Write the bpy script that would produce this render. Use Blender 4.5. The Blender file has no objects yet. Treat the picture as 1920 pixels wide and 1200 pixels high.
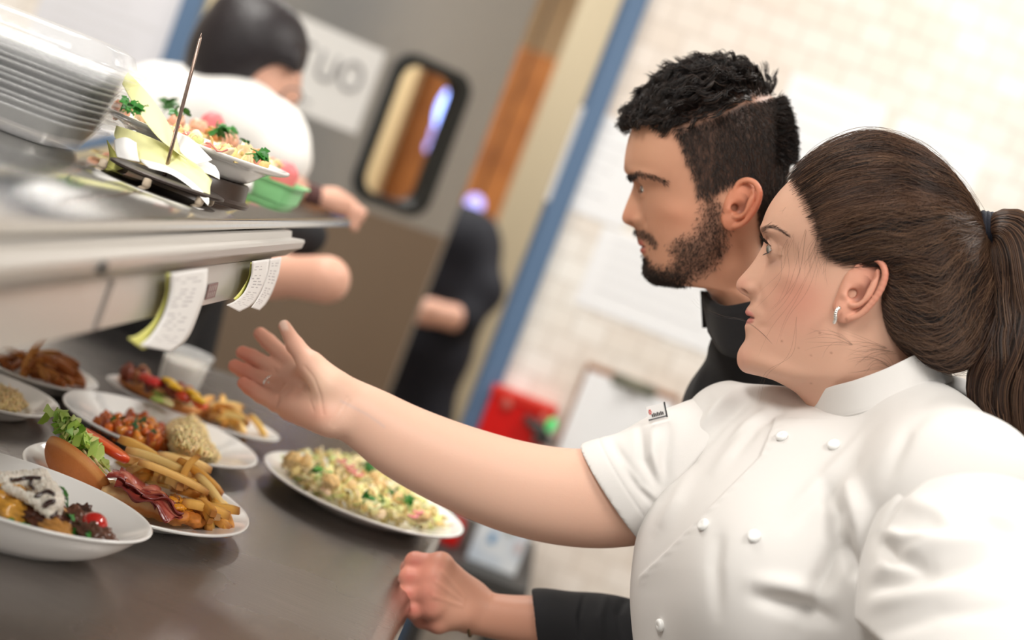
import bpy, math, random
import numpy as np
from mathutils import Vector, Matrix
random.seed(7); RNG = np.random.default_rng(11)
SC = bpy.context.scene
COL = SC.collection
F = 2667.0
CZ = 1.35
ROLL = math.radians(21.0); YAW = math.radians(0.95); PITCH = math.radians(4.7)
C0 = np.array([0.0, 0.0, CZ])
r0 = np.array([math.cos(YAW), math.sin(YAW), 0.0])
fw = np.array([-math.sin(YAW)*math.cos(PITCH), math.cos(YAW)*math.cos(PITCH), -math.sin(PITCH)])
u0 = np.cross(r0, fw)
cr = math.cos(ROLL)*r0 + math.sin(ROLL)*u0
cu = -math.sin(ROLL)*r0 + math.cos(ROLL)*u0

def W(px, py, D):
    """world point seen at photo pixel (px,py), D metres along the optical axis"""
    return C0 + fw*D + cr*((px-960)*D/F) - cu*((py-600)*D/F)
def WZ(px, py, z):
    d = fw*F + cr*(px-960) - cu*(py-600)
    return C0 + d*((z-CZ)/d[2])
def WY(px, py, y):
    d = fw*F + cr*(px-960) - cu*(py-600)
    return C0 + d*(y/d[1])
def PR(P):
    P = np.asarray(P, float) - C0
    D = P@fw
    return 960 + F*(P@cr)/D, 600 - F*(P@cu)/D, D
def nrm(v):
    v = np.asarray(v, float); return v/np.linalg.norm(v)

# ------------------------------------------------------------ objects
def tag(o, label=None, cat=None, group=None, kind=None):
    if label: o['label'] = label
    if cat: o['category'] = cat
    if group: o['group'] = group
    if kind: o['kind'] = kind
    return o
def empty(name, loc, label=None, cat=None, group=None, rz=0.0):
    o = bpy.data.objects.new(name, None); COL.objects.link(o)
    o.location = [float(v) for v in loc]; o.rotation_euler = (0, 0, rz); o.empty_display_size = .05
    return tag(o, label, cat, group)
def mesh(name, V, Fc, mat, parent=None, smooth=True, col=None, loc=None, rz=0.0, sharp=None):
    """V: (n,3) array in world space (or local when loc given); faces: list or (m,4)/(m,3) array"""
    V = np.asarray(V, np.float64)
    me = bpy.data.meshes.new(name)
    if isinstance(Fc, np.ndarray):
        n, k = Fc.shape
        me.vertices.add(len(V)); me.vertices.foreach_set('co', V.astype(np.float32).ravel())
        me.loops.add(n*k); me.loops.foreach_set('vertex_index', Fc.astype(np.int32).ravel())
        me.polygons.add(n); me.polygons.foreach_set('loop_start', np.arange(0, n*k, k, dtype=np.int32))
        me.update(calc_edges=True)
        me.validate()
    else:
        me.from_pydata([tuple(v) for v in V.tolist()], [], [tuple(f) for f in Fc]); me.update()
    if smooth: me.polygons.foreach_set('use_smooth', [True]*len(me.polygons))
    if sharp is not None and smooth:
        me.set_sharp_from_angle(angle=math.radians(sharp))
    if col is not None:
        a = me.color_attributes.new('Col', 'FLOAT_COLOR', 'POINT')
        c = np.ones((len(V), 4), np.float32); c[:, :3] = col
        a.data.foreach_set('color', c.ravel())
    if mat is not None:
        for m in (mat if isinstance(mat, (list, tuple)) else [mat]): me.materials.append(m)
    o = bpy.data.objects.new(name, me); COL.objects.link(o)
    if parent is not None:
        o.parent = parent
        if loc is None and parent.type == 'EMPTY' and not getattr(parent, 'local_kids', False):
            L = Matrix.LocRotScale(parent.location, parent.rotation_euler, None)
            pp = parent.parent
            o.matrix_parent_inverse = L.inverted()
    if loc is not None: o.location = [float(v) for v in loc]
    if rz: o.rotation_euler = (0, 0, rz)
    return o
def copy_tree(o, parent=None):
    c = o.copy(); COL.objects.link(c)
    if parent is not None: c.parent = parent
    for ch in list(o.children): copy_tree(ch, c)
    return c

class MB:
    """mesh builder collecting pieces of ONE part"""
    def __init__(s): s.v = []; s.f = []; s.n = 0; s.c = []
    def add(s, V, Fc, col=None):
        V = np.asarray(V, float); s.v.append(V)
        s.f += [tuple(int(i)+s.n for i in f) for f in (Fc.tolist() if isinstance(Fc, np.ndarray) else Fc)]
        s.n += len(V)
        c = np.ones((len(V), 3))*(np.array(col) if col is not None else 1.0)
        s.c.append(c)
        return s
    def box(s, a, b, col=None, M=None):
        a = np.array(a, float); b = np.array(b, float)
        V = np.array([[(a, b)[i][0], (a, b)[j][1], (a, b)[k][2]] for k in (0, 1) for j in (0, 1) for i in (0, 1)])
        if M is not None: V = V@np.array(M)[:3, :3].T + np.array(M)[:3, 3]
        return s.add(V, [(0, 2, 3, 1), (4, 5, 7, 6), (0, 1, 5, 4), (2, 6, 7, 3), (0, 4, 6, 2), (1, 3, 7, 5)], col)
    def tube(s, P, R, n=10, col=None, cap=True, flat=1.0, upv=None):
        V, Fc = tube_geo(P, R, n, cap, flat, upv); return s.add(V, Fc, col)
    def lathe(s, prof, n=32, o=(0, 0, 0), sx=1.0, sy=1.0, col=None, close=False):
        V, Fc = lathe_geo(prof, n, sx, sy); return s.add(V+np.array(o), Fc, col)
    def ell(s, c, r, n=10, col=None, M=None, noise=0):
        V, Fc = ell_geo(n)
        if noise: V = V*(1+noise*RNG.standard_normal((len(V), 1)))
        V = V*np.array(r)
        if M is not None: V = V@np.array(M)[:3, :3].T
        return s.add(V+np.array(c), Fc, col)
    def build(s, name, mat, parent=None, smooth=True, sharp=None, vcol=False, bevel=0, loc=None, rz=0, subd=0):
        o = mesh(name, np.concatenate(s.v), s.f, mat, parent, smooth, np.concatenate(s.c) if vcol else None, loc, rz, sharp)
        if bevel:
            m = o.modifiers.new('b', 'BEVEL'); m.width = bevel; m.segments = 3; m.limit_method = 'ANGLE'; m.angle_limit = .6
        if subd:
            m = o.modifiers.new('s', 'SUBSURF'); m.levels = m.render_levels = subd
        return o

def catmull(P, n):
    """smooth resample of control rows P (k,d) to n rows"""
    P = np.asarray(P, float); k = len(P)
    if k == 2:
        t = np.linspace(0, 1, n)[:, None]; return P[0]*(1-t)+P[1]*t
    T = np.linspace(0, k-1, n); i = np.clip(T.astype(int), 0, k-2); t = (T-i)[:, None]
    Pe = np.vstack([2*P[0]-P[1], P, 2*P[-1]-P[-2]])
    a, b, c, d = Pe[i], Pe[i+1], Pe[i+2], Pe[i+3]
    return .5*((2*b)+(-a+c)*t+(2*a-5*b+4*c-d)*t*t+(-a+3*b-3*c+d)*t**3)
def arclen_resample(P, n):
    Q = catmull(P, max(200, n*4)); d = np.r_[0, np.cumsum(np.linalg.norm(np.diff(Q[:, :2], axis=0), axis=1))]
    t = np.linspace(0, d[-1], n)
    return np.stack([np.interp(t, d, Q[:, j]) for j in range(Q.shape[1])], 1)
def frames(P, upv=None):
    P = np.asarray(P, float); T = np.gradient(P, axis=0); T /= np.linalg.norm(T, axis=1)[:, None]+1e-12
    N = np.zeros_like(P)
    u = np.array(upv, float) if upv is not None else (np.array([0, 0, 1.]) if abs(T[0, 2]) < .9 else np.array([1., 0, 0]))
    for i in range(len(P)):
        if upv is None and i: u = N[i-1]
        v = u - T[i]*(u@T[i]); N[i] = v/(np.linalg.norm(v)+1e-12)
    return T, N, np.cross(T, N)
def tube_geo(P, R, n=10, cap=True, flat=1.0, upv=None):
    P = np.asarray(P, float); R = np.broadcast_to(np.asarray(R, float), (len(P),))
    T, N, B = frames(P, upv); a = np.linspace(0, 2*math.pi, n, endpoint=False)
    V = (P[:, None]+R[:, None, None]*(N[:, None]*np.cos(a)[None, :, None]*flat+B[:, None]*np.sin(a)[None, :, None])).reshape(-1, 3)
    Fc = grid_faces(len(P), n, True)
    if cap: Fc = Fc + [tuple(range(n-1, -1, -1)), tuple((len(P)-1)*n+j for j in range(n))]
    return V, Fc
def grid_faces(m, n, wrap=True, off=0):
    return [(off+i*n+j, off+i*n+(j+1) % n, off+(i+1)*n+(j+1) % n, off+(i+1)*n+j) for i in range(m-1) for j in range(n if wrap else n-1)]
def grid_np(m, n, wrap=True, off=0):
    i, j = np.meshgrid(np.arange(m-1), np.arange(n if wrap else n-1), indexing='ij'); i = i.ravel(); j = j.ravel(); j2 = (j+1) % n
    return np.stack([i*n+j, i*n+j2, (i+1)*n+j2, (i+1)*n+j], 1)+off
def lathe_geo(prof, n, sx=1, sy=1):
    a = np.linspace(0, 2*math.pi, n, endpoint=False)
    V = np.array([[r*math.cos(t)*sx, r*math.sin(t)*sy, z] for r, z in prof for t in a])
    Fc = grid_faces(len(prof), n, True)
    if prof[0][0] > 1e-6 and False: pass
    return V, Fc
def ell_geo(n=10):
    V = [[0, 0, -1]]; m = n
    for i in range(1, n):
        p = -math.pi/2+math.pi*i/n
        for j in range(2*m): V.append([math.cos(p)*math.cos(math.pi*j/m), math.cos(p)*math.sin(math.pi*j/m), math.sin(p)])
    V.append([0, 0, 1]); k = 2*m
    Fc = [(0, 1+(j+1) % k, 1+j) for j in range(k)]
    Fc += [(1+i*k+j, 1+i*k+(j+1) % k, 1+(i+1)*k+(j+1) % k, 1+(i+1)*k+j) for i in range(n-2) for j in range(k)]
    e = len(V)-1; Fc += [(e, 1+(n-2)*k+j, 1+(n-2)*k+(j+1) % k) for j in range(k)]
    return np.array(V, float), Fc
def rotm(rx=0, ry=0, rz=0):
    return np.array(Matrix.Rotation(rz, 3, 'Z')@Matrix.Rotation(ry, 3, 'Y')@Matrix.Rotation(rx, 3, 'X'))

# ------------------------------------------------------------ signed distance modelling
class SDF:
    def __init__(s, lo, hi, h):
        s.lo = np.array(lo, float); s.h = h
        s.n = np.ceil((np.array(hi, float)-s.lo)/h).astype(int)+1
        s.f = np.full(s.n, .2, np.float32)
    def sub(s, lo, hi):
        a = np.clip(np.floor((np.array(lo)-s.lo)/s.h).astype(int), 0, s.n); b = np.clip(np.ceil((np.array(hi)-s.lo)/s.h).astype(int)+1, 0, s.n)
        if (b <= a).any(): return None, None
        g = [s.lo[i]+s.h*np.arange(a[i], b[i], dtype=np.float32) for i in range(3)]
        return tuple(slice(a[i], b[i]) for i in range(3)), (g[0][:, None, None], g[1][None, :, None], g[2][None, None, :])
    def mix(s, sl, d, k, op='u'):
        f = s.f[sl]
        if op == 'u':
            h = np.maximum(k-np.abs(f-d), 0)/k if k > 0 else 0
            s.f[sl] = np.minimum(f, d)-h*h*k*.25
        else:
            h = np.maximum(k-np.abs(f+d), 0)/k if k > 0 else 0
            s.f[sl] = np.maximum(f, -d)+h*h*k*.25
    def cone(s, a, b, ra, rb, k=.01, op='u', sq=None):
        """tapered capsule; sq=(axis vector, factor) flattens it along an axis"""
        a = np.array(a, float); b = np.array(b, float); m = max(ra, rb)*1.35+2*k+.01
        sl, g = s.sub(np.minimum(a, b)-m, np.maximum(a, b)+m)
        if sl is None: return
        ab = b-a; L2 = ab@ab+1e-12
        px, py, pz = g[0]-a[0], g[1]-a[1], g[2]-a[2]
        t = np.clip((px*ab[0]+py*ab[1]+pz*ab[2])/L2, 0, 1)
        dx, dy, dz = px-t*ab[0], py-t*ab[1], pz-t*ab[2]
        q = dx*dx+dy*dy+dz*dz
        if sq is not None:
            w = nrm(sq[0]); c = dx*w[0]+dy*w[1]+dz*w[2]; q = q+c*c*(1/sq[1]**2-1)
        s.mix(sl, np.sqrt(q)-(ra+(rb-ra)*t), k, op)
    def ell(s, c, r, M=None, k=.01, op='u'):
        """ellipsoid, columns of M are its axes"""
        c = np.array(c, float); r = np.array(r, float); M = np.eye(3) if M is None else np.array(M, float)
        m = max(r)+2*k+.01; sl, g = s.sub(c-m, c+m)
        if sl is None: return
        p = [g[0]-c[0], g[1]-c[1], g[2]-c[2]]
        q1 = 0; q2 = 0
        for i in range(3):
            e = p[0]*M[0, i]+p[1]*M[1, i]+p[2]*M[2, i]
            q1 = q1+(e/r[i])**2; q2 = q2+(e/r[i]**2)**2
        q1 = np.sqrt(q1); d = q1*(q1-1)/np.sqrt(q2+1e-9)
        s.mix(sl, d, k, op)
    def plane(s, c, nv):
        """cut away the side the normal points to"""
        nv = nrm(nv); c = np.array(c, float)
        sl, g = s.sub(s.lo, s.lo+s.h*s.n)
        d = (g[0]-c[0])*nv[0]+(g[1]-c[1])*nv[1]+(g[2]-c[2])*nv[2]
        s.f[sl] = np.maximum(s.f[sl], d)
    def mesh(s):
        f = s.f.copy(); f[0] = f[-1] = .1; f[:, 0] = f[:, -1] = .1; f[:, :, 0] = f[:, :, -1] = .1
        return surfnets(f, s.lo, s.h)
def surfnets(f, lo, h):
    ins = f < 0; n = np.array(f.shape)-1
    tot = np.zeros(tuple(n), np.int8)
    for i in (0, 1):
        for j in (0, 1):
            for k in (0, 1): tot += ins[i:n[0]+i, j:n[1]+j, k:n[2]+k]
    act = (tot > 0) & (tot < 8); idx = np.argwhere(act); ids = -np.ones(tuple(n), np.int64); ids[act] = np.arange(len(idx))
    acc = np.zeros((len(idx), 3)); cnt = np.zeros(len(idx))
    I, J, K = idx.T
    for ax in range(3):
        o1, o2 = [(1, 2), (0, 2), (0, 1)][ax]
        for p in (0, 1):
            for q in (0, 1):
                off = np.zeros(3, int); off[o1] = p; off[o2] = q
                e = off.copy(); e[ax] = 1
                va = f[I+off[0], J+off[1], K+off[2]]; vb = f[I+e[0], J+e[1], K+e[2]]
                m = (va < 0) != (vb < 0); t = np.where(m, va/(va-vb+1e-20), 0)
                P = np.tile(off.astype(float), (len(idx), 1)); P[:, ax] += t
                acc[m] += P[m]; cnt[m] += 1
    V = (idx+acc/cnt[:, None])*h+lo
    Q = []
    for ax in range(3):
        o1, o2 = [(1, 2), (2, 0), (0, 1)][ax]
        sa = [slice(None)]*3; sb = [slice(None)]*3; sa[ax] = slice(0, -1); sb[ax] = slice(1, None)
        a = ins[tuple(sa)]; b = ins[tuple(sb)]
        E = np.argwhere(a != b); s = a[tuple(E.T)]
        ok = (E[:, o1] > 0) & (E[:, o2] > 0) & (E[:, o1] < n[o1]) & (E[:, o2] < n[o2]); E = E[ok]; s = s[ok]
        d1 = np.zeros(3, int); d1[o1] = 1; d2 = np.zeros(3, int); d2[o2] = 1
        c = [ids[tuple((E-x).T)] for x in (d1+d2, d2, 0*d1, d1)]
        q = np.stack(c, 1); q[~s] = q[~s][:, ::-1]; Q.append(q)
    Q = np.concatenate(Q); Q = Q[(Q >= 0).all(1)]
    return V, Q
def relax(V, Q, it=2, lam=.5):
    V = V.copy(); n = len(V)
    for _ in range(it):
        acc = np.zeros_like(V); cnt = np.zeros(n); k = Q.shape[1]
        for a in range(k):
            b = (a+1) % k
            for j in range(3):
                acc[:, j] += np.bincount(Q[:, a], V[Q[:, b], j], n)+np.bincount(Q[:, b], V[Q[:, a], j], n)
            cnt += np.bincount(Q[:, a], minlength=n)+np.bincount(Q[:, b], minlength=n)
        V += lam*(acc/np.maximum(cnt, 1)[:, None]-V)
    return V
def vnorm(V, Q):
    N = np.zeros_like(V); fn = np.cross(V[Q[:, 2]]-V[Q[:, 0]], V[Q[:, -1]]-V[Q[:, 1]])
    for a in range(Q.shape[1]):
        for j in range(3): N[:, j] += np.bincount(Q[:, a], fn[:, j], len(V))
    return N/(np.linalg.norm(N, axis=1)[:, None]+1e-12)
def seg_dist(px, py, poly):
    """distance of pixel points to a polyline, and position along it 0..1"""
    P = np.asarray(poly, float); best = np.full(len(px), 1e9); tt = np.zeros(len(px)); L = len(P)-1
    for i in range(L):
        a, b = P[i, :2], P[i+1, :2]; ab = b-a; t = np.clip(((px-a[0])*ab[0]+(py-a[1])*ab[1])/(ab@ab+1e-9), 0, 1)
        d = np.hypot(px-a[0]-t*ab[0], py-a[1]-t*ab[1]); m = d < best; best[m] = d[m]; tt[m] = (i+t[m])/L
    return best, tt
def sstep(a, b, x):
    t = np.clip((x-a)/(b-a), 0, 1); return t*t*(3-2*t)
def in_poly(px, py, poly):
    P = np.asarray(poly, float); r = np.zeros(len(px), bool)
    for i in range(len(P)):
        x1, y1 = P[i]; x2, y2 = P[(i+1) % len(P)]
        c = ((y1 > py) != (y2 > py)) & (px < (x2-x1)*(py-y1)/(y2-y1+1e-12)+x1); r ^= c
    return r
def soft_poly(px, py, poly, w):
    d, _ = seg_dist(px, py, list(poly)+[poly[0]]); s = np.where(in_poly(px, py, poly), d, -d)
    return sstep(-w, w, s)

# ------------------------------------------------------------ materials
def srgb(r, g, b):
    f = lambda c: (c/255/12.92) if c/255 <= .04045 else ((c/255+.055)/1.055)**2.4
    return (f(r), f(g), f(b))
MATS = {}
def mat(name, col=(.8, .8, .8), rough=.5, metal=0, trans=0, ior=1.45, sss=0, sssr=(.01, .004, .002), spec=.5, vcol=False, noise=None,
        bump=None, coat=0, aniso=0, alpha=1, emit=None, sheen=0, col2=None, nscale=20, thin=False, coord='Object'):
    if name in MATS: return MATS[name]
    m = bpy.data.materials.new(name); m.use_nodes = True; MATS[name] = m
    nt = m.node_tree; b = nt.nodes['Principled BSDF']; L = nt.links.new
    c4 = tuple(col)+(1,)
    b.inputs['Base Color'].default_value = c4; b.inputs['Roughness'].default_value = rough; b.inputs['Metallic'].default_value = metal
    b.inputs['Transmission Weight'].default_value = trans; b.inputs['IOR'].default_value = ior; b.inputs['Specular IOR Level'].default_value = spec
    b.inputs['Alpha'].default_value = alpha
    if sss:
        b.inputs['Subsurface Weight'].default_value = sss; b.inputs['Subsurface Radius'].default_value = tuple(v*1 for v in (1, .35, .2)); b.inputs['Subsurface Scale'].default_value = sssr[0]
    if coat: b.inputs['Coat Weight'].default_value = coat; b.inputs['Coat Roughness'].default_value = .05
    if aniso: b.inputs['Anisotropic'].default_value = aniso
    if sheen: b.inputs['Sheen Weight'].default_value = sheen
    if emit: b.inputs['Emission Color'].default_value = tuple(emit[:3])+(1,); b.inputs['Emission Strength'].default_value = emit[3]
    tc = nt.nodes.new('ShaderNodeTexCoord')
    base = None
    if vcol:
        a = nt.nodes.new('ShaderNodeAttribute'); a.attribute_name = 'Col'; base = a.outputs['Color']
    if col2 is not None:
        nz = nt.nodes.new('ShaderNodeTexNoise'); nz.inputs['Scale'].default_value = nscale; nz.inputs['Detail'].default_value = 5
        L(tc.outputs[coord], nz.inputs['Vector'])
        rp = nt.nodes.new('ShaderNodeValToRGB'); rp.color_ramp.elements[0].position = .35; rp.color_ramp.elements[1].position = .65
        rp.color_ramp.elements[0].color = c4; rp.color_ramp.elements[1].color = tuple(col2)+(1,)
        L(nz.outputs['Fac'], rp.inputs['Fac'])
        if base is not None:
            mx = nt.nodes.new('ShaderNodeMix'); mx.data_type = 'RGBA'; mx.blend_type = 'MULTIPLY'; mx.inputs[0].default_value = 1
            L(base, mx.inputs[6]); L(rp.outputs['Color'], mx.inputs[7]); base = mx.outputs[2]
        else: base = rp.outputs['Color']
    if base is not None: L(base, b.inputs['Base Color'])
    if bump:
        nz = nt.nodes.new('ShaderNodeTexNoise'); nz.inputs['Scale'].default_value = bump[0]; nz.inputs['Detail'].default_value = 4
        L(tc.outputs[coord], nz.inputs['Vector'])
        bp = nt.nodes.new('ShaderNodeBump'); bp.inputs['Strength'].default_value = bump[1]; bp.inputs['Distance'].default_value = bump[2] if len(bump) > 2 else .002
        L(nz.outputs['Fac'], bp.inputs['Height']); L(bp.outputs['Normal'], b.inputs['Normal'])
    return m
# ============================================================ camera, light, room
cam = bpy.data.cameras.new('camera'); co = bpy.data.objects.new('camera', cam); COL.objects.link(co)
M = Matrix(((cr[0], cu[0], -fw[0], C0[0]), (cr[1], cu[1], -fw[1], C0[1]), (cr[2], cu[2], -fw[2], C0[2]), (0, 0, 0, 1)))
co.matrix_world = M; cam.sensor_width = 36; cam.lens = F/1920*36; cam.clip_start = .02
cam.dof.use_dof = True; cam.dof.focus_distance = 1.36; cam.dof.aperture_fstop = 2.35
SC.camera = co
SC.view_settings.view_transform = 'Standard'; SC.view_settings.look = 'None'; SC.view_settings.gamma = 1; SC.view_settings.exposure = 0
SC.view_settings.use_curve_mapping = False
w = bpy.data.worlds.new('world'); SC.world = w; w.use_nodes = True
w.node_tree.nodes['Background'].inputs[0].default_value = (1, .97, .93, 1); w.node_tree.nodes['Background'].inputs[1].default_value = .5

ZC = .92           # counter top
YW = 3.45          # back wall
def area(name, loc, size, power, rot=(0, 0, 0), col=(1, .97, .92)):
    l = bpy.data.lights.new(name, 'AREA'); l.shape = 'RECTANGLE'; l.size, l.size_y = size; l.energy = power; l.color = col
    o = bpy.data.objects.new(name, l); COL.objects.link(o); o.location = loc; o.rotation_euler = rot; return o

# tiled wall: brick texture in world metres
def tile_mat():
    m = bpy.data.materials.new('cream_tiles'); m.use_nodes = True; nt = m.node_tree; L = nt.links.new; b = nt.nodes['Principled BSDF']
    tc = nt.nodes.new('ShaderNodeTexCoord'); mp = nt.nodes.new('ShaderNodeMapping'); mp.inputs['Rotation'].default_value = (math.pi/2, 0, 0)
    L(tc.outputs['Object'], mp.inputs['Vector'])
    br = nt.nodes.new('ShaderNodeTexBrick'); br.offset = 0.5; br.inputs['Scale'].default_value = 1
    br.inputs['Brick Width'].default_value = .085; br.inputs['Row Height'].default_value = .06; br.inputs['Mortar Size'].default_value = .0022; br.inputs['Mortar Smooth'].default_value = .3
    br.inputs['Color1'].default_value = srgb(247, 244, 238)+(1,); br.inputs['Color2'].default_value = srgb(238, 232, 223)+(1,); br.inputs['Mortar'].default_value = srgb(224, 216, 206)+(1,)
    L(mp.outputs['Vector'], br.inputs['Vector'])
    nz = nt.nodes.new('ShaderNodeTexNoise'); nz.inputs['Scale'].default_value = 2.2; L(tc.outputs['Object'], nz.inputs['Vector'])
    mx = nt.nodes.new('ShaderNodeMix'); mx.data_type = 'RGBA'; mx.blend_type = 'MULTIPLY'; mx.inputs[0].default_value = .35
    rp = nt.nodes.new('ShaderNodeValToRGB'); rp.color_ramp.elements[0].color = srgb(240, 218, 204)+(1,); rp.color_ramp.elements[1].color = (1, 1, 1, 1); rp.color_ramp.elements[0].position = .4; rp.color_ramp.elements[1].position = .6
    L(nz.outputs['Fac'], rp.inputs['Fac']); L(br.outputs['Color'], mx.inputs[6]); L(rp.outputs['Color'], mx.inputs[7]); L(mx.outputs[2], b.inputs['Base Color'])
    b.inputs['Roughness'].default_value = .3
    bp = nt.nodes.new('ShaderNodeBump'); bp.inputs['Distance'].default_value = .002; bp.invert = True; L(br.outputs['Fac'], bp.inputs['Height']); L(bp.outputs['Normal'], b.inputs['Normal'])
    return m
MT = tile_mat()
m_paint = mat('wall_paint', srgb(232, 226, 216), .6, bump=(60, .1))
m_floor = mat('quarry_floor', srgb(120, 110, 100), .45, col2=srgb(140, 128, 116), nscale=3)
m_blue = mat('blue_frame_paint', srgb(92, 118, 150), .4)
m_ceil = mat('ceiling_tiles', srgb(225, 222, 215), .8, bump=(90, .3))
def struct(name, mb, m, **k):
    o = mb.build(name, m, smooth=False, **k); o['kind'] = 'structure'; return o
XL, XR = -1.025, -.075     # clear opening of the doorway
DH = 2.15
YB = -1.6
struct('floor', MB().box((-3.2, YB, -.06), (3.2, 7.2, 0)), m_floor)
struct('ceiling', MB().box((-3.2, YB, 2.8), (3.2, 7.2, 2.86)), m_ceil)
b = MB(); b.box((-3.2, YW, 0), (XL-.05, YW+.14, 2.8)); b.box((XR+.05, YW, 0), (3.2, YW+.14, 2.8)); b.box((XL-.05, YW, DH+.05), (XR+.05, YW+.14, 2.8))
struct('wall_back', b, MT)
struct('wall_left', MB().box((-3.3, YB, 0), (-3.2, 7.2, 2.8)), m_paint)
struct('wall_right', MB().box((3.2, YB, 0), (3.3, 7.2, 2.8)), m_paint)
# blue steel door frame (profiled: face strips, rebate)
b = MB()
for x0, x1 in ((XL-.05, XL), (XR, XR+.05)):
    b.box((x0-.0, YW-.022, 0), (x1+.0, YW+.16, DH))
    s = 1 if x0 < -.5 else -1
    xs = x1 if s > 0 else x0
    b.box((min(xs, xs+s*.012), YW+.05, 0), (max(xs, xs+s*.012), YW+.16, DH))
b.box((XL-.05, YW-.022, DH), (XR+.05, YW+.16, DH+.05))
struct('trim_1', b, m_blue, bevel=.003)
struct('trim_4', MB().box((XL+.0, YW+.012, 0), (XL+.03, YW+.045, DH)), mat('cream_stop', srgb(222, 204, 166), .5))
# beyond the doorway: dining room
m_tan = mat('tan_wall', srgb(196, 168, 130), .6, bump=(30, .1))
m_wood = mat('orange_wood', srgb(176, 112, 56), .4, col2=srgb(150, 92, 44), nscale=6)
b = MB(); b.box((-3.2, 7.1, 0), (3.2, 7.2, 2.8)); struct('wall_far', b, m_tan)

# swing door, hinged at the left jamb, pushed open away from the kitchen
m_steel = mat('door_steel', srgb(172, 170, 166), .35, metal=.75, bump=(3, .05))
m_kick = mat('brown_kick_plate', srgb(134, 116, 98), .42, metal=.4)
m_gask = mat('black_rubber', (.012, .014, .013), .5)
m_glass = mat('clear_glass', (1, 1, 1), .02, trans=1, ior=1.05)
HX, HY = XL+.012, YW+.1
ANG = math.atan2(.6, .667); DL = .9; DT = .045
d = empty('door_1', (HX, HY, 0)); d.rotation_euler = (0, 0, ANG); d['kind'] = 'structure'; 
def rrect(x0, x1, z0, z1, r, n=8):
    pts = []
    for cx, cz, a0 in ((x1-r, z1-r, 0), (x0+r, z1-r, 90), (x0+r, z0+r, 180), (x1-r, z0+r, 270)):
        for i in range(n+1):
            a = math.radians(a0+90*i/n); pts.append((cx+r*math.cos(a), cz+r*math.sin(a)))
    return pts
t0, t1, wz0, wz1 = .60*DL, .86*DL, 1.205, 1.60
inner = rrect(t0, t1, wz0, wz1, .055)
def outer_ring(pts, x0, x1, z0, z1):
    """match each inner point with a point on the leaf's rectangle"""
    out = []; cx = (t0+t1)/2; cz = (wz0+wz1)/2
    for x, z in pts:
        dx, dz = x-cx, z-cz; k = 1e9
        if dx > 1e-9: k = min(k, (x1-cx)/dx)
        if dx < -1e-9: k = min(k, (x0-cx)/dx)
        if dz > 1e-9: k = min(k, (z1-cz)/dz)
        if dz < -1e-9: k = min(k, (z0-cz)/dz)
        out.append((cx+dx*k, cz+dz*k))
    return out
# leaf: four slabs round the window plus rounded corners filled by the opening ring
def local(mb, name, m, parent=d, **k):
    o = mb.build(name, m, None, loc=(0, 0, 0), **k); o.parent = parent; return o
n = len(inner); bx = [(t0-.03, wz0-.03), (t1+.03, wz1+.03)]
out = outer_ring(inner, bx[0][0], bx[1][0], bx[0][1], bx[1][1])
b = MB()
V = [(x, -DT/2, z) for x, z in inner]+[(x, -DT/2, z) for x, z in out]+[(x, DT/2, z) for x, z in inner]+[(x, DT/2, z) for x, z in out]
Fc = []
for i in range(n):
    j = (i+1) % n
    Fc += [(i, j, n+j, n+i), (2*n+i, 3*n+i, 3*n+j, 2*n+j), (i, 2*n+i, 2*n+j, j)]
b.add(V, Fc)
for x0, x1, z0, z1 in ((0, bx[0][0], .01, DH-.01), (bx[1][0], DL, .01, DH-.01), (bx[0][0], bx[1][0], .01, bx[0][1]), (bx[0][0], bx[1][0], bx[1][1], DH-.01)):
    b.box((x0, -DT/2, z0), (x1, DT/2, z1))
local(b, 'leaf', m_steel, smooth=False)
b = MB(); b.box((.01, -DT/2-.003, .02), (DL-.01, -DT/2, 1.165)); local(b, 'kick_plate', m_kick, smooth=False)
b = MB(); g = [np.array([(t0+t1)/2+(x-(t0+t1)/2)*k, y, (wz0+wz1)/2+(z-(wz0+wz1)/2)*k2]) for k, k2, y in ((1.15, 1.08, -DT/2-.010), (.9, .94, -DT/2-.010), (.9, .94, DT/2+.01), (1.15, 1.08, DT/2+.01)) for x, z in inner]
b.add(g, grid_faces(4, n, True)+[(3*n+i, 3*n+(i+1) % n, (i+1) % n, i) for i in range(n)])
local(b, 'window_gasket', m_gask, smooth=False)
b = MB(); b.add([(x, -.002, z) for x, z in inner]+[(x, .002, z) for x, z in inner], [tuple(range(n)), tuple(range(2*n-1, n-1, -1))]+[(i, n+i, n+(i+1) % n, (i+1) % n) for i in range(n)])
local(b, 'window_pane', m_glass, smooth=False)
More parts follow.
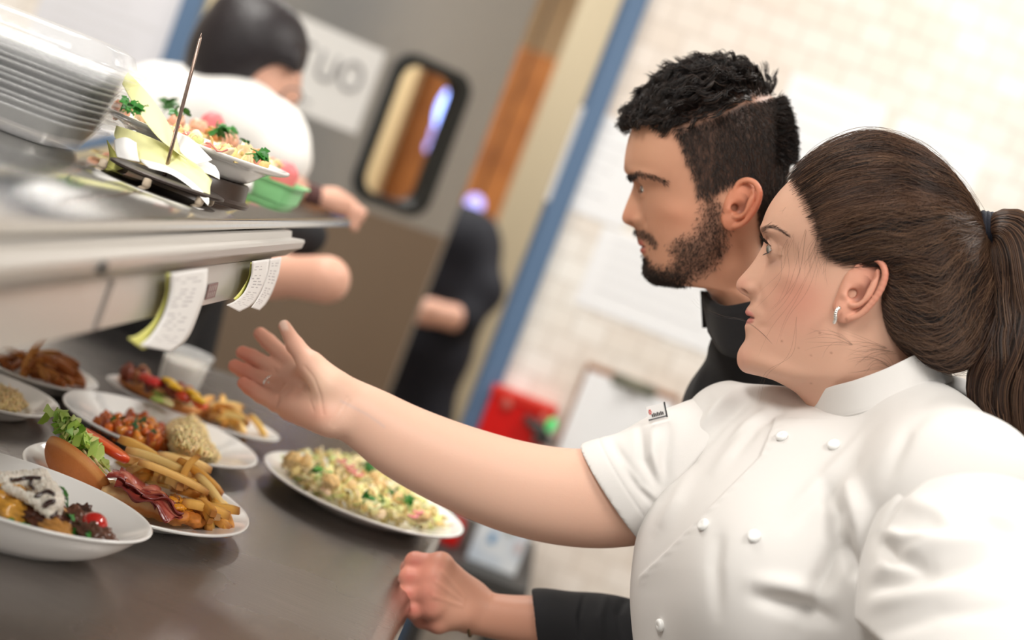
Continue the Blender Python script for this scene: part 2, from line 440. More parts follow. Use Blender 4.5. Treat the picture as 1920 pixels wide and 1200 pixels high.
# ============================================================ steel counter and pass shelf
def steel_mat(name, base, rough, scratch=.5, brush_axis=0):
    m = bpy.data.materials.new(name); m.use_nodes = True; nt = m.node_tree; L = nt.links.new; b = nt.nodes['Principled BSDF']
    tc = nt.nodes.new('ShaderNodeTexCoord'); mp = nt.nodes.new('ShaderNodeMapping')
    sc = [700, 12, 400] if brush_axis == 1 else [12, 700, 400]
    mp.inputs['Scale'].default_value = sc; L(tc.outputs['Object'], mp.inputs['Vector'])
    nz = nt.nodes.new('ShaderNodeTexNoise'); nz.inputs['Scale'].default_value = 1; nz.inputs['Detail'].default_value = 6; nz.inputs['Roughness'].default_value = .7
    L(mp.outputs['Vector'], nz.inputs['Vector'])
    n2 = nt.nodes.new('ShaderNodeTexNoise'); n2.inputs['Scale'].default_value = 5; n2.inputs['Detail'].default_value = 4; L(tc.outputs['Object'], n2.inputs['Vector'])
    rp = nt.nodes.new('ShaderNodeValToRGB'); rp.color_ramp.elements[0].position = .3; rp.color_ramp.elements[1].position = .75
    rp.color_ramp.elements[0].color = tuple(c*.78 for c in base)+(1,); rp.color_ramp.elements[1].color = tuple(min(1, c*1.15) for c in base)+(1,)
    L(nz.outputs['Fac'], rp.inputs['Fac']); L(rp.outputs['Color'], b.inputs['Base Color'])
    mr = nt.nodes.new('ShaderNodeMapRange'); mr.inputs['From Min'].default_value = .3; mr.inputs['From Max'].default_value = .7
    mr.inputs['To Min'].default_value = rough*.8; mr.inputs['To Max'].default_value = rough*1.25
    L(n2.outputs['Fac'], mr.inputs['Value']); L(mr.outputs['Result'], b.inputs['Roughness'])
    bp = nt.nodes.new('ShaderNodeBump'); bp.inputs['Strength'].default_value = scratch; bp.inputs['Distance'].default_value = .0004
    L(nz.outputs['Fac'], bp.inputs['Height']); L(bp.outputs['Normal'], b.inputs['Normal'])
    b.inputs['Metallic'].default_value = 1
    return m
m_counter = steel_mat('brushed_counter_steel', srgb(166, 160, 156), .24, .5)
m_shelf = steel_mat('polished_shelf_steel', srgb(205, 203, 200), .07, .06)
m_panel = mat('satin_white_metal', srgb(196, 192, 187), .3, metal=.35, bump=(8, .05))
m_dark = mat('dark_grey_plastic', srgb(60, 58, 56), .5)
XE = -.018; YE = 2.25
ct = empty('prep_counter', (-.5, 1.2, 0), 'long brushed stainless steel prep counter crowded with plated food under the pass shelf', 'counter')
# slab with a rolled front nose, profile in x-z extruded along y
pr = [(-1.15, ZC), (XE-.02, ZC), (XE-.008, ZC-.002), (XE-.001, ZC-.008), (XE+.003, ZC-.018), (XE+.001, ZC-.028), (XE-.008, ZC-.035), (XE-.02, ZC-.038), (-1.15, ZC-.038)]
def extrude_y(prof, y0, y1):
    n = len(prof); V = [(x, y, z) for y in (y0, y1) for x, z in prof]
    return V, [(i, (i+1) % n, n+(i+1) % n, n+i) for i in range(n)]+[tuple(range(n-1, -1, -1)), tuple(range(n, 2*n))]
b = MB(); b.add(*extrude_y(pr, -.4, YE)); b.build('worktop', m_counter, ct, sharp=50)
b = MB(); b.box((-1.12, -.38, ZC-.12), (XE-.05, -.34, ZC-.038)); b.box((-1.12, YE-.06, ZC-.12), (XE-.05, YE-.02, ZC-.038)); b.box((XE-.08, -.38, ZC-.12), (XE-.05, YE-.02, ZC-.038))
b.build('apron', m_counter, ct, smooth=False)
for x in (-1.08, XE-.09):
    for y in (-.3, .95, YE-.1):
        b = MB(); b.tube([(x, y, 0), (x, y, .03), (x, y, .031), (x, y, ZC-.04)], [.025, .025, .02, .02], 14); b.build('leg', m_counter, ct, sharp=40)
b = MB(); b.box((-1.1, -.33, .25), (XE-.08, YE-.08, .27)); b.build('undershelf', m_counter, ct, smooth=False)

XS = -.288; ZS = 1.24; YS = 1.95
sh = empty('pass_shelf', (-.6, 1.2, ZC), 'double sided steel pass shelf over the counter with a heat lamp housing below it', 'shelf')
b = MB(); b.add(*extrude_y([(-.78, ZS), (XS-.004, ZS), (XS, ZS-.004), (XS, ZS-.01), (XS-.004, ZS-.012), (-.78, ZS-.012)], -.3, YS)); b.build('shelf_board', m_shelf, sh, sharp=50)
b = MB()
pf = [(-.70, ZS-.0125), (-.284, ZS-.0125), (-.282, ZS-.019), (-.272, ZS-.017), (-.268, ZS-.0165), (-.2665, ZS-.019), (-.2675, ZS-.026), (-.272, ZS-.030), (-.281, ZS-.040), (-.70, ZS-.040)]
b.add(*extrude_y(pf, -.3, 1.54)); b.build('lamp_housing', m_panel, sh, sharp=35)
b = MB(); b.add(*extrude_y([(-.286, ZS-.0405), (-.281, ZS-.0405), (-.281, ZS-.079), (-.286, ZS-.079)], -.3, 1.47)); b.build('ticket_panel', m_panel, sh, smooth=False)
b = MB()
for y in (.955, ): b.box((-.2812, y, ZS-.078), (-.2795, y+.008, ZS-.042))
b.build('panel_seam', mat('seam_grey', srgb(150, 140, 134), .5), sh, smooth=False)
b = MB(); b.tube([(-.272, .88, ZS-.024), (-.2645, .88, ZS-.0245)], .0045, 12); b.build('screw_knob', m_dark, sh)
for x in (-.72,):
    for y in (0, 1.72):
        b = MB(); b.box((x-.015, y-.015, ZC+.001), (x+.015, y+.015, ZS-.012)); b.build('post', m_shelf, sh, smooth=False, bevel=.002)

# ---- plates
m_por = mat('white_porcelain', srgb(240, 239, 237), .12, coat=.4)
def plate(name, px, py, a, bb, yaw, label, depth=.022, kind='plate', group=None, z=None, foot=.55):
    """rim ellipse centre at pixel; a, bb half axes in metres"""
    zt = (ZC if z is None else z)
    c = WZ(px, py, zt+depth)
    e = empty(name, (c[0], c[1], zt), label, 'plate' if kind == 'plate' else 'bowl', group, rz=yaw)
    if kind == 'plate':
        prof = [(0, .0042), (foot*.6, .0042), (foot, .005), (foot+.10, .010), (.80, depth*.72), (.93, depth*.93), (.985, depth), (1.0, depth-.0012), (.985, depth-.0035), (.92, depth*.93-.0045), (.78, depth*.6), (foot+.10, .004), (foot+.03, .0), (foot, 0), (foot-.03, .0025), (0, .0025)]
    else:
        prof = [(0, .006), (foot*.5, .0065), (foot, .012), (.70, depth*.42), (.83, depth*.7), (.93, depth*.9), (.98, depth), (1.0, depth-.0012), (.985, depth-.003), (.95, depth*.85), (.86, depth*.56), (.74, depth*.27), (foot+.05, .003), (foot, 0), (foot-.04, .0), (foot-.06, .003), (0, .003)]
    pp = catmull(np.array(prof), 70); pp[:, 0] = np.maximum(pp[:, 0], 0); pp[:, 1] = np.maximum(pp[:, 1], 0)
    V, Fc = lathe_geo([(r, z_) for r, z_ in pp], 96, a, bb)
    o = mesh(kind, V, np.array(Fc), m_por, None, True, loc=(0, 0, 0)); o.parent = e; o.name = 'dish'
    e['a'] = a; e['b'] = bb; e['dep'] = depth
    return e
R_ = math.radians
PL = {}
PL['stew'] = plate('oval_bowl', 22, 912, .126, .088, R_(8), 'deep white oval bowl of beef and potatoes, nearest and lowest on the counter', .042, 'bowl')
PL['sand'] = plate('dinner_plate', 260, 912, .117, .114, R_(4), 'white plate under the open bacon sandwich and fries')
PL['curry'] = plate('dinner_plate', 304, 802, .120, .108, R_(6), 'white plate of orange curry and a rice mound, between two sandwich plates')
PL['burger'] = plate('dinner_plate', 364, 763, .119, .068, R_(4), 'white plate with the pepper topped sandwich and fries, beside the plastic sauce cup')
PL['rice'] = plate('dinner_plate', -22, 727, .080, .080, R_(4), 'white plate with a small patch of rice, cut by the left edge of the photo')
PL['fries'] = plate('dinner_plate', 76, 690, .073, .075, R_(4), 'white plate heaped with dark golden fries, at the back left under the shelf')
PL['salad'] = plate('dinner_plate', 684, 923, .131, .122, R_(-2), 'white plate of pale chopped salad at the counter edge under the reaching arm')
PL['shelf'] = plate('dinner_plate', 372, 262, .098, .090, R_(-3), 'white plate of chopped salad up on the pass shelf behind the ticket spike', .026, z=ZS+.0225)
# ============================================================ heads: lofts from a profile, sculpted by displacement
class Plane:
    """sagittal plane of a head seen in profile; t = metres out of it towards the visible side"""
    def __init__(s, cx, cy, D, turn=0.0):
        s.c = W(cx, cy, D); s.L = nrm(C0-s.c); s.cx, s.cy, s.D = cx, cy, D
        up = nrm(cu-s.L*(cu@s.L)); s.s = D/F
        s.n = nrm(s.L*math.cos(turn)+np.cross(up, s.L)*math.sin(turn))
    def P(s, px, py, t=0):
        px, py, t = np.broadcast_arrays(np.asarray(px, float), np.asarray(py, float), np.asarray(t, float))
        d = fw*F + cr*(px[..., None]-960) - cu*(py[..., None]-600)
        lam = ((s.c-C0)@s.n)/(d@s.n)
        return C0 + d*lam[..., None] + s.n*t[..., None]
    def seen(s, px, py, t):
        """mid-plane pixel whose point, t metres out, is seen at (px,py)"""
        k = 1-t/s.D; return s.cx+(px-s.cx)*k, s.cy+(py-s.cy)*k

def head_loft(pl, rings, nr=330, na=330):
    """rings rows: fx,fy (profile), gx,gy (profile without nose), bx,by (back), w, c (widest point 0..1 from front), nf, nose half-width"""
    R = np.array(rings, float)
    d = np.r_[0, np.cumsum(np.hypot(*np.diff(R[:, :2], axis=0).T)+.35*np.hypot(*np.diff(R[:, 4:6], axis=0).T))]
    # monotone-ish dense interpolation along the profile
    T = np.linspace(0, d[-1], nr); Q = np.zeros((nr, R.shape[1]))
    i = np.clip(np.searchsorted(d, T, side='right')-1, 0, len(d)-2); h = d[i+1]-d[i]; t = ((T-d[i])/h)[:, None]
    m = np.zeros_like(R); dl = np.diff(R, axis=0)/np.diff(d)[:, None]
    m[1:-1] = (dl[1:]*np.diff(d)[:-1, None]+dl[:-1]*np.diff(d)[1:, None])/(d[2:]-d[:-2])[:, None]; m[0] = dl[0]; m[-1] = dl[-1]
    # keep tangents tame on the corners
    m[1:-1] = np.where(dl[1:]*dl[:-1] <= 0, m[1:-1]*.35, m[1:-1])
    h = h[:, None]
    Q = (2*t**3-3*t**2+1)*R[i]+(t**3-2*t**2+t)*h*m[i]+(-2*t**3+3*t**2)*R[i+1]+(t**3-t**2)*h*m[i+1]
    ker = np.exp(-.5*(np.arange(-22, 23)/8.0)**2); ker /= ker.sum()
    Df = Q[:, 0:2]-Q[:, 2:4]
    for j in range(2, 9):
        Q[:, j] = np.convolve(np.r_[2*Q[0, j]-Q[22:0:-1, j], Q[:, j], 2*Q[-1, j]-Q[-2:-24:-1, j]], ker, 'valid')
    k3 = np.exp(-.5*(np.arange(-6, 7)/1.6)**2); k3 /= k3.sum()
    f0 = np.stack([np.convolve(np.pad(RAWF, (6, 6), 'edge'), k3, 'valid') for RAWF in (Q[:, 0], Q[:, 1])], 1); Q[:, 0:2] = f0
    x = np.linspace(-1, 1, na, endpoint=False); th = math.pi*np.sign(x)*np.abs(x)**1.35
    co_, si = np.cos(th), np.sin(th)
    fx, fy, gx, gy, bx, by, w, c, nf, nw = [Q[:, j][:, None] for j in range(10)]
    cx, cy = gx+(bx-gx)*c, gy+(by-gy)*c
    a = np.where(co_ > 0, np.abs(co_)**(2/nf), -np.abs(co_)**.95)
    tt = w*np.sign(si)*np.abs(si)**np.where(co_ > 0, 2/nf, .95)
    ux = np.where(a > 0, cx+(gx-cx)*a, cx-(bx-cx)*a); uy = np.where(a > 0, cy+(gy-cy)*a, cy-(by-cy)*a)
    g = np.where(co_ > 0, np.exp(-(np.abs(tt)/nw)**2.6), 0)
    ux = ux+(fx-gx)*g; uy = uy+(fy-gy)*g
    U = ux.ravel(); Vv = uy.ravel(); Tt = tt.ravel()
    Fq = grid_np(nr, na, True)
    return U, Vv, Tt, Fq, (nr, na), Q

def blob(U, V, cx, cy, rx, ry, ang=0):
    c, s = math.cos(ang), math.sin(ang); dx, dy = U-cx, V-cy
    return np.exp(-(((dx*c+dy*s)/rx)**2+((-dx*s+dy*c)/ry)**2))

def apply_eye(P, pl, ex, ey, et, R, gaze_ang, col, lid_col, up=.42, dn=.30, shift=0):
    """sculpt lids round an eyeball whose centre is mid-plane pixel (ex,ey), et out. returns eye frame"""
    for sg in (1, -1):
        E = pl.P(ex, ey, et*sg)
        f = nrm(pl.P(ex-50, ey+50*math.tan(gaze_ang), 0)-pl.P(ex, ey, 0)); n = nrm(pl.n-f*(pl.n@f)); u = np.cross(f, n)
        if u@cu < 0: u = -u
        v = P-E; a = v@f; b = (v@n)*sg; c = v@u; q = np.sqrt(b*b+c*c)
        nearm = (np.abs(a) < R*2.6) & (q < R*1.6)
        tgt = R*1.12; h = np.sqrt(np.clip(tgt*tgt-q*q, 0, None)); k_ = .45*R
        hh = np.maximum(k_-np.abs(a-h), 0)/k_; an = np.where(q < tgt*1.25, np.maximum(a, h)+hh*hh*k_*.25*sstep(tgt*1.25, tgt*.9, q), a)
        az = np.arctan2(b, np.maximum(an, 1e-5)); el = np.arctan2(c, np.hypot(an, b))
        az0 = .05; lim = .88; k = np.clip(1-((az-az0)/lim)**2, 0, 1)
        eu = up*k**.6-.08*(az-az0); ed = -dn*k**.6-.08*(az-az0); mid = (eu+ed)/2; half = (eu-ed)/2
        on = nearm & (q < tgt*1.1) & (h > 0)
        op = sstep(1.10, .92, np.abs(el-mid)/(half+1e-3))*(k > .02)*on
        an = an-.0010*np.exp(-((el-(eu+.30))/.08)**2)*(k > 0)*on
        ins = np.sqrt(np.clip((R*.84)**2-q*q, 0, None)); an = an*(1-op)+np.minimum(an, ins)*op
        P += f*((an-a)*nearm)[:, None]
        rim = np.exp(-((el-eu-.03)/.07)**2)*(k > .05)*on
        col[:] = col*(1-.85*rim[:, None])+np.array(lid_col)*.85*rim[:, None]
        rim2 = np.exp(-((el-ed)/.06)**2)*(k > .05)*on*.4
        col[:] = col*(1-rim2[:, None])+np.array(lid_col)*rim2[:, None]
    return None
def eyeball(name, pl, ex, ey, et, R, gaze_ang, iris, parent, m, inw=0.0):
    E = pl.P(ex, ey, et); f = nrm(pl.P(ex-50, ey+50*math.tan(gaze_ang), 0)-pl.P(ex, ey, 0)); f = nrm(f+pl.n*inw)
    V, Fc = ell_geo(28); V = V*R
    z = V/R@np.array([0, 0, 1.]) ; A = np.stack([nrm(np.cross(pl.n, f)), np.cross(f, nrm(np.cross(pl.n, f))), f], 1)
    c = np.ones((len(V), 3))*np.array(srgb(214, 204, 198)); ang = np.arccos(np.clip(V[:, 2]/R, -1, 1))
    c[ang < .60] = np.array(iris); c[(ang > .54) & (ang < .62)] = np.array(iris)*.35; c[ang < .25] = (.004, .004, .004)
    V = V*(1+.06*np.exp(-(ang/.45)**4))[:, None]
    return mesh(name, V@A.T+E, Fc, m, parent, col=c)

def ear_geo(pl, cx, cy, ang, L, Wd, t0, flare=.35, h=.0008):
    """ear as signed distances in its own frame: x back, y up, z out of the head"""
    c = pl.P(cx, cy, t0)
    X = nrm(pl.P(cx+50, cy, 0)-pl.P(cx, cy, 0)); Y = np.cross(pl.n, X); 
    if Y@cu < 0: Y = -Y
    ca, sa = math.cos(ang), math.sin(ang); X2 = X*ca+Y*sa; Y2 = -X*sa+Y*ca
    Z = pl.n; fl = math.sin(flare)
    lo = np.array([-Wd*.8, -L*.65, -.016]); S = SDF(lo, -lo+np.array([0, 0, .014]), h)
    a, b = Wd*.5, L*.5
    def pt(x, y, z=0): return np.array([x*a, y*b, z+x*a*fl])
    S.ell(pt(-.05, .12, -.004), [a*.86, b*.78, .0045], k=.001)
    S.ell(pt(-.15, -.62, -.002), [a*.46, b*.30, .0042], k=.008)
    hx = [(-.35, .25, -.002), (-.62, .45, .001), (-.60, .75, .002), (-.25, .96, .003), (.25, .96, .003), (.68, .72, .003), (.82, .30, .002), (.72, -.15, .001), (.50, -.50, 0), (.15, -.72, 0)]
    H = catmull([pt(*q) for q in hx], 30); rr = np.interp(np.linspace(0, 1, 30), [0, .2, .6, 1], [.0015, .0026, .0028, .0026])
    for i in range(29): S.cone(H[i], H[i+1], rr[i], rr[i+1], .0015)
    ah = catmull([pt(*q) for q in [(.30, .72, 0), (.42, .40, .0015), (.40, .05, .002), (.22, -.25, .002), (-.05, -.38, .002)]], 16)
    for i in range(15): S.cone(ah[i], ah[i+1], .0022, .0024, .003)
    S.cone(pt(-.55, -.02, 0), pt(-.52, -.22, .002), .003, .0036, .004)         # tragus
    S.cone(pt(-.62, .3, -.006), pt(-.60, -.55, -.006), .006, .005, .008)       # root
    S.ell(pt(-.10, -.04, .005), [a*.36, b*.27, .0068], k=.003, op='s')          # concha
    S.ell(pt(-.28, -.10, -.001), [a*.20, b*.12, .0075], k=.003, op='s')
    S.ell(pt(.02, .55, .006), [a*.30, b*.14, .0045], k=.003, op='s')           # fossa
    V, Q = S.mesh(); V = relax(V, Q, 1)
    dep = V[:, 2]-V[:, 0]*fl
    A = np.stack([X2, Y2, Z], 1); Wv = V@A.T+c
    return Wv, Q, dep, V/np.array([a, b, 1])

class Join:
    def __init__(s): s.V = []; s.Q = []; s.C = []; s.n = 0
    def add(s, V, Q, C):
        s.V.append(V); s.Q.append(np.asarray(Q)+s.n); s.C.append(np.broadcast_to(C, (len(V), 3))); s.n += len(V)
    def build(s, name, m, parent): return mesh(name, np.concatenate(s.V), np.concatenate(s.Q), m, parent, col=np.concatenate(s.C))

def strands(name, paths, rad, m, parent, cols=None, taper=True):
    """paths (n,k,3): one mesh of thin three sided fibres"""
    P = np.asarray(paths, float); n, k, _ = P.shape
    T = np.gradient(P, axis=1); T /= np.linalg.norm(T, axis=2)[..., None]+1e-12
    ref = nrm(C0-P.reshape(-1, 3).mean(0)); N = np.cross(T, ref); N /= np.linalg.norm(N, axis=2)[..., None]+1e-9; B = np.cross(T, N)
    r = np.broadcast_to(np.asarray(rad, float).reshape(-1, 1), (n, k)).copy()
    if taper: r = r*np.interp(np.linspace(0, 1, k), [0, .08, .7, 1], [.6, 1, 1, .25])
    V = np.stack([P+r[..., None]*(N*math.cos(a)+B*math.sin(a)) for a in (math.pi/2, math.pi*7/6, math.pi*11/6)], 2).reshape(-1, 3)
    i, j, q = np.meshgrid(np.arange(n), np.arange(k-1), np.arange(3), indexing='ij'); i, j, q = i.ravel(), j.ravel(), q.ravel(); q2 = (q+1) % 3
    b0 = (i*k+j)*3; b1 = b0+3; Fq = np.stack([b0+q, b0+q2, b1+q2, b1+q], 1)
    C = None
    if cols is not None: C = np.repeat(np.asarray(cols), k*3, axis=0)
    return mesh(name, V, Fq, m, parent, col=C)
# ============================================================ the woman's head
m_skin = mat('skin_fair', (1, 1, 1), .46, sss=.12, sssr=(.006,), spec=.4, vcol=True, bump=(420, .12, .0006))
m_eye = mat('eye_surface', (1, 1, 1), .08, vcol=True, coat=1)
m_hair = mat('hair_fibre', (1, 1, 1), .36, spec=.5, vcol=True, aniso=.3)
hp = Plane(1620, 520, 1.37)
FAIR = np.array(srgb(218, 172, 148))
# fx,fy, gx,gy, bx,by, w, c, nf, nose width
WR = [
 (1632, 272, 1632, 272, 1652, 272, .006, .5, 2.0, .02),
 (1590, 278, 1590, 278, 1692, 280, .035, .5, 2.0, .02),
 (1545, 295, 1545, 295, 1738, 304, .055, .5, 2.1, .02),
 (1505, 320, 1505, 320, 1775, 338, .067, .52, 2.2, .02),
 (1478, 342, 1478, 342, 1800, 372, .072, .53, 2.3, .02),
 (1456, 366, 1456, 366, 1815, 402, .075, .54, 2.4, .02),
 (1440, 391, 1440, 391, 1826, 430, .0765, .55, 2.45, .02),
 (1431, 414, 1431, 414, 1832, 455, .0765, .55, 2.5, .02),
 (1428, 430, 1429, 430, 1834, 472, .0755, .55, 2.7, .02),
 (1431, 444, 1434, 444, 1834, 486, .0745, .54, 2.75, .010),
 (1432, 454, 1439, 454, 1834, 498, .074, .54, 2.75, .008),
 (1424, 472, 1442, 470, 1833, 512, .0735, .54, 2.6, .0085),
 (1410, 494, 1440, 488, 1830, 528, .073, .54, 2.4, .0105),
 (1393, 514, 1434, 506, 1826, 545, .073, .54, 2.2, .0135),
 (1382, 527, 1429, 520, 1822, 556, .073, .54, 2.2, .0150),
 (1380, 537, 1425, 532, 1818, 564, .073, .54, 2.2, .0155),
 (1386, 547, 1421, 543, 1813, 573, .0725, .54, 2.2, .0155),
 (1397, 554, 1417, 553, 1808, 582, .072, .53, 2.2, .014),
 (1408, 561, 1414, 562, 1803, 590, .0715, .53, 2.15, .012),
 (1407, 570, 1411, 571, 1798, 598, .071, .53, 2.1, .018),
 (1399, 579, 1408, 580, 1793, 606, .070, .53, 2.05, .021),
 (1399, 587, 1406, 588, 1789, 612, .070, .52, 2.0, .022),
 (1406, 594, 1405, 595, 1785, 618, .069, .52, 2.0, .02),
 (1403, 602, 1404, 602, 1781, 625, .0685, .52, 2.0, .021),
 (1396, 611, 1403, 611, 1777, 632, .068, .52, 2.0, .020),
 (1398, 622, 1401, 622, 1772, 640, .067, .52, 2.0, .02),
 (1398, 635, 1397, 635, 1767, 650, .066, .52, 2.0, .02),
 (1389, 649, 1389, 649, 1762, 659, .065, .52, 2.0, .02),
 (1382, 666, 1382, 666, 1757, 668, .064, .53, 1.95, .02),
 (1383, 683, 1383, 683, 1752, 677, .063, .54, 1.9, .02),
 (1392, 696, 1392, 696, 1747, 686, .062, .54, 1.9, .02),
 (1412, 702, 1412, 702, 1743, 695, .061, .54, 1.9, .02),
 (1440, 708, 1440, 708, 1740, 704, .058, .53, 1.9, .02),
 (1466, 720, 1466, 720, 1738, 714, .056, .52, 1.95, .02),
 (1491, 735, 1491, 735, 1737, 726, .054, .5, 2.0, .02),
 (1510, 756, 1510, 756, 1737, 742, .053, .5, 2.0, .02),
 (1524, 785, 1524, 785, 1740, 770, .052, .5, 2.0, .02),
 (1530, 830, 1530, 830, 1750, 830, .050, .5, 2.0, .02)]
def skin_head(pl, WR_, base, feats, eye, lipsdef, ear, beard=None, tone=None):
    U, V, T, Q, (nr, na), RQ = head_loft(pl, WR_)
    P = pl.P(U, V, T)
    # apparent pixel of each vertex on the visible side
    k = 1/(1-np.abs(T)/pl.D); SU = pl.cx+(U-pl.cx)*k; SV = pl.cy+(V-pl.cy)*k
    col = np.ones((len(U), 3))*base
    N = vnorm(P, Q); cen = P.mean(0)
    if ((P-cen)*N).sum(1).mean() < 0: N = -N
    for (cx, cy, rx, ry, ang, amp, tmin, tmax) in feats:
        m = blob(SU, SV, cx, cy, rx, ry, ang)*sstep(tmin-.004, tmin+.004, np.abs(T))*sstep(tmax+.004, tmax-.004, np.abs(T))
        P += N*(amp*m)[:, None]
    # mouth
    (mx0, my0, mx1, my1, mx2, my2), lipcol, lipup, lipdn, tl = lipsdef
    d, tt = seg_dist(SU, SV, [(mx0, my0), (mx1, my1), (mx2, my2)])
    lat = sstep(tl, tl*.75, np.abs(T))
    side = SV-np.interp(SU, [mx0, mx1, mx2], [my0, my1, my2])
    hgt = np.where(side < 0, lipup, lipdn)*np.clip(1-tt**1.6, 0, 1)**.6
    lip = sstep(1.15, .8, d/(hgt+.6))*sstep(mx2+7, mx2+1, SU)*lat
    P += N*(.0011*lip*np.sin(np.clip(d/(hgt+.6), 0, 1)*math.pi))[:, None]
    gro = np.exp(-(d/2.0)**2)*sstep(mx2+6, mx2, SU)*lat
    P -= N*(.0018*gro)[:, None]
    if tone is not None: tone(SU, SV, T, col)
    col[:] = col*(1-.85*lip[:, None])+np.array(lipcol)*.85*lip[:, None]
    col[:] = col*(1-.75*gro[:, None])+np.array(lipcol)*.18*gro[:, None]
    if eye: apply_eye(P, pl, *eye, col, np.array(srgb(70, 42, 34)))
    return P, Q, col, SU, SV, T, N
def w_tone(U, V, T, c):
    def mixc(m, rgb):
        m = np.clip(m, 0, 1)[:, None]; c[:] = c*(1-m)+np.array(srgb(*rgb))*m
    mixc(.55*blob(U, V, 1498, 560, 55, 48, .3), (214, 136, 116))
    mixc(.35*blob(U, V, 1470, 600, 70, 60), (222, 160, 140))
    mixc(.75*blob(U, V, 1396, 547, 7, 2.8, .45)*(np.abs(T) < .0135)*(np.abs(T) > .003), (92, 48, 40))
    mixc(.35*blob(U, V, 1390, 532, 14, 16), (220, 145, 128))
    mixc(.3*blob(U, V, 1450, 445, 40, 12, .2), (190, 140, 122))
    mixc(.4*blob(U, V, 1393, 675, 18, 26), (224, 160, 142))
    mixc(.4*sstep(690, 760, V), (222, 172, 148))
    mixc(.30*blob(U, V, 1452, 492, 16, 7, .1), (196, 148, 140))
    # eyebrow: fine hairs drawn as colour under the fibres
    d, t = seg_dist(U, V, [(1430, 430), (1444, 424), (1462, 430), (1476, 441)])
    mixc(.55*sstep(6.0, 2.0, d+3.2*t)*sstep(.012, .02, T+0*U+.02), (110, 74, 60))
    # thin hair over the scalp behind the hairline
    hl = [(1486, 326), (1500, 345), (1520, 372), (1532, 410), (1545, 450), (1560, 485), (1610, 480), (1660, 500), (1668, 560), (1680, 640), (1720, 700), (1900, 700), (1900, 200), (1486, 200)]
    mixc(.70*soft_poly(U, V, hl, 26), (84, 60, 50))
    for mx, my, r in ((1538, 624, 2.0), (1466, 640, 2), (1559, 661, 1.8), (1520, 666, 1.8), (1521, 718, 1.8), (1497, 652, 1.4)):
        mixc(.6*np.exp(-(np.hypot(U-mx, V-my)/r)**2), (140, 90, 70))
feats = [  # cx,cy,rx,ry,ang,amp(m),tmin,tmax
 (1452, 466, 22, 14, 0, -.0012, .010, .075), (1444, 432, 26, 9, .25, .0022, .0, .06), (1480, 520, 42, 24, .15, .0030, .02, .09),
 (1407, 541, 11, 9, 0, .0026, .006, .03), (1396, 547, 7, 3.2, .45, -.0060, .0035, .0125), (1423, 545, 5, 11, 0, -.0016, .012, .04),
 (1428, 575, 8, 16, -.2, -.0012, .015, .05), (1560, 640, 60, 50, .3, .0030, .03, .09), (1430, 612, 10, 8, 0, -.0008, .01, .05),
 (1545, 470, 40, 30, 0, -.0020, .04, .09), (1450, 690, 60, 16, .3, .0035, .02, .09), (1600, 610, 26, 40, .2, -.0030, .04, .09)]
EL = .0122
lips = ((1395, 593, 1406, 595, 1420, 598), srgb(200, 122, 116), 13, 15, .027)
ex, ey = hp.seen(1462, 467, .031)
P, Q, col, SU, SV, T, N = skin_head(hp, WR, FAIR, feats, (ex, ey, .031, EL, .02), lips, None, tone=w_tone)
WJ = Join(); WJ.add(P, Q, col)
for sgn in (1, -1):
    pass
ecx, ecy = hp.seen(1611, 549, .074)
EV, EQ, ed, en = ear_geo(hp, ecx, ecy, math.radians(-27), .069, .038, .0765, .42)
ec = np.array(srgb(220, 160, 136))*np.ones((len(EV), 1)); 
m = sstep(.3, 1, en[:, 1])[:, None]*.5+sstep(.5, .9, en[:, 0])[:, None]*.4; ec = ec*(1-np.clip(m, 0, .7))+np.array(srgb(206, 120, 98))*np.clip(m, 0, .7)
m = (sstep(.0022, -.003, ed)*(np.hypot(en[:, 0]+.12, (en[:, 1]+.02)*1.2) < .62))[:, None]*.75; ec = ec*(1-m)+np.array(srgb(140, 78, 62))*m  # darker with depth: shade of the concha hollow put into skin colour
WJ.add(EV, EQ, ec)
woman = empty('person', (hp.c[0]+.05, hp.c[1], 0), 'person in a white chef jacket with a brown ponytail, reaching an open hand', 'person')
eyeball('eye', hp, ex, ey, .031, EL, .02, srgb(96, 104, 96), woman, m_eye, inw=-.05)
eyeball('eye', hp, ex, ey, -.031, EL, .02, srgb(96, 104, 96), woman, m_eye, inw=.05)

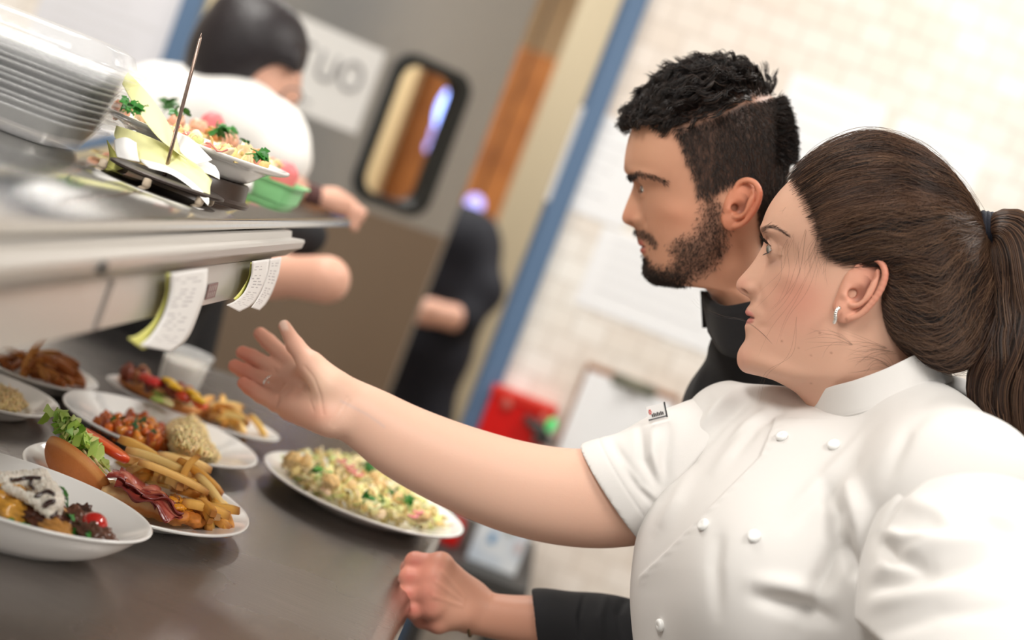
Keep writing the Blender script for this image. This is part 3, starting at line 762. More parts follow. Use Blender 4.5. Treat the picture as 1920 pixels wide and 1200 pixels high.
# ---- hair: guides from hairline to hair tie (px,py,t)
G = [
 [(1488, 331, .0), (1530, 292, 0), (1585, 266, 0), (1650, 259, 0), (1715, 280, 0), (1768, 318, 0), (1808, 364, 0), (1842, 412, .0)],
 [(1492, 338, .022), (1535, 305, .034), (1590, 283, .042), (1652, 276, .044), (1715, 295, .042), (1768, 330, .034), (1810, 372, .02), (1842, 415, .006)],
 [(1502, 352, .038), (1550, 322, .052), (1600, 306, .060), (1660, 302, .063), (1720, 320, .060), (1772, 348, .047), (1813, 384, .027), (1843, 420, .010)],
 [(1517, 376, .050), (1565, 352, .063), (1615, 340, .071), (1672, 336, .074), (1728, 348, .069), (1778, 370, .053), (1816, 397, .031), (1844, 424, .012)],
 [(1530, 410, .060), (1578, 392, .070), (1628, 380, .078), (1682, 376, .081), (1736, 382, .074), (1783, 396, .057), (1818, 412, .033), (1845, 428, .013)],
 [(1543, 448, .066), (1590, 436, .075), (1640, 424, .082), (1692, 416, .084), (1742, 414, .077), (1786, 418, .058), (1820, 424, .034), (1845, 431, .013)],
 [(1562, 484, .071), (1606, 476, .078), (1652, 466, .084), (1700, 456, .086), (1748, 446, .078), (1790, 440, .059), (1822, 436, .034), (1846, 434, .013)],
 [(1655, 492, .072), (1675, 500, .080), (1706, 500, .085), (1740, 490, .084), (1772, 474, .074), (1802, 458, .056), (1828, 446, .032), (1847, 437, .012)],
 [(1656, 520, .070), (1680, 540, .080), (1712, 547, .085), (1748, 538, .083), (1780, 516, .073), (1810, 488, .055), (1834, 460, .030), (1848, 440, .011)],
 [(1652, 566, .065), (1682, 592, .077), (1720, 602, .083), (1760, 594, .080), (1796, 566, .068), (1826, 524, .048), (1844, 478, .024), (1850, 443, .009)],
 [(1662, 612, .058), (1694, 636, .070), (1734, 646, .076), (1778, 636, .072), (1818, 600, .056), (1844, 548, .036), (1854, 492, .018), (1852, 447, .006)],
 [(1682, 640, .040), (1716, 664, .052), (1756, 675, .056), (1800, 665, .050), (1838, 628, .034), (1856, 570, .020), (1860, 505, .010), (1854, 450, .003)],
 [(1700, 655, .012), (1740, 680, .015), (1780, 688, .015), (1822, 674, .010), (1852, 634, 0), (1866, 578, 0), (1866, 510, 0), (1856, 452, .0)]]
G = np.array(G, float)
gx_ = np.arange(1340, 1900, 4.0); gy_ = np.arange(240, 860, 4.0)
_u, _v, _t = head_loft(hp, WR)[:3]
TG = np.zeros((len(gx_), len(gy_))); _i = np.clip(((_u-1340)/4).astype(int), 0, len(gx_)-1); _j = np.clip(((_v-240)/4).astype(int), 0, len(gy_)-1)
np.maximum.at(TG, (_i, _j), _t)
for _ in range(3):
    Z = np.maximum.reduce([TG, np.roll(TG, 1, 0), np.roll(TG, -1, 0), np.roll(TG, 1, 1), np.roll(TG, -1, 1)]); TG = np.where(TG <= 0, Z*(TG <= 0)*.0+TG, (TG+Z)/2)
for gi in range(1, len(G)-1):
    for kk in range(G.shape[1]-1):
        i_ = int((G[gi, kk, 0]-1340)/4); j_ = int((G[gi, kk, 1]-240)/4)
        G[gi, kk, 2] = max(G[gi, kk, 2], min(TG[i_, j_], .078)+(.001 if kk == 0 else .003))
def guide_surf(G, nphi, ns):
    A = np.stack([catmull(G[:, j], nphi) for j in range(G.shape[1])], 1)      # across guides
    return np.stack([catmull(A[i], ns) for i in range(nphi)], 0)
def sample_guides(G, phi, ns):
    n = len(G); x = np.clip(phi, 0, 1)*(n-1); i = np.clip(x.astype(int), 0, n-2); t = (x-i)[:, None, None]
    Ge = np.concatenate([[2*G[0]-G[1]], G, [2*G[-1]-G[-2]]])
    a, b, c, d = Ge[i], Ge[i+1], Ge[i+2], Ge[i+3]
    R = .5*((2*b)+(-a+c)*t+(2*a-5*b+4*c-d)*t*t+(-a+3*b-3*c+d)*t**3)
    return np.stack([catmull(R[k], ns) for k in range(len(R))], 0)
S_ = guide_surf(G, 90, 60)
S_[:50, :, :] = np.stack([catmull(S_[i, 10:], 60) for i in range(50)]); near = S_.copy(); far = S_[::-1].copy(); far[..., 2] *= -1
inset = lambda A, m: A
full = np.concatenate([near, far]); cpx = np.array([1690, 470.])
HV = hp.P(full[..., 0], full[..., 1], full[..., 2]*.97-np.sign(full[..., 2])*.001)
# pull the shell slightly towards the head centre so fibres lie over it
cen = hp.P(1690, 470, 0); HV = cen+(HV-cen)*.978
HC = np.ones((180*60, 3))*np.array(srgb(52, 37, 30))
hair = mesh('hair', HV.reshape(-1, 3), grid_np(180, 60, False), m_hair, woman, col=HC)
HB = [srgb(46, 33, 27), srgb(66, 47, 38), srgb(90, 65, 50), srgb(112, 84, 64), srgb(34, 25, 22)]
def hair_cols(n, w=(.3, .32, .2, .08, .1), pal=HB):
    k = RNG.choice(len(pal), n, p=w); c = np.array(pal)[k]; return c*(1+.15*RNG.standard_normal((n, 1))).clip(.6, 1.5)
def comb(G, n, ns, spread, wav, off=(.0, .0045), phis=None, rootj=.03, front=.20):
    # locks: each gathers many fibres
    nl = max(1, n//34); lp = RNG.random(nl) if phis is None else phis[0]+(phis[1]-phis[0])*RNG.random(nl)
    li = RNG.integers(0, nl, n); phi = np.clip(lp[li]+spread*RNG.standard_normal(n), 0, 1)
    R = sample_guides(G, phi, ns)
    s = np.linspace(0, 1, ns)[None, :]
    lo_ = RNG.random(nl)[li][:, None]; pa = (RNG.random(nl)*6.28)[li][:, None]+.5*RNG.standard_normal((n, 1)); fq = (1+1.6*RNG.random(nl))[li][:, None]
    env = np.sin(np.pi*np.clip(s*.95+.04, 0, 1))**.7
    dn = wav*env*np.sin(pa+fq*6.28*s)+.35*wav*env*np.sin(3*pa+2.7*fq*6.28*s)
    # displace across the flow, in pixels
    tx = np.gradient(R[..., 0], axis=1); ty = np.gradient(R[..., 1], axis=1); l = np.hypot(tx, ty)+1e-6
    R[..., 0] += -ty/l*dn; R[..., 1] += tx/l*dn
    o = (off[0]+(off[1]-off[0])*(.8*lo_+.2*RNG.random((n, 1))))*env
    st = RNG.random((n, 1))*rootj
    if front > 0:
        s0 = front*RNG.random((n, 1))**1.2*(phi[:, None] < .56); q = s0*(ns-1)+np.arange(ns)[None, :]*(1-s0); i0 = np.clip(q.astype(int), 0, ns-2); f = (q-i0)[..., None]
        R = np.take_along_axis(R, i0[..., None], 1)*(1-f)+np.take_along_axis(R, i0[..., None]+1, 1)*f
    comb.li = li; comb.lp = lp
    return R, o
def lay(R, o, sgn=1, pl=hp, cen=cen):
    P = pl.P(R[..., 0], R[..., 1], R[..., 2]*sgn); v = P-cen; v /= np.linalg.norm(v, axis=2)[..., None]+1e-9
    return P+v*(o[..., None])
def lockcols(n, li, lp):
    nl = len(lp); k = RNG.choice(5, nl, p=(.26, .26, .2, .14, .14)); c = np.array(HB)[k]*(1.0+.35*(1-lp)[:, None]**2); c[lp > .55] *= .78  # upper locks lightened: highlights and sheen put into fibre colour; lower locks darker
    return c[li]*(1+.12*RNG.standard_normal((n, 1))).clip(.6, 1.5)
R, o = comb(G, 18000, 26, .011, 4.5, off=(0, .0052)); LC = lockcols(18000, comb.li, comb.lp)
R2, o2 = comb(G, 2600, 22, .02, 2.5)
R3, o3 = comb(G, 520, 26, .06, 10, off=(.003, .010))
pp = np.concatenate([lay(R, o), lay(R3, o3)])
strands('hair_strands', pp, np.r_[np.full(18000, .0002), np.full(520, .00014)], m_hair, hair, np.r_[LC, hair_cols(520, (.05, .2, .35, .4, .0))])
strands('hair_strands', lay(R2, o2, -1), .0006, m_hair, hair, hair_cols(2600))
# fine broken hairs along the hairline and loose wisps over the face
wis = []
def wisp(pts, n, jit, base_t):
    A = arclen_resample(np.array(pts, float), 18)
    for _ in range(n):
        B = A.copy(); a = RNG.standard_normal(2)*jit; ph = RNG.random()*6.28; s = np.linspace(0, 1, 18)
        B[:, 0] += a[0]*s+1.6*jit*.4*np.sin(ph+5*s)*s; B[:, 1] += a[1]*s+1.6*jit*.4*np.cos(ph+4*s)*s
        wis.append(hp.P(B[:, 0], B[:, 1], B[:, 2]))
for pts, n, j in [
 ([(1520, 420, .064), (1512, 450, .068), (1498, 500, .072), (1470, 560, .070), (1440, 600, .055)], 3, 12),
 ([(1545, 455, .070), (1530, 500, .076), (1508, 560, .078), (1480, 600, .070), (1455, 640, .062)], 3, 14),
 ([(1530, 410, .064), (1505, 430, .060), (1480, 470, .056), (1478, 520, .064), (1440, 580, .055)], 3, 10),
 ([(1500, 350, .045), (1495, 400, .052), (1500, 450, .060), (1495, 500, .068)], 7, 12),
 ([(1600, 640, .074), (1570, 625, .076), (1530, 628, .074)], 8, 14), ([(1690, 655, .05), (1640, 648, .068), (1590, 650, .074)], 14, 16),
 ([(1680, 690, .05), (1640, 672, .066), (1600, 680, .072)], 12, 14),
 ([(1455, 640, .058), (1432, 620, .04), (1400, 600, .03), (1360, 594, .02), (1320, 575, .015), (1305, 560, .01)], 3, 5),
 ([(1500, 590, .07), (1490, 660, .066), (1445, 700, .05), (1430, 750, .05)], 2, 10),
 ([(1510, 372, .05), (1495, 390, .052), (1478, 430, .05)], 8, 10), ([(1540, 440, .068), (1528, 470, .072), (1520, 500, .075)], 12, 10),
 ([(1560, 470, .072), (1548, 500, .077), (1540, 520, .078)], 8, 8)]:
    wisp(pts, n, j, 0)
k_ = len(wis); strands('wisps', np.array(wis), .00008, m_hair, hair, hair_cols(k_, (.2, .2, .4, .1, .1)))
# baby hairs: short fibres rooted along the hairline, thin scalp cover
nb = 2600; ph = RNG.random(nb)*.62; Rb = sample_guides(G, ph, 40)
st = (RNG.random(nb)*5).astype(int); seg = np.stack([Rb[i, s:s+16] for i, s in enumerate(st)]); 
seg[..., 0] += RNG.standard_normal((nb, 1))*5-9; seg[..., 1] += RNG.standard_normal((nb, 1))*5+3
pb = hp.P(seg[..., 0], seg[..., 1], seg[..., 2]); vb = pb-cen; vb /= np.linalg.norm(vb, axis=2)[..., None]
strands('baby_hair', pb-vb*.0015, .00022, m_hair, hair, hair_cols(nb))
# flyaways over the crown
fl = []
for _ in range(150):
    a = sample_guides(G, np.array([RNG.random()*.25]), 30)[0]; s0 = RNG.integers(0, 18); a = a[s0:s0+12]
    p = hp.P(a[:, 0], a[:, 1], a[:, 2]); v = p-cen; v /= np.linalg.norm(v, axis=1)[:, None]; s = np.linspace(0, 1, 12)[:, None]
    fl.append(p+v*(.002+.010*RNG.random()*np.sin(s*3.1*(.5+RNG.random()))))
strands('flyaways', np.array(fl), .00013, m_hair, hair, hair_cols(150, (.1, .2, .4, .2, .1)))
# brow and lashes
br = []
for _ in range(110):
    t = RNG.random(); c = catmull([(1430, 431), (1443, 425), (1460, 430), (1477, 442)], 50)[int(t*49)]
    L_ = 9; a0 = -.2+.9*t+.2*RNG.standard_normal(); y0 = c[1]+(1-t)*3.5*RNG.standard_normal()*.8
    q = np.array([[c[0]+L_*s*math.cos(a0), y0+L_*s*math.sin(a0)-2*s] for s in np.linspace(0, 1, 6)])
    br.append(q)
def on_head(px, py, P=P, SU=SU, SV=SV, T=T):
    """point of the sculpted skin seen at a pixel, visible side"""
    out = []
    for x, y in zip(px, py):
        d = (SU-x)**2+(SV-y)**2+(T < 0)*1e6; i = np.argmin(d); out.append(P[i])
    return np.array(out)
b3 = []
for q in br:
    p = on_head(q[[0, 3, 5], 0], q[[0, 3, 5], 1]); b3.append(catmull(p+hp.n*.0006, 6)+np.outer(np.linspace(0, 1, 6), cu*0))
strands('eyebrow', np.array(b3), .00013, m_hair, hair, hair_cols(len(b3), (.5, .4, .1, 0, 0)))
E = hp.P(ex, ey, .031); f_ = nrm(hp.P(ex-50, ey, 0)-hp.P(ex, ey, 0)); u_ = np.cross(f_, hp.n); u_ = u_ if u_@cu > 0 else -u_
la = []
for i in range(46):
    az = -.75+1.75*i/45; k2 = max(0, 1-((az-.1)/1.0)**2)**.5
    for el, ln, cu_ in ((.42*k2, .0075, .9), (-.30*k2, .0035, -.5)):
        dr = f_*math.cos(az)*math.cos(el)+hp.n*math.sin(az)*math.cos(el)+u_*math.sin(el)
        s = np.linspace(0, 1, 6)[:, None]; la.append(E+dr*(EL*1.12+ln*s)+u_*(cu_*ln*.6*s*s)+hp.n*.001*RNG.standard_normal()*s)
strands('eyelashes', np.array(la), .00022, m_hair, hair, np.tile(srgb(34, 24, 20), (len(la), 1)))
# hair tie
m_navy = mat('navy_elastic', srgb(24, 26, 38), .8, bump=(900, .4, .001))
ax = nrm(hp.P(1862, 438, 0)-hp.P(1840, 434, 0)); tv = []
c = hp.P(1852, 434, 0); y_ = nrm(hp.P(1852, 400, 0)-c); 
b = MB()
for o_ in (-.004, .0, .004, .007):
    b.tube([c+ax*o_+(y_*math.cos(a)*.0165+hp.n*math.sin(a)*.0150) for a in np.linspace(0, 2*math.pi, 33)], .0031, 8, cap=False, upv=ax)
b.build('hair_tie', m_navy, hair)
# ponytail
PG = []
axis = arclen_resample(np.array([(1852, 434, .0, .010), (1872, 428, .004, .018), (1898, 445, .010, .028), (1916, 500, .016, .034), (1920, 580, .022, .035), (1908, 660, .028, .040), (1896, 720, .030, .042), (1912, 780, .028, .036), (1945, 840, .024, .026), (1965, 890, .02, .010)]), 46)
AP = hp.P(axis[:, 0], axis[:, 1], axis[:, 2]); Tn, Nn, Bn = frames(AP, hp.n)
n = 9500; a = RNG.random(n)*6.28; nl = 90; la_ = RNG.random(nl)*6.28; li = RNG.integers(0, nl, n); a = la_[li]+.11*RNG.standard_normal(n); rr = np.sqrt(RNG.random(n))*.32+.68
lr = .80+.2*RNG.random(nl)[li]; ph = (RNG.random(nl)*6.28)[li]; fq = (1.0+1.2*RNG.random(nl))[li]
s = np.linspace(0, 1, 46)[None, :]; ang = a[:, None]+.35*s*np.sin(ph)[:, None]+.22*np.sin(ph[:, None]+fq[:, None]*6.28*s)*s**.5
rad = axis[:, 3][None, :]*(rr*lr)[:, None]*(1+.16*np.sin(ph[:, None]*2+fq[:, None]*8*s)*s)
pt = AP[None]+Nn[None]*(np.cos(ang)*rad)[..., None]+Bn[None]*(np.sin(ang)*rad)[..., None]
strands('ponytail', pt, .0003, m_hair, hair, hair_cols(n, (.22, .3, .28, .14, .06)))
V_, F_ = tube_geo(AP, axis[:, 3]*.74, 24, True, upv=hp.n)
mesh('ponytail_core', V_, F_, m_hair, hair, col=np.ones((len(V_), 3))*np.array(srgb(48, 34, 28)))
# earring
m_silver = mat('silver', (.8, .79, .77), .18, metal=1)
b = MB(); cx_, cy_ = hp.seen(1570, 590, .078)
pth = [hp.P(cx_+dx, cy_+dy, .0835+tz) for dx, dy, tz in ((4, -12, 0), (-1, -8, .002), (-3, 0, .003), (-3, 7, .002), (-5, 13, 0))]
pth = catmull(pth, 20)
for i, q in enumerate(pth): b.ell(q, np.array([.0016, .0016, .0016])*(1+.25*(i % 2)), 6)
b.build('earring', m_silver, woman)
# ============================================================ the woman's body, arm and open hand (signed distances), joined with the head
def pr2m(r, D): return r*D/F
def dirv(a, b): return nrm(np.array(b)-np.array(a))
arm = [(640, 760, 1.468, 51), (695, 789, 1.465, 57), (763, 832, 1.462, 68), (870, 880, 1.458, 77), (980, 917, 1.455, 84), (1090, 934, 1.455, 88), (1190, 925, 1.455, 92), (1300, 885, 1.45, 98)]
AW = [W(x, y, D) for x, y, D, r in arm]; AR = [pr2m(r, D) for x, y, D, r in arm]
allp = np.array(AW+[W(425, 680, 1.64), W(530, 590, 1.52), W(440, 730, 1.6)])
S = SDF(allp.min(0)-.055, allp.max(0)+np.array([.02, .06, .05]), .0017)
AC = catmull(np.c_[np.array(AW), AR], 34)
for i in range(33): S.cone(AC[i, :3], AC[i+1, :3], AC[i, 3], AC[i+1, 3], .006, sq=(fw, float(np.interp(i, [0, 5, 12], [.74, .82, .88]))))
# palm: normal roughly to the camera and a little up
wr = W(640, 762, 1.468)
mcp = {'index': W(561, 693, 1.535), 'middle': W(546, 710, 1.535), 'ring': W(531, 731, 1.525), 'pinky': W(521, 755, 1.508)}
pn = nrm(np.cross(mcp['index']-wr, mcp['pinky']-wr)); pn = pn if pn@fw < 0 else -pn
for k_, r1 in (('index', .0125), ('middle', .0125), ('ring', .0120), ('pinky', .0110)):
    st = wr+(mcp[k_]-mcp['middle'])*.45
    S.cone(st, mcp[k_], .0195, r1, .012, sq=(pn, .8))
S.cone(W(632, 735, 1.462), W(592, 694, 1.478), .0175, .0135, .012)      # thenar
S.cone(W(615, 782, 1.458), W(548, 766, 1.492), .0165, .0120, .012)      # hypothenar
fing = {
 'index': [mcp['index'], W(528, 664, 1.562), W(503, 640, 1.580), W(488, 626, 1.588)],
 'middle': [mcp['middle'], W(503, 686, 1.563), W(472, 669, 1.583), W(455, 661, 1.590)],
 'ring': [mcp['ring'], W(490, 713, 1.548), W(458, 696, 1.566), W(440, 686, 1.573)],
 'pinky': [mcp['pinky'], W(489, 741, 1.522), W(468, 727, 1.535), W(456, 718, 1.540)]}
rad = {'index': (.0108, .0096, .0090, .0078), 'middle': (.0108, .0096, .0090, .0078), 'ring': (.0104, .0094, .0088, .0076), 'pinky': (.0100, .0088, .0080, .0068)}
for k_ in fing:
    f = fing[k_]; r = rad[k_]
    S.cone(f[0], f[1], r[0], r[1], .0035); S.cone(f[1], f[2], r[1]*.98, r[2], .002); S.cone(f[2], f[3], r[2]*.98, r[3], .002)
    
tb = [W(618, 722, 1.462), W(583, 684, 1.470), W(553, 647, 1.482), W(533, 611, 1.492)]
S.cone(tb[0], tb[1], .0165, .0120, .010); S.cone(tb[1], tb[2], .0112, .0094, .005); S.cone(tb[2], tb[3], .0092, .0066, .003)
S.cone(tb[1], mcp['index']*.55+mcp['middle']*.45, .008, .008, .012)     # web
# creases of the palm
for pth in ([W(583, 690, 1.46), W(590, 725, 1.44), W(612, 765, 1.43)], ):
    c = catmull(pth, 8)
AVv, AQ = S.mesh(); AVv = relax(AVv, AQ, 2, .5)
ax_, ay_, aD = PR(AVv.T.T) if False else (None, None, None)
def prj(V):
    d = V-C0; D = d@fw; return 960+F*(d@cr)/D, 600-F*(d@cu)/D, D
ax_, ay_, aD = prj(AVv); AN = vnorm(AVv, AQ); AN = AN if ((AVv-AVv.mean(0))*AN).sum() > 0 else -AN
face = sstep(-.1, .4, -(AN@fw))
for pth, wdt, amp in (([(572, 688), (588, 708), (600, 740), (606, 776)], 3.0, .0008), ([(533, 716), (556, 722), (578, 742), (588, 770)], 2.2, .0007), ([(536, 742), (558, 740), (574, 722)], 2.0, .0006),
                      ([(513, 690), (518, 698)], 2, .001), ([(620, 795), (636, 770), (650, 745)], 2.4, .0006), ([(628, 800), (645, 778), (656, 752)], 2.2, .0005), ([(522, 742), (518, 762)], 2.2, .0014), ([(535, 718), (526, 732)], 2.2, .0012)):
    d, t = seg_dist(ax_, ay_, pth); AVv -= AN*(amp*np.exp(-(d/wdt)**2)*face)[:, None]
acol = np.ones((len(AVv), 3))*np.array(srgb(224, 182, 160))
def mixa(c, m, rgb):
    m = np.clip(m, 0, 1)[:, None]; c[:] = c*(1-m)+np.array(srgb(*rgb))*m
red = sstep(640, 470, ax_)
mixa(acol, .45*red, (222, 140, 118)); mixa(acol, .4*blob(ax_, ay_, 600, 775, 30, 18), (224, 150, 128)); mixa(acol, .5*sstep(500, 450, ax_), (222, 120, 98))
mixa(acol, .4*blob(ax_, ay_, 598, 720, 30, 30), (238, 208, 182)); mixa(acol, .3*sstep(950, 1150, ax_)*1.0, (224, 176, 152))
d, t = seg_dist(ax_, ay_, [(640, 752), (690, 778), (720, 800)]); mixa(acol, .22*np.exp(-(d/3)**2), (176, 170, 180))
d, t = seg_dist(ax_, ay_, [(528, 600), (536, 622)]); mixa(acol, .7*sstep(9, 5, d)*sstep(1.0, .6, (ay_-598)/26), (240, 214, 200))
WJ.add(AVv, AQ, acol)
# torso under the jacket, carrying head and arms
TS = SDF(W(1200, 700, 1.5)-np.array([.1, .3, .75]), W(1900, 900, 1.2)+np.array([.25, .3, .35]), .006)
sh_f, sh_n, nk = W(1330, 870, 1.46), W(1790, 990, 1.20), W(1625, 900, 1.385)
pel = nk+np.array([.08, .0, -.62])
TS.cone(nk, nk+np.array([.03, 0, -.2]), .045, .08, .02); TS.cone(sh_f, nk, .038, .04, .01); TS.cone(sh_n, nk, .040, .04, .01)
TS.cone(nk+np.array([.03, 0, -.2]), pel, .08, .11, .03); TS.cone(W(1640, 700, 1.375), nk, .040, .040, .01)
TS.cone(AW[-1], sh_f, .042, .042, .03)
elb = W(1830, 1330, 1.10); TS.cone(sh_n, elb, .043, .036, .03)
V_, Q_ = TS.mesh(); WJ.add(relax(V_, Q_, 2), Q_, np.array(srgb(226, 184, 160)))
body = WJ.build('body', m_skin, woman)
# legs and dark trousers down to the floor, mostly hidden behind the counter's edge
m_blacktr = mat('black_trousers', (.012, .012, .014), .8)
TS = SDF(pel-np.array([.25, .25, .95]), pel+np.array([.25, .25, .2]), .012)
for sy in (-.09, .09):
    hipp = pel+np.array([0, sy, -.02]); kn = np.array([pel[0]+.02, pel[1]+sy*1.1, .5]); an = np.array([pel[0]+.05, pel[1]+sy*1.1, .10])
    TS.cone(hipp, kn, .10, .068, .05); TS.cone(kn, an, .066, .055, .02)
TS.cone(pel+np.array([0, -.05, .06]), pel+np.array([0, .05, .06]), .13, .13, .05)
V_, Q_ = TS.mesh(); mesh('trousers', relax(V_, Q_, 2), Q_, m_blacktr, woman)
m_shoe = mat('black_shoe_leather', (.01, .01, .01), .35)
for sy in (-.1, .1):
    b = MB(); o_ = np.array([pel[0]+.05, pel[1]+sy, 0])
    b.tube([o_+np.array([.05, 0, .05]), o_+np.array([0, 0, .055]), o_+np.array([-.08, 0, .045]), o_+np.array([-.15, 0, .035]), o_+np.array([-.19, 0, .03])], [.036, .046, .043, .036, .016], 14); b.build('shoe', m_shoe, woman)
woman.location.z = 0
# ring on the ring finger
b = MB(); rc = fing['ring'][0]*.42+fing['ring'][1]*.58; t_ = dirv(fing['ring'][0], fing['ring'][1])
e1 = nrm(np.cross(t_, fw)); e2 = np.cross(t_, e1)
b.tube([rc+(e1*math.cos(a)+e2*math.sin(a))*.0094 for a in np.linspace(0, 2*math.pi, 33)], .0011, 8, cap=False, upv=t_)
b.ell(rc-fw*.0103-e1*.002, [.002, .002, .002], 5); b.ell(rc-fw*.0103+e1*.002, [.0016]*3, 5)
b.build('ring', m_silver, woman)
# ============================================================ the woman's chef jacket
m_coat = mat('white_cotton_twill', srgb(220, 217, 214), .75, sheen=.15, bump=(900, .12, .0005))
def fold(V, N, px, py, D, pth, w, amp, lim=None, face=None):
    d, t = seg_dist(px, py, pth); e = np.sin(np.pi*np.clip(t*.92+.04, 0, 1))**.7
    m = np.exp(-(d/w)**2)*e*(face if face is not None else 1)
    return V+N*(amp*m)[:, None]
def fold_all(V, Q, folds, noise=0):
    N = vnorm(V, Q); N = N if ((V-V.mean(0))*N).sum() > 0 else -N
    px, py, D = prj(V); face = sstep(-.05, .35, -(N@fw))
    for f in folds: V = fold(V, N, px, py, D, f[0], f[1], f[2], face=face)
    if noise:
        q = V*np.array([9, 9, 6]); n = np.sin(q[:, 0]*2.1+np.sin(q[:, 2]*1.7)*1.3)*np.sin(q[:, 1]*1.9+q[:, 2]*1.3)+.5*np.sin(q[:, 0]*4.3+q[:, 2]*3.1+1)*np.cos(q[:, 1]*4.7)
        V = V+N*(noise*n)[:, None]
    return V, N
def pm(r, D): return r*D/F
# torso
lo = np.array([-.02+W(1180, 1000, 1.4)[0], .98, .80]); hi = np.array([W(1900, 900, 1.2)[0]+.10, 1.60, 1.40])
S = SDF(lo, hi, .0026)
shf = W(1372, 812, 1.455); nkf = W(1452, 812, 1.43); nkb = W(1600, 893, 1.375); nkn = W(1722, 850, 1.315); shn = W(1806, 925, 1.215)
S.cone(shf, nkf, pm(98, 1.455), pm(76, 1.41), .03); S.cone(nkf, nkb, pm(78, 1.41), .060, .03); S.cone(W(1560, 885, 1.345), W(1680, 850, 1.325), .050, .052, .02); S.cone(nkb, nkn, .060, .056, .03); S.cone(nkn, shn, .056, .068, .04); S.cone(W(1770, 800, 1.38), nkb, .05, .06, .03)
ch = W(1525, 1085, 1.375); S.ell(ch, [.140, .140, .145], k=.04)
S.ell(W(1650, 1030, 1.335), [.11, .115, .10], k=.04)
S.ell(W(1330, 1075, 1.40), [.070, .080, .085], k=.045); S.ell(W(1452, 1120, 1.275), [.078, .072, .085], k=.045)
S.cone(ch, ch+np.array([.05, 0, -.40]), .135, .150, .06)
S.cone(W(1360, 880, 1.44), W(1320, 1010, 1.42), .050, .055, .03); S.cone(W(1760, 950, 1.22), W(1640, 1120, 1.28), .07, .09, .04)
# neck hole so the cloth is open inside the collar
V, Q = S.mesh(); V = relax(V, Q, 3)
flap = [(1453, 785), (1448, 803), (1425, 859), (1323, 962), (1248, 1037), (1197, 1083)]
folds = [([(1600, 1000), (1560, 1060), (1535, 1110), (1500, 1180)], 20, -0.0081), ([(1545, 905), (1565, 960), (1560, 1020), (1530, 1100)], 16, -0.0095), ([(1590, 900), (1610, 960), (1615, 1040)], 20, 0.0095),
  ([(1575, 1010), (1600, 1060), (1612, 1085)], 13, -0.0135), ([(1420, 1120), (1500, 1140), (1560, 1165)], 16, -0.0121), ([(1410, 1090), (1480, 1100), (1560, 1120)], 18, 0.0068), ([(1640, 800), (1560, 880), (1480, 960)], 12, 0.0027),
  ([(1700, 770), (1600, 880), (1480, 990)], 12, -0.0027), ([(1330, 760), (1290, 860), (1240, 930)], 14, -0.0081), ([(1420, 730), (1350, 790), (1300, 850)], 13, -0.0068), ([(1380, 725), (1320, 790), (1280, 850)], 12, 0.0068),
  ([(1450, 760), (1400, 800), (1340, 880)], 12, 0.0054), ([(1470, 770), (1420, 800), (1380, 850)], 8, -0.0041), ([(1350, 1000), (1340, 1060), (1345, 1150)], 14, -0.0041), ([(1290, 880), (1265, 940), (1235, 990)], 14, 0.0054), ([(1760, 740), (1700, 800), (1660, 900)], 16, -0.0041)]
V, N = fold_all(V, Q, folds, .0012)
px_, py_, D_ = prj(V); d, t = seg_dist(px_, py_, flap); face = sstep(-.05, .3, -(N@fw))
# overlapping front panel: cloth to the right of the edge stands proud
xs = np.interp(py_, [p[1] for p in flap], [p[0] for p in flap]); side = px_-xs
prof = sstep(-2.5, 2.5, side)*np.exp(-np.clip(side, 0, None)/60.0)*((py_ > 785) & (side < 300))*sstep(1110, 1060, py_)
V += N*(.0024*prof*face)[:, None]
pk = np.exp(-((side-10)/5)**2)*np.sin((py_+px_*.3)*.45)*(py_ > 785)*sstep(1110, 1060, py_); V += N*(.0005*pk*face)[:, None]
jacket = mesh('chef_jacket', V, Q, m_coat, woman); JV, JN = V, N
JX, JY, JD = prj(V)
def surf_at(px, py, X=None, Y=None, Dd=None, V=None, N=None, r=5):
    X = JX if X is None else X; Y = JY if Y is None else Y; Dd = JD if Dd is None else Dd; V = JV if V is None else V; N = JN if N is None else N
    m = np.where((np.abs(X-px) < r) & (np.abs(Y-py) < r))[0]
    if len(m) == 0: m = np.array([np.argmin((X-px)**2+(Y-py)**2)])
    i = m[np.argmin(Dd[m])]; return V[i], N[i]
# far sleeve
aS = [W(1130, 926, 1.452), W(1200, 915, 1.452), W(1270, 880, 1.452), W(1352, 838, 1.455)]
lo = np.minimum.reduce(aS)-.09; hi = np.maximum.reduce(aS)+.09
S = SDF(lo, hi, .0019)
rs = [pm(100, 1.452), pm(104, 1.452), pm(108, 1.452), pm(100, 1.455)]
AC2 = catmull(np.c_[np.array(aS), rs], 14)
for i in range(13): S.cone(AC2[i, :3], AC2[i+1, :3], AC2[i, 3], AC2[i+1, 3], .006, sq=(fw, .92))
for i in range(22, 33): S.cone(AC[i, :3], AC[i+1, :3], AC[i, 3]+.0008, AC[i+1, 3]+.0008 if i < 28 else .02, .004, op='s', sq=(fw, .88)) if i < 29 else None
nc = nrm(cr*(-.83)-cu*.555+fw*.12); S.plane(W(1150, 928, 1.452), nc)
V, Q = S.mesh(); V = relax(V, Q, 2)
fs = [([(1110, 850), (1160, 880), (1215, 960)], 0, 0), ([(1150, 830), (1190, 900), (1230, 950)], 9, -0.0047), ([(1165, 860), (1200, 910), (1228, 935)], 7, 0.0041), ([(1200, 800), (1205, 860), (1235, 915)], 9, -0.0041), ([(1255, 790), (1245, 860), (1245, 920)], 12, -0.0041), ([(1225, 795), (1225, 850), (1240, 900)], 9, 0.0034)]
V, N = fold_all(V, Q, [f for f in fs if f[1]], .0005)
px_, py_, D_ = prj(V); dc = (V-W(1150, 928, 1.452))@nc
V -= N*(.0007*np.exp(-((dc+.020)/.0012)**2))[:, None]
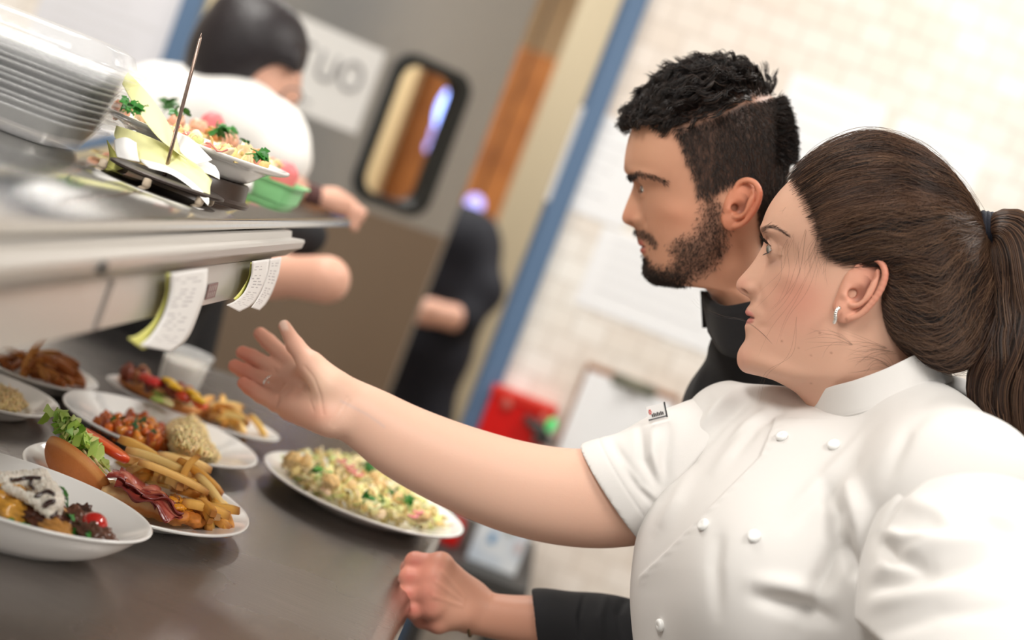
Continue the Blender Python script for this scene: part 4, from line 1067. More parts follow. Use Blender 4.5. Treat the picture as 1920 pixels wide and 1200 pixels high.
slf = mesh('sleeve', V, Q, m_coat, jacket)
# near sleeve
aS = [shn+np.array([0, 0, .0]), W(1800, 1060, 1.175), W(1822, 1200, 1.13), W(1850, 1330, 1.09)]
lo = np.minimum.reduce(aS)-.13; hi = np.maximum.reduce(aS)+.12
S = SDF(lo, hi, .0024)
rs = [.064, .076, .088, .092]; AC3 = catmull(np.c_[np.array(aS), rs], 14)
for i in range(13): S.cone(AC3[i, :3], AC3[i+1, :3], AC3[i, 3], AC3[i+1, 3], .008)
nc2 = nrm(cr*(-.70)-cu*.72); S.plane(W(1612, 1168, 1.12), nc2)
V, Q = S.mesh(); V = relax(V, Q, 3)
fs = [([(1845, 827), (1760, 870), (1690, 930), (1640, 1010), (1617, 1070)], 5, -0.0041), ([(1640, 1010), (1680, 1050), (1740, 1060)], 14, -0.0095), ([(1660, 1000), (1700, 1015), (1780, 1010)], 13, 0.0081), ([(1630, 1080), (1740, 1030), (1860, 1010)], 16, 0.0081), ([(1620, 1110), (1720, 1080), (1850, 1050)], 14, -0.0081), ([(1610, 1140), (1700, 1120), (1820, 1100)], 18, 0.0054),
  ([(1850, 975), (1890, 990), (1920, 1010)], 14, -0.0081), ([(1650, 1190), (1760, 1150), (1900, 1140)], 16, -0.0041), ([(1700, 940), (1760, 960), (1800, 1000)], 20, 0.0054)]
V, N = fold_all(V, Q, fs, .0012)
sln = mesh('sleeve', V, Q, m_coat, jacket)
# collar
low = [(1524, 782, 1.362), (1556, 783, 1.325), (1606, 775, 1.297), (1660, 758, 1.286), (1712, 738, 1.290), (1757, 722, 1.318), (1784, 712, 1.365), (1758, 706, 1.43), (1690, 712, 1.465), (1610, 730, 1.470), (1545, 755, 1.452), (1503, 785, 1.405)]
top = [(1527, 744, 1.360), (1554, 727, 1.330), (1604, 713, 1.305), (1660, 692, 1.294), (1712, 667, 1.297), (1752, 652, 1.322), (1772, 648, 1.365), (1752, 644, 1.415), (1690, 656, 1.448), (1610, 680, 1.455), (1545, 712, 1.438), (1498, 742, 1.398)]
n = 90; Lw = catmull([W(*q) for q in low], n); Tp = catmull([W(*q) for q in top], n)
rows = [Lw*(1-a)+Tp*a for a in np.linspace(0, 1, 9)]
# round the front corners of the stand
for k_, r_ in enumerate(rows):
    a = k_/8; cut = max(0, a-.55)/.45; sh_ = 1-math.sqrt(max(0, 1-cut*cut))
    r_[0:6] = r_[0:6]+(r_[6]-r_[0:6])*(sh_*np.linspace(1, 0, 6)**1.0)[:, None]*.9
V = np.concatenate(rows); Q = grid_np(9, n, False)
cl = mesh('collar', V, Q, m_coat, jacket); m_ = cl.modifiers.new('s', 'SOLIDIFY'); m_.thickness = .0028; m_.offset = 0
m2 = cl.modifiers.new('b', 'BEVEL'); m2.width = .0009; m2.segments = 2
b = MB(); b.tube(list(Lw+0*Lw), .0016, 8, cap=True); b.build('collar_seam', m_coat, jacket)
# buttons
m_but = mat('white_button', srgb(240, 240, 238), .3)
for x, y in ((1464, 816), (1562, 832), (1317, 982), (1410, 1002), (1236, 1173)):
    p, nn = surf_at(x, y); nn = nrm(nn); 
    e1 = nrm(np.cross(nn, [0, 0, 1])); e2 = np.cross(nn, e1); V, Fc = lathe_geo([(0.0001, .0034), (.0038, .0036), (.0052, .0032), (.0060, .0020), (.0060, .0004), (.0052, -.001)], 24)
    b = MB(); b.add(V@np.stack([e1, e2, nn])+p+nn*.0008, Fc+[tuple(range(24))]); b.build('button', m_but, jacket)
# woven tag on the far shoulder
a_, b_ = W(1216, 790, 1.425), W(1252, 781, 1.425); u_ = -cu*-1*.0; up_ = nrm(W(1212, 770, 1.425)-W(1216, 790, 1.425)); rt = nrm(b_-a_); nz_ = nrm(np.cross(rt, up_)); 
Wd = np.linalg.norm(b_-a_); Hh = .0145
def tagq(mb, x0, x1, y0, y1, z, col=None, th=.0006):
    P_ = [a_+rt*x*Wd+up_*y*Hh+nz_*zz for zz in (z, z+th) for x, y in ((x0, y0), (x1, y0), (x1, y1), (x0, y1))]
    mb.add(P_, [(0, 1, 2, 3), (7, 6, 5, 4), (0, 4, 5, 1), (1, 5, 6, 2), (2, 6, 7, 3), (3, 7, 4, 0)], col)
sgnz = 1 if nz_@fw < 0 else -1
m_vc = mat('printed_cloth', (1, 1, 1), .6, vcol=True)
b = MB(); tagq(b, 0, 1, 0, 1, 0, srgb(232, 230, 228)); 
z1 = .0007 if sgnz > 0 else -.0007
tagq(b, .93, 1, -.02, 1.05, z1, srgb(60, 62, 64)); tagq(b, .02, .95, .04, .12, z1, srgb(90, 90, 92))
for i in range(7): tagq(b, .22+.09*i, .28+.09*i, .22, .42+.06*(i % 2), z1, srgb(70, 66, 66))
for i in range(6):
    an = i/6*6.28; tagq(b, .14+.05*math.cos(an), .19+.05*math.cos(an), .55+.13*math.sin(an), .66+.13*math.sin(an), z1, srgb(206, 110, 104))
b.build('woven_tag', m_vc, jacket, smooth=False, vcol=True)
# ============================================================ the man in black
m_skin2 = mat('skin_olive', (1, 1, 1), .45, sss=.10, sssr=(.006,), spec=.4, vcol=True, bump=(420, .12, .0006))
mp_ = Plane(1330, 340, 1.54)
OLV = np.array(srgb(205, 152, 124))
MR = [
 (1318, 147, 1318, 147, 1345, 143, .006, .5, 2.0, .02),
 (1285, 155, 1285, 155, 1390, 147, .034, .5, 2.0, .02),
 (1250, 170, 1250, 170, 1425, 160, .055, .5, 2.1, .02),
 (1219, 192, 1219, 192, 1452, 184, .068, .52, 2.2, .02),
 (1200, 212, 1200, 212, 1467, 212, .073, .53, 2.35, .02),
 (1189, 232, 1189, 232, 1474, 240, .0755, .54, 2.5, .02),
 (1180, 256, 1180, 256, 1478, 268, .077, .54, 2.6, .02),
 (1174, 282, 1174, 282, 1478, 296, .077, .54, 2.7, .02),
 (1171, 304, 1171, 304, 1475, 320, .076, .54, 2.7, .02),
 (1171, 318, 1172, 318, 1472, 336, .075, .54, 2.7, .012),
 (1180, 331, 1181, 330, 1468, 352, .074, .53, 2.6, .009),
 (1188, 342, 1191, 341, 1464, 364, .0735, .53, 2.6, .0085),
 (1184, 358, 1196, 356, 1458, 378, .073, .53, 2.5, .009),
 (1176, 378, 1198, 372, 1451, 394, .0725, .53, 2.4, .010),
 (1169, 397, 1199, 388, 1444, 410, .072, .53, 2.3, .0135),
 (1166, 408, 1199, 402, 1440, 422, .0715, .53, 2.25, .0155),
 (1169, 417, 1199, 412, 1437, 432, .071, .53, 2.2, .0165),
 (1180, 423, 1200, 420, 1434, 440, .0705, .53, 2.2, .0165),
 (1191, 429, 1201, 429, 1431, 448, .070, .52, 2.2, .016),
 (1192, 438, 1203, 438, 1429, 456, .0695, .52, 2.15, .021),
 (1195, 449, 1205, 449, 1427, 464, .069, .52, 2.1, .022),
 (1200, 459, 1208, 459, 1426, 471, .0685, .52, 2.1, .023),
 (1202, 464, 1210, 465, 1425, 477, .068, .52, 2.1, .023),
 (1202, 471, 1211, 472, 1424, 484, .0675, .52, 2.1, .022),
 (1206, 480, 1212, 480, 1423, 492, .067, .52, 2.1, .022),
 (1211, 490, 1213, 490, 1422, 500, .066, .52, 2.1, .02),
 (1209, 502, 1210, 502, 1421, 509, .065, .53, 2.05, .02),
 (1210, 514, 1210, 514, 1420, 517, .0635, .53, 2.0, .02),
 (1220, 525, 1220, 525, 1420, 525, .0615, .53, 2.0, .02),
 (1242, 531, 1242, 531, 1421, 534, .0600, .53, 2.0, .02),
 (1275, 530, 1275, 530, 1422, 543, .0585, .52, 2.0, .02),
 (1304, 527, 1304, 527, 1424, 553, .057, .5, 2.0, .02),
 (1324, 540, 1324, 540, 1427, 566, .056, .5, 2.0, .02),
 (1336, 560, 1336, 560, 1431, 585, .052, .5, 2.0, .02),
 (1352, 600, 1352, 600, 1440, 620, .048, .5, 2.0, .02),
 (1362, 680, 1362, 680, 1450, 690, .040, .5, 2.0, .02)]
HAIRM = [(1180, 236), (1192, 232), (1236, 228), (1262, 236), (1275, 262), (1288, 300), (1306, 340), (1308, 366), (1330, 366), (1352, 352), (1372, 345), (1408, 345), (1420, 370), (1424, 420), (1432, 470), (1480, 470), (1520, 200), (1400, 90), (1180, 120)]
BEARD = [(1322, 372), (1340, 370), (1352, 395), (1362, 430), (1358, 475), (1330, 505), (1300, 520), (1262, 538), (1215, 535), (1200, 500), (1206, 488), (1222, 500), (1250, 508), (1270, 490), (1262, 462), (1280, 448), (1305, 440), (1316, 410)]
MUST = [(1190, 430), (1206, 432), (1224, 442), (1234, 458), (1228, 466), (1214, 452), (1197, 446)]
def m_tone(U, V, T, c):
    def mx(m, rgb):
        m = np.clip(m, 0, 1)[:, None]; c[:] = c*(1-m)+np.array(srgb(*rgb))*m
    mx(.7*blob(U, V, 1186, 421, 7, 2.8, .45)*(np.abs(T) < .0135)*(np.abs(T) > .003), (80, 42, 34))
    mx(.35*blob(U, V, 1270, 405, 50, 35), (206, 136, 106)); mx(.35*blob(U, V, 1178, 405, 16, 18), (206, 130, 104)); mx(.4*blob(U, V, 1222, 340, 26, 12), (160, 110, 88))
    mx(.35*blob(U, V, 1215, 280, 45, 40), (222, 170, 138))
    mx(.86*soft_poly(U, V, HAIRM, 11), (48, 35, 31)); mx(.35*blob(U, V, 1365, 325, 30, 22), (120, 84, 68))
    d, t = seg_dist(U, V, [(1288, 236), (1340, 215), (1400, 188), (1446, 184)])       # shaved parting line
    mx(.8*np.exp(-(d/6)**2), (176, 130, 106))
    mx(.55*soft_poly(U, V, BEARD, 17), (70, 50, 42)); mx(.6*soft_poly(U, V, MUST, 4), (62, 42, 36))
    mx(.5*blob(U, V, 1211, 492, 6, 12), (60, 42, 36)); mx(.5*blob(U, V, 1240, 524, 32, 12), (48, 34, 30))
    d, t = seg_dist(U, V, [(1182, 330), (1200, 324), (1225, 330), (1250, 342)]); mx(.5*sstep(7.5, 2.5, d+3*t), (64, 44, 38))
mfe = [(1222, 352, 24, 14, .1, -.0012, .010, .075), (1205, 326, 30, 9, .25, .0026, .0, .07), (1262, 398, 36, 20, .2, .0028, .02, .09),
 (1196, 413, 10, 9, 0, .0022, .006, .03), (1186, 421, 7, 3.2, .45, -.006, .0035, .0125), (1210, 416, 5, 10, 0, -.0014, .012, .04), (1214, 440, 8, 14, -.2, -.001, .015, .05), (1300, 480, 40, 26, -.4, .003, .03, .09),
 (1330, 400, 12, 40, 0, -.0015, .04, .09), (1370, 480, 24, 30, 0, -.004, .03, .09)]
mex, mey = mp_.seen(1223, 355, .031)
ml = ((1196, 463, 1212, 463, 1232, 460), srgb(186, 96, 88), 13, 13, .026)
P2, Q2, col2, SU2, SV2, T2, N2 = skin_head(mp_, MR, OLV, mfe, (mex, mey, .031, .0122, -.03), ml, None, tone=m_tone)
MJ = Join(); MJ.add(P2, Q2, col2)
cx_, cy_ = mp_.seen(1388, 388, .073)
EV, EQ, ed, en = ear_geo(mp_, cx_, cy_, math.radians(-22), .058, .036, .0755, .40)
ec = np.array(srgb(214, 142, 112))*np.ones((len(EV), 1)); m = (sstep(.2, 1, en[:, 0])*.6)[:, None]; ec = ec*(1-m)+np.array(srgb(206, 108, 80))*m
m = (sstep(.0022, -.003, ed)*(np.hypot(en[:, 0]+.12, (en[:, 1]+.02)*1.2) < .62))[:, None]*.75; ec = ec*(1-m)+np.array(srgb(120, 62, 46))*m  # hollow of this ear shaded in the vertex colour as well
MJ.add(EV, EQ, ec)
man = empty('person', (mp_.c[0]+.1, mp_.c[1]+.06, 0), 'bearded person in a black shirt, looking left with a fist on the counter edge', 'person')
eyeball('eye', mp_, mex, mey, .031, .0122, -.03, srgb(60, 40, 30), man, m_eye, inw=-.05)
eyeball('eye', mp_, mex, mey, -.031, .0122, -.03, srgb(60, 40, 30), man, m_eye, inw=.05)
# ---- forearm and fist
MA = [(868, 1128, 1.548, 40, .95), (905, 1150, 1.545, 37, .8), (960, 1160, 1.54, 40, .85), (1030, 1168, 1.535, 46, .9), (1120, 1190, 1.53, 52, 1), (1240, 1230, 1.53, 58, 1)]
pts = [W(x, y, D) for x, y, D, r, q in MA]
S = SDF(np.minimum.reduce(pts)-.07+np.array([-.12, -.03, -.02]), np.maximum.reduce(pts)+.07, .0017)
MC = catmull(np.c_[np.array(pts), [pr2m(r, D) for x, y, D, r, q in MA]], 22)
for i in range(21): S.cone(MC[i, :3], MC[i+1, :3], MC[i, 3], MC[i+1, 3], .006, sq=(fw, float(np.interp(i, [0, 6, 14], [.8, .78, .95]))))
kn = [(826, 1060, 1.525), (814, 1083, 1.518), (808, 1110, 1.515), (812, 1138, 1.516)]          # knuckles of the hand
pp_ = [(778, 1054, 1.530), (768, 1082, 1.522), (764, 1113, 1.518), (774, 1143, 1.516)]          # first finger joints
dd_ = [(768, 1066, 1.556), (762, 1094, 1.548), (766, 1124, 1.542), (780, 1150, 1.538)]
tt_ = [(790, 1072, 1.566), (784, 1100, 1.560), (788, 1128, 1.556), (798, 1150, 1.552)]
w0 = W(876, 1130, 1.545)
for i in range(4):
    a_, b_, c_, d_ = W(*kn[i]), W(*pp_[i]), W(*dd_[i]), W(*tt_[i]); r = (.0118, .0120, .0116, .0106)[i]
    S.cone(w0+(a_-W(*kn[1]))*.35, a_, .019, r+.0016, .012)
    S.cone(a_, b_, r, r*.93, .004); S.cone(b_, c_, r*.95, r*.85, .003); S.cone(c_, d_, r*.85, r*.75, .003); S.ell(a_-fw*.002, [r*1.15]*3, k=.006)
S.cone(W(862, 1150, 1.53), W(822, 1166, 1.525), .015, .0125, .01); S.cone(W(822, 1166, 1.525), W(792, 1160, 1.535), .0122, .0105, .004); S.cone(W(792, 1160, 1.535), W(782, 1140, 1.555), .0104, .0085, .003)
V, Q = S.mesh(); V = relax(V, Q, 2); N_ = vnorm(V, Q); N_ = N_ if ((V-V.mean(0))*N_).sum() > 0 else -N_
px_, py_, D_ = prj(V)
for pth in ([(870, 1120), (828, 1072)], [(868, 1128), (818, 1092)], [(866, 1136), (812, 1118)]):
    d, t = seg_dist(px_, py_, pth); V += N_*(.0007*np.exp(-(d/4)**2)*sstep(.1, .5, -(N_@fw)))[:, None]
mc_ = np.ones((len(V), 3))*np.array(srgb(204, 150, 126))
mixa(mc_, .7*sstep(850, 790, px_), (206, 130, 114)); mixa(mc_, .5*sum(blob(px_, py_, x, y, 12, 10) for x, y, D in pp_), (196, 100, 88)); mixa(mc_, .35*sum(blob(px_, py_, x, y, 10, 9) for x, y, D in kn), (196, 120, 104))
MJ.add(V, Q, mc_)
TS = SDF(W(1400, 900, 1.75)-np.array([.32, .35, .45]), W(1400, 700, 1.7)+np.array([.35, .3, .25]), .007)
mnk = W(1405, 700, 1.57); msn = W(1450, 800, 1.545); msf = W(1425, 770, 1.82); mpel = mnk+np.array([.27, .12, -.62])
TS.cone(W(1400, 600, 1.57), mnk+np.array([.01, .04, -.03]), .030, .026, .01); TS.cone(mnk+np.array([.03, .05, -.06]), msf+np.array([.03, 0, -.03]), .035, .035, .02); TS.cone(mnk+np.array([.02, .03, -.04]), mnk+np.array([.12, .10, -.25]), .040, .07, .01); TS.cone(mnk+np.array([.12, .10, -.25]), mpel, .07, .09, .02)
V, Q = TS.mesh(); MJ.add(relax(V, Q, 2), Q, OLV)
MJ.build('body', m_skin2, man)
# ---- black shirt
m_blk = mat('black_cotton', (.010, .010, .012), .85, sheen=.08, bump=(700, .1, .0005))
elb_m = W(1290, 1250, 1.555)
S = SDF(np.array([.02, 1.42, .78]), np.array([.78, 2.05, 1.34]), .0034)
S.cone(mnk+np.array([0, .02, -.05]), msf, .055, .065, .05); S.cone(mnk+np.array([.03, .02, -.05]), mnk+np.array([.10, .05, -.10]), .055, .06, .04)
S.cone(mnk+np.array([.09, .11, -.14]), mpel, .115, .13, .06); S.cone(W(1440, 760, 1.70), W(1440, 900, 1.72), .08, .10, .05)
S.cone(mnk+np.array([.10, .05, -.10]), elb_m, .062, .055, .04)
S.cone(W(1408, 668, 1.555), W(1405, 780, 1.60), pr2m(78, 1.6), pr2m(100, 1.64), .02)
V, Q = S.mesh(); V = relax(V, Q, 3); V, N_ = fold_all(V, Q, [([(1320, 640), (1316, 700), (1300, 750)], 8, .003)], .0015)
shirt = mesh('shirt', V, Q, m_blk, man)
cA = [W(1003, 1160, 1.537), W(1060, 1172, 1.535), W(1150, 1195, 1.53), W(1290, 1250, 1.535)]
S = SDF(np.minimum.reduce(cA)-.08, np.maximum.reduce(cA)+.09, .0024)
rs = [pm(54, 1.537), pm(58, 1.535), pm(74, 1.53), pm(86, 1.535)]; A4 = catmull(np.c_[np.array(cA), rs], 14)
for i in range(13): S.cone(A4[i, :3], A4[i+1, :3], A4[i, 3], A4[i+1, 3], .006)
S.cone(A4[-1, :3], mnk+np.array([.10, .0, -.12]), pm(80, 1.53), .055, .03)
S.plane(W(1003, 1160, 1.537), -cr*.98-cu*.1)
for i in range(8, 15): S.cone(MC[i, :3], MC[i+1, :3], MC[i, 3]+.001, MC[i+1, 3]+.001, .003, op='s')
V, Q = S.mesh(); V = relax(V, Q, 2)
px_, py_, D_ = prj(V); V, N_ = fold_all(V, Q, [([(1095, 1115), (1085, 1160), (1090, 1200)], 4, -.004), ([(1180, 1105), (1160, 1150), (1170, 1200)], 8, -.004), ([(1140, 1110), (1125, 1160), (1130, 1200)], 8, .003)], .0008)
mesh('sleeve', V, Q, m_blk, shirt)
# stand collar open at the throat
low = [(1330, 622, 1.53), (1358, 664, 1.480), (1410, 672, 1.462), (1470, 645, 1.475), (1500, 610, 1.56), (1470, 600, 1.64), (1400, 600, 1.66), (1340, 605, 1.63), (1320, 615, 1.59)]
top = [(1316, 546, 1.535), (1352, 572, 1.488), (1404, 566, 1.470), (1462, 545, 1.482), (1490, 545, 1.56), (1465, 540, 1.63), (1400, 545, 1.648), (1345, 545, 1.62), (1316, 545, 1.585)]
Lw = catmull([W(*q) for q in low], 60); Tp = catmull([W(*q) for q in top], 60); V = np.concatenate([Lw*(1-a)+Tp*a for a in np.linspace(0, 1, 6)])
o = mesh('collar', V, grid_np(6, 60, False), m_blk, shirt); q = o.modifiers.new('s', 'SOLIDIFY'); q.thickness = .004; q.offset = 0
# bracelet of small wooden beads
m_bead = mat('brown_beads', srgb(92, 68, 40), .35)
bc = W(886, 1146, 1.545); t_ = nrm(W(960, 1160, 1.54)-W(868, 1128, 1.548)); e1 = nrm(np.cross(t_, fw)); e2 = nrm(np.cross(t_, e1)); b = MB()
for i in range(54):
    a = i/54*6.283; b.ell(bc+e1*math.cos(a)*.0262+e2*math.sin(a)*.0222+t_*(-.006*math.cos(a)), [.0017]*3, 5)
b.build('bracelet', m_bead, man)
# trousers, shoes
TS = SDF(mpel-np.array([.25, .25, .9]), mpel+np.array([.25, .3, .2]), .012)
for sy in (-.09, .09):
    TS.cone(mpel+np.array([0, sy, 0]), np.array([mpel[0], mpel[1]+sy*1.1, .5]), .10, .066, .05); TS.cone(np.array([mpel[0], mpel[1]+sy*1.1, .5]), np.array([mpel[0]+.03, mpel[1]+sy*1.1, .1]), .064, .054, .02)
V, Q = TS.mesh(); mesh('trousers', relax(V, Q, 2), Q, m_blacktr, man)
for sy in (-.1, .1):
    b = MB(); o_ = np.array([mpel[0]+.03, mpel[1]+sy, 0])
    b.tube([o_+np.array([.05, 0, .05]), o_+np.array([0, 0, .055]), o_+np.array([-.08, 0, .045]), o_+np.array([-.16, 0, .035]), o_+np.array([-.20, 0, .03])], [.036, .048, .045, .038, .016], 14); b.build('shoe', m_shoe, man)
# ---- hair: curly top, clipped sides
MHB = [srgb(30, 24, 22), srgb(44, 34, 30), srgb(62, 48, 40), srgb(20, 17, 17)]
def mcol(n, w=(.4, .3, .1, .2)): return hair_cols(n, w, MHB)
PART = [(1250, 250), (1288, 236), (1340, 215), (1400, 188), (1446, 178), (1490, 178)]
cen2 = mp_.P(1340, 330, 0)
vis = T2 > -.075
hm = soft_poly(SU2, SV2, HAIRM, 6)
dline = SV2-np.interp(SU2, [p[0] for p in PART], [p[1] for p in PART])
# thick cap for the long top
TOPS = [ # silhouette of the long hair over the skull
 (1181, 226), (1178, 205), (1200, 184), (1225, 160), (1256, 140), (1300, 120), (1350, 112), (1395, 116), (1430, 134), (1462, 150), (1484, 176)]
cand = np.where((hm > .5) & (dline < -2) & (SV2 < 262) & (T2 > -.07))[0]
# curls: each lock a small helix that starts on the scalp and sweeps forward and up
locks = []
NL = 620
for i in RNG.choice(cand, NL):
    p0 = P2[i]; nn_ = N2[i]*(1 if (P2[i]-cen2)@N2[i] > 0 else -1); fwd = nrm(mp_.P(1230, 290, 0)-mp_.P(1330, 250, 0)); fwd = nrm(fwd-nn_*(fwd@nn_)+.35*RNG.standard_normal(3)*.6)
    u = SU2[i]; front = sstep(1300, 1190, u); L_ = (.034+.012*RNG.random())*(1-.55*front); hgt = .009+.005*RNG.random()+.005*sstep(1280, 1330, u)*sstep(1420, 1380, u)
    if dline[i] > -14: hgt *= .35
    s = np.linspace(0, 1, 16); cr_ = .0016+.0020*RNG.random(); tw = RNG.random()*6.28; turns = 1.2+1.0*RNG.random(); sd = np.cross(nn_, fwd)
    base = p0[None]+fwd[None]*(L_*s*.8)[:, None]+nn_[None]*(hgt*np.sin(np.clip(s*1.9, 0, 1.9)))[:, None]-0*nn_
    # follow the skull: pull back to its curvature
    rad0 = np.linalg.norm(p0-cen2); v = base-cen2; rr = np.linalg.norm(v, axis=1); tgt = rad0+(hgt*np.sin(np.clip(s*1.7, 0, 1.57))); base = cen2+v/rr[:, None]*(tgt*(1-.25*front*s)+rr*.25*front*s)[:, None] if False else base-nn_[None]*((L_*s*.8)**2/(2*.085))[:, None]
    for _ in range(16):
        j = RNG.standard_normal(3)*.0016; k2 = cr_*(.8+.4*RNG.random()); tw2 = tw+.35*RNG.standard_normal()
        locks.append(base+j+nn_[None]*(k2*np.cos(tw2+turns*6.28*s)*s**.5)[:, None]+sd[None]*(k2*np.sin(tw2+turns*6.28*s)*s**.5)[:, None])
mh = strands('hair', np.array(locks), .00042, m_hair, man, mcol(len(locks)))
# clipped sides
cs = np.where((soft_poly(SU2, SV2, HAIRM, 8) > .4) & (dline > 5))[0]
def stubble(idx, n, L0, L1, dirn, lay_, rad, name, par, cols, jit=.35):
    i = RNG.choice(idx, n); p0 = P2[i]+RNG.standard_normal((n, 3))*.0009; nn_ = N2[i]*np.sign(((P2[i]-cen2)*N2[i]).sum(1))[:, None]
    d = nrm(dirn)[None]+jit*RNG.standard_normal((n, 3)); d -= nn_*(d*nn_).sum(1)[:, None]; d /= np.linalg.norm(d, axis=1)[:, None]
    L_ = L0+(L1-L0)*RNG.random((n, 1)); s = np.linspace(0, 1, 5)
    P_ = p0[:, None]+(d*L_)[:, None]*s[None, :, None]*lay_+(nn_*L_)[:, None]*(s[None, :, None]*(1-lay_*.35*s[None, :, None]))*(1-lay_*.6)
    return strands(name, P_, rad, m_hair, par, cols)
dn_ = mp_.P(1400, 420, 0)-mp_.P(1385, 280, 0)
stubble(cs, 26000, .004, .009, dn_, .85, .00017, 'side_hair', mh, mcol(26000, (.3, .3, .35, .05)))
up = np.where((dline < 0) & (hm > .5))[0]; stubble(up, 6000, .010, .016, mp_.P(1230, 230, 0)-mp_.P(1330, 200, 0), .6, .0004, 'under_hair', mh, mcol(6000))
bk = np.where((SU2 > 1452) & (SV2 < 300) & (SV2 > 130))[0]; stubble(bk, 3500, .012, .020, mp_.P(1400, 300, 0)-mp_.P(1390, 250, 0)-0*dn_, .35, .0003, 'crown_hair', mh, mcol(3500), 1.0)
bd = np.where((soft_poly(SU2, SV2, BEARD, 16) > RNG.random(len(SU2))) & (T2 > -.06))[0]
stubble(bd, 8000, .003, .006, mp_.P(1290, 520, 0)-mp_.P(1310, 440, 0), .6, .00018, 'beard', mh, mcol(8000, (.3, .3, .35, .05)), .6)
ms = np.where((soft_poly(SU2, SV2, MUST, 4) > .4) | (blob(SU2, SV2, 1211, 491, 5, 10) > .5) | (soft_poly(SU2, SV2, [(1208, 500), (1230, 506), (1290, 512), (1280, 536), (1225, 532)], 5) > .5))[0]
stubble(ms, 2400, .003, .0065, mp_.P(1230, 480, 0)-mp_.P(1205, 440, 0), .65, .0002, 'moustache', mh, mcol(2400, (.5, .3, .1, .1)), .4)
eb = np.where((seg_dist(SU2, SV2, [(1182, 330), (1200, 324), (1225, 330), (1250, 342)])[0] < 5) & (T2 > 0))[0]
stubble(eb, 330, .004, .007, mp_.P(1250, 340, 0)-mp_.P(1190, 326, 0), .8, .0002, 'eyebrow', mh, mcol(330, (.6, .3, .0, .1)), .25)
# ============================================================ food
m_food = mat('food_matte', (1, 1, 1), .5, vcol=True, sss=.05, sssr=(.004,), bump=(160, .35, .002))
m_wet = mat('food_wet', (1, 1, 1), .18, vcol=True, sss=.05, sssr=(.004,), bump=(120, .3, .002), spec=.6)
m_leaf = mat('leaf_green', (1, 1, 1), .4, vcol=True)
def jit(c, a=.12): return np.array(c)*(1+a*RNG.standard_normal())*(1+.04*RNG.standard_normal(3))
def thing(name, mb, m, label, cat, group=None, **k):
    o = mb.build(name, m, None, vcol=True, **k); tag(o, label, cat, group)
    c = np.mean([v.co[:] for v in o.data.vertices], axis=0) if len(o.data.vertices) < 4000 else None
    return o
def fry_geo(p, d, L, w, bend, col, tip):
    d = nrm(d); s = np.linspace(-.5, .5, 8); up = nrm(np.cross(np.cross(d, [0, 0, 1.]), d)); side = np.cross(d, up)
    P = p+np.outer(s*L, d)+np.outer(bend*(.25-s*s)*4, up)
    a = [(-1, -.8), (-.8, -1), (.8, -1), (1, -.8), (1, .8), (.8, 1), (-.8, 1), (-1, .8)]
    V = []; C = []
    for i, q in enumerate(P):
        e = .82 if i in (0, 7) else 1
        for x, y in a: V.append(q+side*(x*w*.5*e)+up*(y*w*.5*e)); C.append(np.array(col)*(1-.0)+(np.array(tip)-np.array(col))*(abs(s[i])*2)**5*.8)
    return np.array(V), grid_faces(8, 8, True)+[tuple(range(7, -1, -1)), tuple(range(56, 64))], np.array(C)
GOLD = [srgb(242, 198, 112), srgb(236, 182, 90), srgb(246, 210, 134), srgb(226, 160, 70)]
DARK = [srgb(186, 118, 52), srgb(170, 98, 40), srgb(198, 134, 66), srgb(150, 84, 34)]
def fries(poly, n, z0, z1, label, group, pal, Lr=(.036, .056), w=.0078, explicit=(), pk=None):
    P = np.array(poly, float); lo, hi = P.min(0), P.max(0); k = 0; out = []
    items = list(explicit)
    while len(items) < n+len(explicit):
        x, y = lo+(hi-lo)*RNG.random(2)
        if not in_poly(np.array([x]), np.array([y]), poly)[0]: continue
        d, _ = seg_dist(np.array([x]), np.array([y]), list(poly)+[poly[0]]); h = min(1, d[0]/18)
        z = z0+(z1-z0)*h*RNG.random()**.6
        an = RNG.random()*6.28; items.append((x, y, z, np.array([math.cos(an), math.sin(an), .25*RNG.standard_normal()]), Lr[0]+(Lr[1]-Lr[0])*RNG.random()))
    for x, y, z, d, L in items:
        p = WZ(x, y, z)
        if pk:
            e = PL[pk]; cz_, sz_ = math.cos(e.rotation_euler[2]), math.sin(e.rotation_euler[2])
            for it in range(12):
                bad = False
                for sg in (-.5, .5):
                    q_ = p+nrm(d)*L*sg-np.array(e.location); lx, ly = q_[0]*cz_+q_[1]*sz_, -q_[0]*sz_+q_[1]*cz_
                    if math.hypot(lx/e['a'], ly/e['b']) > .90: bad = True
                if not bad: break
                v_ = np.array(e.location)-p; v_[2] = 0; p = p+v_*.12
        V, Fc, C = fry_geo(p, d, L, w*(.85+.3*RNG.random()), .002+.003*RNG.random(), jit(pal[RNG.integers(4)], .08), jit(DARK[3], .1))
        m = V[:, 2].min(); 
        if m < z0-.006: V[:, 2] += (z0-.006-m)
        mb = MB(); mb.add(V, Fc); mb.c[-1] = C.clip(0, 1); thing('french_fry', mb, m_food, label, 'french fry', group, sharp=50)
def rightv(a, tilt=0): return np.array([math.cos(a), math.sin(a), tilt])
RIM = ZC+.012
